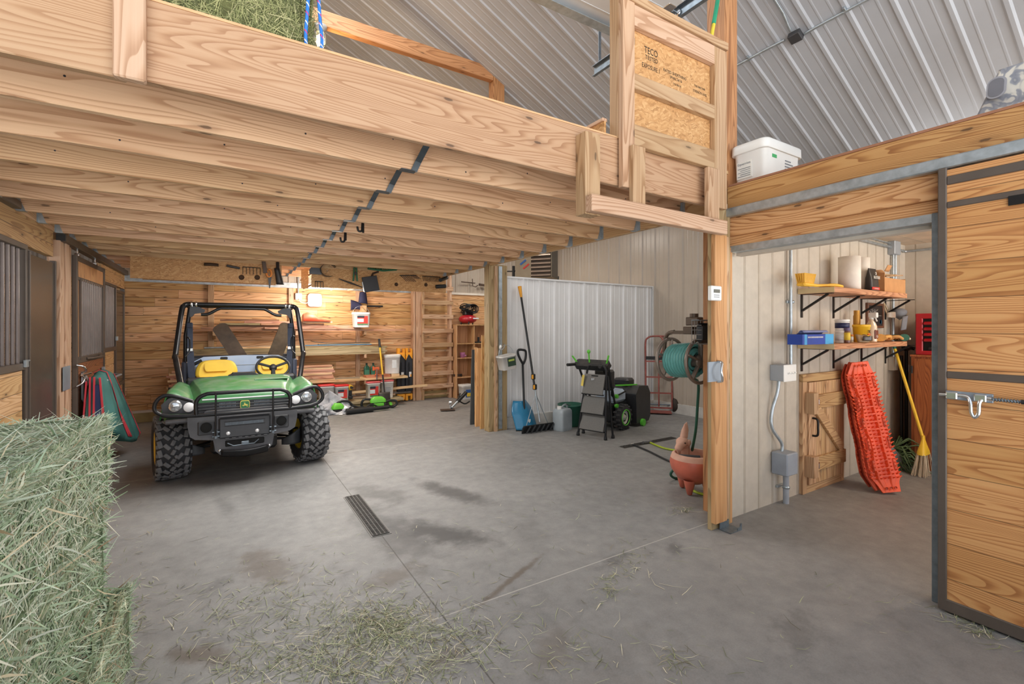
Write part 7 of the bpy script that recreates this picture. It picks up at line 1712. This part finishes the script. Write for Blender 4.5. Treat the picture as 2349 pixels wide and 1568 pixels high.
# ================================================================ HAY
rng = np.random.default_rng(11)
HAY = vcol_mat('hay_strand', .75); HAYB = M('hay_core', (150, 164, 130), .9, 0, .2, 20, bump=.8)
def blades(P, D, Nn, L, Wd, cols, bend=.10):
    """many thin two-segment strands: root P, direction D, surface normal Nn"""
    n = len(P); D = D/np.linalg.norm(D, axis=1)[:, None]
    S = np.cross(D, Nn); S /= (np.linalg.norm(S, axis=1)[:, None]+1e-9)
    mid = P+D*(L*.5)[:, None]; B = D+Nn*(rng.normal(0, bend, n))[:, None]+S*(rng.normal(0, bend, n))[:, None]; B /= np.linalg.norm(B, axis=1)[:, None]
    end = mid+B*(L*.5)[:, None]
    w = Wd[:, None]*.5
    v = np.stack([P-S*w*.8, P+S*w*.8, mid-S*w, mid+S*w, end-S*w*.3, end+S*w*.3], axis=1).reshape(-1, 3)
    b = (np.arange(n)*6)[:, None]
    f = np.concatenate([b+np.array([0, 1, 3, 2]), b+np.array([2, 3, 5, 4])], axis=0)
    c = np.repeat(cols, 6, axis=0)
    return v, f, c
def linc(a): 
    a = np.asarray(a, float)/255.0
    return np.where(a <= .04045, a/12.92, ((a+.055)/1.055)**2.4)
def pal(n, cols, wts, jit=.12):
    k = rng.choice(len(cols), n, p=np.array(wts)/sum(wts)); c = linc(cols)[k]*(1+rng.normal(0, jit, (n, 1)))
    return np.concatenate([np.clip(c, 0, 1), np.ones((n, 1))], axis=1)
def mesh_np(name, v, f, c, mat, parent=None, loc=None):
    me = bpy.data.meshes.new(name); nv, nf = len(v), len(f)
    me.vertices.add(nv); me.vertices.foreach_set('co', np.asarray(v, np.float32).ravel())
    me.loops.add(nf*4); me.loops.foreach_set('vertex_index', f.astype(np.int32).ravel())
    me.polygons.add(nf); me.polygons.foreach_set('loop_start', np.arange(nf, dtype=np.int32)*4)
    at = me.color_attributes.new('tone', 'FLOAT_COLOR', 'POINT'); at.data.foreach_set('color', np.asarray(c, np.float32).ravel())
    me.update(calc_edges=True); me.materials.append(mat)
    o = bpy.data.objects.new(name, me); C.objects.link(o)
    if parent is not None: o.parent = parent
    return o
GREENS = [(222, 232, 212), (204, 220, 196), (180, 203, 170), (150, 176, 138), (230, 232, 208), (218, 206, 172), (170, 146, 116)]
def bale(name, label, lo, hi, faces, cols, wts, dens, main, group, Lr=(.05, .17), Wr=(.003, .0072), core=None):
    lo, hi = np.array(lo), np.array(hi); c = (lo+hi)/2
    t = thing(name, label, 'hay bale', (c[0], c[1], lo[2]), 0, group)
    # lumpy pressed core
    def lump(mb):
        def face(ax, sgn):
            o1, o2 = [a for a in range(3) if a != ax]
            def fn(u, v):
                p = np.zeros(3); p[ax] = (hi if sgn > 0 else lo)[ax]; p[o1] = lo[o1]+(hi-lo)[o1]*u; p[o2] = lo[o2]+(hi-lo)[o2]*v
                e = min(u, 1-u, v, 1-v); p[ax] -= sgn*(.018+.03*math.exp(-e*18)+.010*math.sin(p[o1]*23+p[o2]*17))
                return p
            flip = (sgn > 0) ^ (ax == 1)
            mb.sheet((lambda u, v: fn(u, v)) if flip else (lambda u, v: fn(v, u)), 14, 10)
        for ax in range(3):
            for sg in (-1, 1): face(ax, sg)
        return mb
    lump(MB()).build('core', core or HAYB, t)
    V_, F_, C_ = [], [], []; off = 0
    for (ax, sg, k, mdir) in faces:
        o1, o2 = [a for a in range(3) if a != ax]
        area = (hi-lo)[o1]*(hi-lo)[o2]; n = int(area*dens*k)
        P = np.zeros((n, 3)); P[:, ax] = (hi if sg > 0 else lo)[ax]-sg*(.012+.020*rng.random(n)); P[:, o1] = lo[o1]+(hi-lo)[o1]*rng.random(n); P[:, o2] = lo[o2]+(hi-lo)[o2]*rng.random(n)
        Nn = np.zeros((n, 3)); Nn[:, ax] = sg
        a = rng.normal(0, .85, n)+rng.choice([0, math.pi], n); 
        m = np.array(mdir, float); m /= np.linalg.norm(m); s2 = np.cross(np.eye(3)[ax], m)
        D = m[None]*np.cos(a)[:, None]+s2[None]*np.sin(a)[:, None]+Nn*(.01+np.abs(rng.normal(0, .055, n))+(rng.random(n) < .05)*np.abs(rng.normal(0, .35, n)))[:, None]
        Ln = rng.uniform(*Lr, n); Dn = D/np.linalg.norm(D, axis=1)[:, None]; E_ = P+Dn*Ln[:, None]
        for o_ in (o1, o2):                       # strands end near the bale's edges, a few poke out
            lim = np.abs(rng.normal(.004, .014, n))
            P[:, o_] += np.minimum(0, hi[o_]+lim-E_[:, o_])+np.maximum(0, lo[o_]-lim-E_[:, o_])
        v, f, cc = blades(P, D, Nn, Ln, rng.uniform(*Wr, n), pal(n, cols, wts))
        V_.append(v); F_.append(f+off); C_.append(cc); off += len(v)
    v = np.concatenate(V_); v = v-np.array(t.location)[None]
    v[:, 2] = np.maximum(v[:, 2], .001-t.location[2] if lo[2] < .2 else -.03)
    o = mesh_np('strands', v, np.concatenate(F_), np.concatenate(C_), HAY, t); o['kind'] = 'stuff'
    return t
HG_ = 'green hay bales stacked beside the stalls'
xa, xb, ya, yb_ = -1.03, -.428, 1.25, 2.60
rgt = (0, 1, .35); topd = (.8, .6, 0); endd = (1, 0, .2)
bale('hay_bale', 'pale green hay bale on top of the stack in the near corner', (xa, ya, .755), (xb+.01, yb_, 1.125), [(2, 1, 1.3, topd), (0, 1, 1.25, rgt), (1, 1, .6, endd)], GREENS, [5, 5, 4, 2, 3, 1.2, .3], 15000, None, HG_)
bale('hay_bale', 'pale green hay bale in the middle of the stack in the near corner', (xa, ya, .375), (xb, yb_-.02, .75), [(0, 1, 1.25, (0, 1, -.2)), (1, 1, .6, endd)], GREENS, [4, 5, 5, 3, 2, 1.2, .5], 15000, None, HG_)
bale('hay_bale', 'hay bale at the bottom of the stack, sticking out past the others', (xa, ya, .0), (xb+.075, yb_+.05, .365), [(0, 1, 1.2, (0, 1, .3)), (1, 1, .6, endd), (2, 1, .5, topd)], GREENS, [3, 4, 4, 3, 2.4, 3, 1.5], 15000, None, HG_)
OL = [(158, 158, 108), (128, 132, 84), (104, 110, 66), (180, 176, 130), (84, 88, 52)]
bale('hay_bale', 'olive hay bale lying on the loft behind the fascia beam', (-.85, 2.27, 2.722), (.345, 2.72, 3.16), [(1, -1, 1.3, (.10, 0, 1)), (0, 1, .9, (0, .3, 1)), (2, 1, .4, (1, 0, 0))], OL, [4, 5, 4, 2, 2], 12000, None, None, (.06, .17), (.002, .0045), M('hay_core_olive', (92, 94, 56), .9, 0, .2, 20, bump=.8))
# loose hay strewn on the concrete
Pp = []
def strew(n, cx, cy, sx_, sy_, rot=0.0):
    a, b = rng.normal(0, sx_, n), rng.normal(0, sy_, n); c, s = math.cos(rot), math.sin(rot)
    for x, y in zip(cx+a*c-b*s, cy+a*s+b*c):
        if y > 800:
            q = on(x, y, Z=0)
            Pp.append((q.x, q.y))
strew(1300, 830, 1470, 150, 48, -.15); strew(700, 880, 1430, 60, 30, .1); strew(420, 620, 1385, 110, 40, -.2); strew(380, 760, 1535, 160, 22, .0); strew(300, 1020, 1500, 100, 40, -.2)
strew(80, 1440, 1290, 18, 26, .6); strew(70, 1395, 1350, 14, 18, .5); strew(60, 1545, 1520, 14, 26); strew(60, 1330, 1500, 60, 30); strew(240, 1590, 1177, 24, 8, .15); strew(90, 1655, 1200, 28, 6); strew(130, 2230, 1440, 60, 10, .42)
strew(160, 310, 1500, 14, 60); strew(90, 330, 1320, 40, 90)
for _ in range(330):
    Pp.append((rng.uniform(-1.0, 3.2), rng.uniform(.9, 3.6)))
for _ in range(150):
    Pp.append((rng.uniform(-1.2, 6.2), rng.uniform(3.2, 7.5)))
P2 = np.array(Pp); P2 = P2[(P2[:, 0] > -.32) | (P2[:, 1] > 2.9)]; P2 = P2[(P2[:, 0] < 3.0) | (P2[:, 1] < 2.0) | (P2[:, 1] > 2.45)]
n = len(P2); th = rng.uniform(0, 2*pi, n); P3 = np.stack([P2[:, 0], P2[:, 1], rng.uniform(.002, .010, n)], axis=1)
D = np.stack([np.cos(th), np.sin(th), rng.normal(.02, .08, n)], axis=1); Nn = np.tile([0, 0, 1.0], (n, 1))
v, f, c = blades(P3, D, Nn, np.exp(rng.normal(math.log(.045), .55, n)), rng.uniform(.0015, .0036, n), pal(n, [(172, 178, 140), (140, 150, 108), (112, 120, 82), (212, 206, 178), (96, 92, 66), (160, 150, 116)], [4, 4, 3, 2.5, 2, 2]), bend=.35)
v[:, 2] = np.clip(v[:, 2], .0012, .03)
o = mesh_np('loose_hay', v, f, c, HAY); tag(o, 'loose green hay strewn over the concrete floor', 'loose hay', None, 'stuff')
# ================================================================ LOFT, ROOF AND OVERHEAD
def onroof(px, py, off=0.03):
    r = ray(px, py); k = (5.15+.5*3.4-off*1.118-H)/(r[2]+.5*r[0])
    return V(r[0]*k, r[1]*k, H+r[2]*k)
# steel conduit across the roof
rcn = thing('roof_conduit', 'steel conduit with black junction box running across the roof liner above the tack room', 'electrical conduit', onroof(1825, 82))
p = [onroof(*q) for q in ((1640, 175), (1700, 145), (1760, 112), (1800, 92))]; q_ = [onroof(*q) for q in ((1845, 78), (1880, 58), (1985, 2), (2100, -60))]
MB().tube(p, .013, 8).tube(q_, .013, 8).build('long_conduit', STEEL, rcn)
MB().tube([onroof(*q) for q in ((1700, -140), (1777, 0), (1796, 30), (1808, 60), (1814, 72))], .013, 8).build('branch_conduit', STEEL, rcn)
bc_ = onroof(1825, 84, .05)
MB().obb(bc_, V(1, 0, -.5).normalized(), V(0, 1, 0), V(.5, 0, 1).normalized(), .10, .11, .06, .006).build('junction_box', M('box_black', (58, 58, 60), .5), rcn)
for q in ((1717, 133), (1938, 22)): MB().obb(onroof(*q, .02), V(1, 0, -.5).normalized(), V(0, 1, 0), V(.5, 0, 1).normalized(), .06, .025, .035, .004).build('strap', STEEL, rcn)
# overhead door, raised
gd = thing('overhead_door', 'raised white overhead door lying level under the roof with steel tracks', 'overhead door', (.9, 1.0, 3.9))
GDW = M('door_white', (206, 210, 212), .4, 0, .02, 4)
for k in range(6):
    y1 = 2.76-.53*k
    m = MB().box(-1.25, 2.88, y1-.525, y1, 3.905, 3.95, .003)
    for q in range(1, 4): m.box(-1.25, 2.88, y1-.53*q/4-.004, y1-.53*q/4+.004, 3.902, 3.906)
    m.build('door_panel', GDW, gd)
MB().box(-1.25, 2.88, 2.762, 2.78, 3.87, 3.96, .003).box(-1.25, 2.88, 2.70, 2.78, 3.868, 3.874).build('bottom_rail', STEEL, gd)
for x in (2.96, -1.32):
    m = MB().box(x-.004, x, -1.0, 3.3, 3.86, 3.95).box(x-.03, x, -1.0, 3.3, 3.95, 3.954).box(x-.03, x, -1.0, 3.3, 3.86, 3.864)
    m.box(x+.05, x+.054, -.2, 2.6, 3.93, 3.99).box(x+.02, x+.054, -.2, 2.6, 3.99, 3.994)
    m.build('track', STEEL_D, gd)
for y in (2.35, 1.9): MB().cyl((2.89, y, 3.91), (3.0, y, 3.91), .012, 8).lathe([(0, 0), (.028, 0), (.03, .012), (0, .016)], (2.94, y, 3.91), (1, 0, 0), 14).box(2.80, 2.88, y-.05, y+.05, 3.90, 3.925, .003).build('roller', CHROME, gd)
MB().bar((2.98, 3.25, 3.95), (2.98, 3.25, 5.3), .03, .004).bar((2.98, 2.3, 3.95), (2.98, 2.3, 5.3), .03, .004).bar((-1.33, 2.3, 3.95), (-1.33, 2.3, 5.2), .03, .004).build('track_hanger', STEEL_D, gd)
# yellow pole by the roof post
a, b = on(1631, 90, Y=2.20), on(1641, 32, Y=2.22)
a = a-(b-a)*2.0
yp_ = thing('yellow_pole', 'yellow pole with a green end standing behind the loft guard', 'pole', (a.x, a.y, a.z))
MB().cyl(a, a+(b-a)*.86, .014, 10).build('pole', M('pole_yellow', (226, 204, 66), .4), yp_)
MB().cyl(a+(b-a)*.86, b+(b-a)*.2, .016, 10).build('end_grip', M('grip_green', (40, 150, 110), .4), yp_)
# blue rope hanging over the loft edge
RP = bpy.data.materials.new('rope_blue'); g_ = N(RP)
x, y, z = g_.xyz(g_.n('ShaderNodeTexCoord').outputs['Object'])
fr_ = g_.math('FRACT', g_.math('ADD', g_.math('MULTIPLY', z, 22.0), g_.math('MULTIPLY', x, 30.0)))
g_.l(g_.mix(g_.smooth(fr_, .80, .84), lin((48, 122, 206)), g_.ramp(g_.math('FRACT', g_.math('MULTIPLY', z, 11.0)), [(0.4, (226, 226, 232)), (.6, (196, 60, 120))])), g_.b.inputs['Base Color']); g_.set(Roughness=.7)
solo('blue_rope', MB().tube(smoothpath([(.315, 2.235, 4.6), (.312, 2.235, 3.6), (.318, 2.225, 3.05), (.305, 2.22, 2.78), (.32, 2.20, 2.725), (.345, 2.20, 2.725), (.372, 2.22, 2.77), (.362, 2.23, 2.95), (.352, 2.235, 3.3), (.35, 2.235, 4.6)], 6), .0075, 8), RP, 'blue flecked rope hanging doubled in front of the loft hay bale', 'rope')
# caged lamp under the tie beam
q = on(735, 62, Y=5.93)
cl_ = thing('caged_lamp', 'glowing caged jar lamp under the brown tie beam of the loft', 'lamp', (q.x, 5.93, 5.115))
MB().lathe([(0, 0), (.075, 0), (.07, -.035), (.05, -.055), (.05, -.08), (0, -.08)], n=20).build('base', M('lamp_grey', (150, 148, 144), .5), cl_, world=False)
MB().lathe([(.044, -.08), (.048, -.12), (.048, -.19), (.036, -.235), (0, -.25)], n=20).build('glass_jar', M('jar_glass', (255, 244, 224), .05, trans=.9), cl_, world=False)
MB().ball((0, 0, -.165), .030, .030, .055, 14, 9).build('bulb', M('glow_bulb', (255, 240, 208), .5, emit=(255, 226, 170), estr=14.0), cl_, world=False)
m = MB()
for k in range(6):
    a = 2*pi*k/6; m.tube([(.056*math.cos(a), .056*math.sin(a), -.08), (.06*math.cos(a), .06*math.sin(a), -.15), (.055*math.cos(a), .055*math.sin(a), -.20), (.03*math.cos(a), .03*math.sin(a), -.262), (0, 0, -.272)], .0028, 5)
for zz in (-.12, -.19): m.tube([(.059*math.cos(2*pi*i/20), .059*math.sin(2*pi*i/20), zz) for i in range(20)], .0028, 5, closed=True)
m.build('wire_cage', STEEL_D, cl_, world=False)
# hatch curb behind the guard
hc2 = thing('hatch_curb', 'low particle board curb with a pine cap running back from the loft guard', 'curb board', (2.09, 2.3, 2.708))
MB().box(2.075, 2.09, 2.222, 2.52, 2.709, 2.83).build('panel', OSB, hc2)
MB().box(2.06, 2.10, 2.222, 2.52, 2.83, 2.85, .002).build('cap', W_STUD_Y, hc2)
MB().box(1.95, 2.07, 2.222, 2.23, 2.709, 2.74).build('angle_bracket', STEEL_D, hc2)
# white tub on the tack loft
X0, Y0 = 3.43, 1.93
wt = thing('feed_tub', 'large white lidded tub with a green sticker on the tack room roof', 'tub', (X0+.24, Y0+.14, 2.601))
MB().loft([[Vector((a*k, b*k, h)) for a, b in rpoly(.50, .27, .05, 5)] for h, k in ((0, .90), (.01, .92), (.26, .99), (.262, 1.0))]).build('tub', WHITEP, wt, world=False)
MB().loft([[Vector((a*k, b*k, h)) for a, b in rpoly(.51, .28, .05, 5)] for h, k in ((.25, 1.04), (.255, 1.06), (.315, 1.05), (.325, 1.0), (.318, .93), (.325, .88))]).build('lid', WHITEP, wt, world=False)
MB().box(-.16, -.10, -.1335, -.125, .19, .215).build('green_sticker', M('sticker_green', (60, 170, 96), .5), wt, world=False)
m = MB()
for k in range(6): m.box(.02, .02+.14-.03*(k % 3), -.1335, -.126, .08+.022*k, .088+.022*k)
for k in range(9): m.box(.03+.016*k, .037+.016*k, -.1325, -.122, .035, .065)
m.build('printed_label', M('print_grey', (130, 134, 138), .6), wt, world=False)
m = MB().box(-.243, -.235, -.02, .10, .06, .19)
m.build('side_label', M('label_cream', (222, 220, 212), .6), wt, world=False)
MTX[wt] = Matrix.Translation(wt.location)
lettering('Equerrion', wt.location+V(-.2445, .04, .165), (0, -1, 0), (0, 0, 1), .026, M('print_grey', (130, 134, 138), .6), wt)
m = MB()
for k in range(5): m.box(-.2448, -.243, -.01, .09-.02*(k % 2), .075+.015*k, .079+.015*k)
m.build('side_print', M('print_grey', (130, 134, 138), .6), wt, world=False)
# camouflage bin at the right edge
CM = bpy.data.materials.new('camouflage_grey'); g_ = N(CM)
cc = g_.n('ShaderNodeTexCoord').outputs['Object']
n1 = g_.noise(cc, 9, 2, .5, 1.2)
g_.l(g_.ramp(n1, [(0.40, (212, 208, 198)), (0.47, (206, 202, 192)), (0.50, (150, 152, 158)), (.58, (128, 132, 142)), (.64, (196, 192, 184))]), g_.b.inputs['Base Color']); g_.set(Roughness=.55)
cb2 = thing('camouflage_bin', 'grey and white camouflage bin with an oval handle on the tack room roof', 'bin', (3.6, .5, 2.601))
yA = on(2236, 262, X=3.46).y; zt_ = on(2252, 172, X=3.5).z
ring = lambda z, e: [Vector((3.46+e, yA-e*1.6, z)), Vector((3.46+e, -.1+e, z)), Vector((3.95-e, -.1+e, z)), Vector((3.95-e, yA-e, z))]
MB().loft([ring(2.64, 0), ring(zt_, .05)], smooth=False).build('body', CM, cb2, bevel=.012)
MB().box(3.45, 3.96, -.11, yA+.005, 2.601, 2.64, .01).build('lid', M('lid_dark', (76, 74, 72), .6), cb2)
oc_ = on(2288, 203, X=3.482)
MB().prism([(a, b) for a, b in rpoly(.075, .125, .037, 6)], (3.468, oc_.y, oc_.z), (0, -1, 0), (.24, 0, .97), (-1, 0, 0), .008).build('handle_rim', M('rim_grey', (150, 150, 156), .5), cb2)
MB().prism([(a, b) for a, b in rpoly(.058, .105, .028, 6)], (3.461, oc_.y, oc_.z), (0, -1, 0), (.24, 0, .97), (-1, 0, 0), .003).build('handle_recess', M('recess_grey', (112, 112, 118), .6), cb2)
# ---------------------------------------------------------------- camera, light, colour management
sc = bpy.context.scene
cam = bpy.data.cameras.new('camera'); co = bpy.data.objects.new('camera', cam); C.objects.link(co)
cam.sensor_width = 36.0; cam.sensor_fit = 'HORIZONTAL'; cam.lens = 36.0*F/2349.0
cam.shift_x = 0.0; cam.shift_y = -(784.0-HY)/2349.0
cam.clip_start = 0.02; cam.clip_end = 200
co.location = (0, 0, H); co.rotation_euler = (pi/2, 0, -YAW)
sc.camera = co
w = bpy.data.worlds.new('sky'); sc.world = w; w.use_nodes = True
bg = w.node_tree.nodes['Background']; nt = w.node_tree; tc = nt.nodes.new('ShaderNodeTexCoord'); sx = nt.nodes.new('ShaderNodeSeparateXYZ'); rp = nt.nodes.new('ShaderNodeValToRGB'); mr = nt.nodes.new('ShaderNodeMapRange')
nt.links.new(tc.outputs['Generated'], sx.inputs[0]); nt.links.new(sx.outputs[2], mr.inputs[0]); mr.inputs[1].default_value = -1; mr.inputs[2].default_value = 1
nt.links.new(mr.outputs[0], rp.inputs[0]); nt.links.new(rp.outputs[0], bg.inputs[0])
while len(rp.color_ramp.elements) < 4: rp.color_ramp.elements.new(.5)
for e, (p_, c_) in zip(list(rp.color_ramp.elements), ((0.30, (1.0, 1.0, 1.0, 1)), (0.495, (1.0, .99, .98, 1)), (0.515, (.27, .285, .31, 1)), (0.75, (.22, .245, .28, 1)))): e.position = p_; e.color = c_
bg.inputs[1].default_value = 3.7      # lower half brightened as added glow onto the joists, dimmer sky above
LK = 1.0
def lamp(name, loc, power, size=0.3, col=(1, 1, 1), kind='AREA', rot=(0, 0, 0), sy=None, spread=None):
    d = bpy.data.lights.new(name, kind); d.energy = power*LK; d.color = col
    if kind == 'AREA':
        d.size = size; d.shape = 'RECTANGLE' if sy else 'SQUARE'
        if sy: d.size_y = sy
    else: d.shadow_soft_size = size
    o = bpy.data.objects.new(name, d); C.objects.link(o); o.location = loc; o.rotation_euler = rot
    return o
lamp('loft_lamp', (0.97, 5.93, 4.80), 22, 0.05, (1, .72, .42), 'POINT')
lamp('ridge_fill', (0.9, 4.0, 5.9), 95, 0.8, (.94, .97, 1), 'AREA', (0, 0, 0), 3.0)  # added area light under the ridge, brightens roof and loft
lamp('ridge_fill', (0.9, 7.6, 5.9), 26, 0.8, (1, .97, .92), 'AREA', (0, 0, 0), 2.0)  # second added ridge light, no fitting modelled for it
lamp('back_wall_lamp', (1.43, 8.75, 1.98), 24, 0.15, (1, .92, .80), 'POINT')
lamp('aisle_fill', (0.9, 5.0, 2.36), 85, 1.6, (1, .98, .95), 'AREA', (0, 0, 0), 2.4)  # added light below the joists, brightens floor and its bounce
lamp('tube_lamp', (1.66, 8.05, 2.10), 58, 0.2, (1, .95, .86), 'POINT')
lamp('utility_fill', (5.2, 4.0, 3.5), 16, 0.3, (1, .95, .88), 'AREA', (0, 0, 0), 1.2)  # added overhead light for the utility bay
lamp('workshop_fill', (5.0, 7.6, 3.6), 34, 0.3, (1, .93, .84), 'AREA', (0, 0, 0), 1.2)  # added overhead light for the space beyond the partition
lamp('tack_room_lamp', (5.7, 0.5, 2.40), 34, 0.10, (1, .84, .66), 'POINT')
sc.view_settings.view_transform = 'Standard'; sc.view_settings.look = 'None'
sc.view_settings.gamma = 1.0; sc.view_settings.use_curve_mapping = False
sc.view_settings.exposure = 0.32
sc.cycles.max_bounces = 10; sc.cycles.diffuse_bounces = 6
sc.cycles.sample_clamp_indirect = 8.0
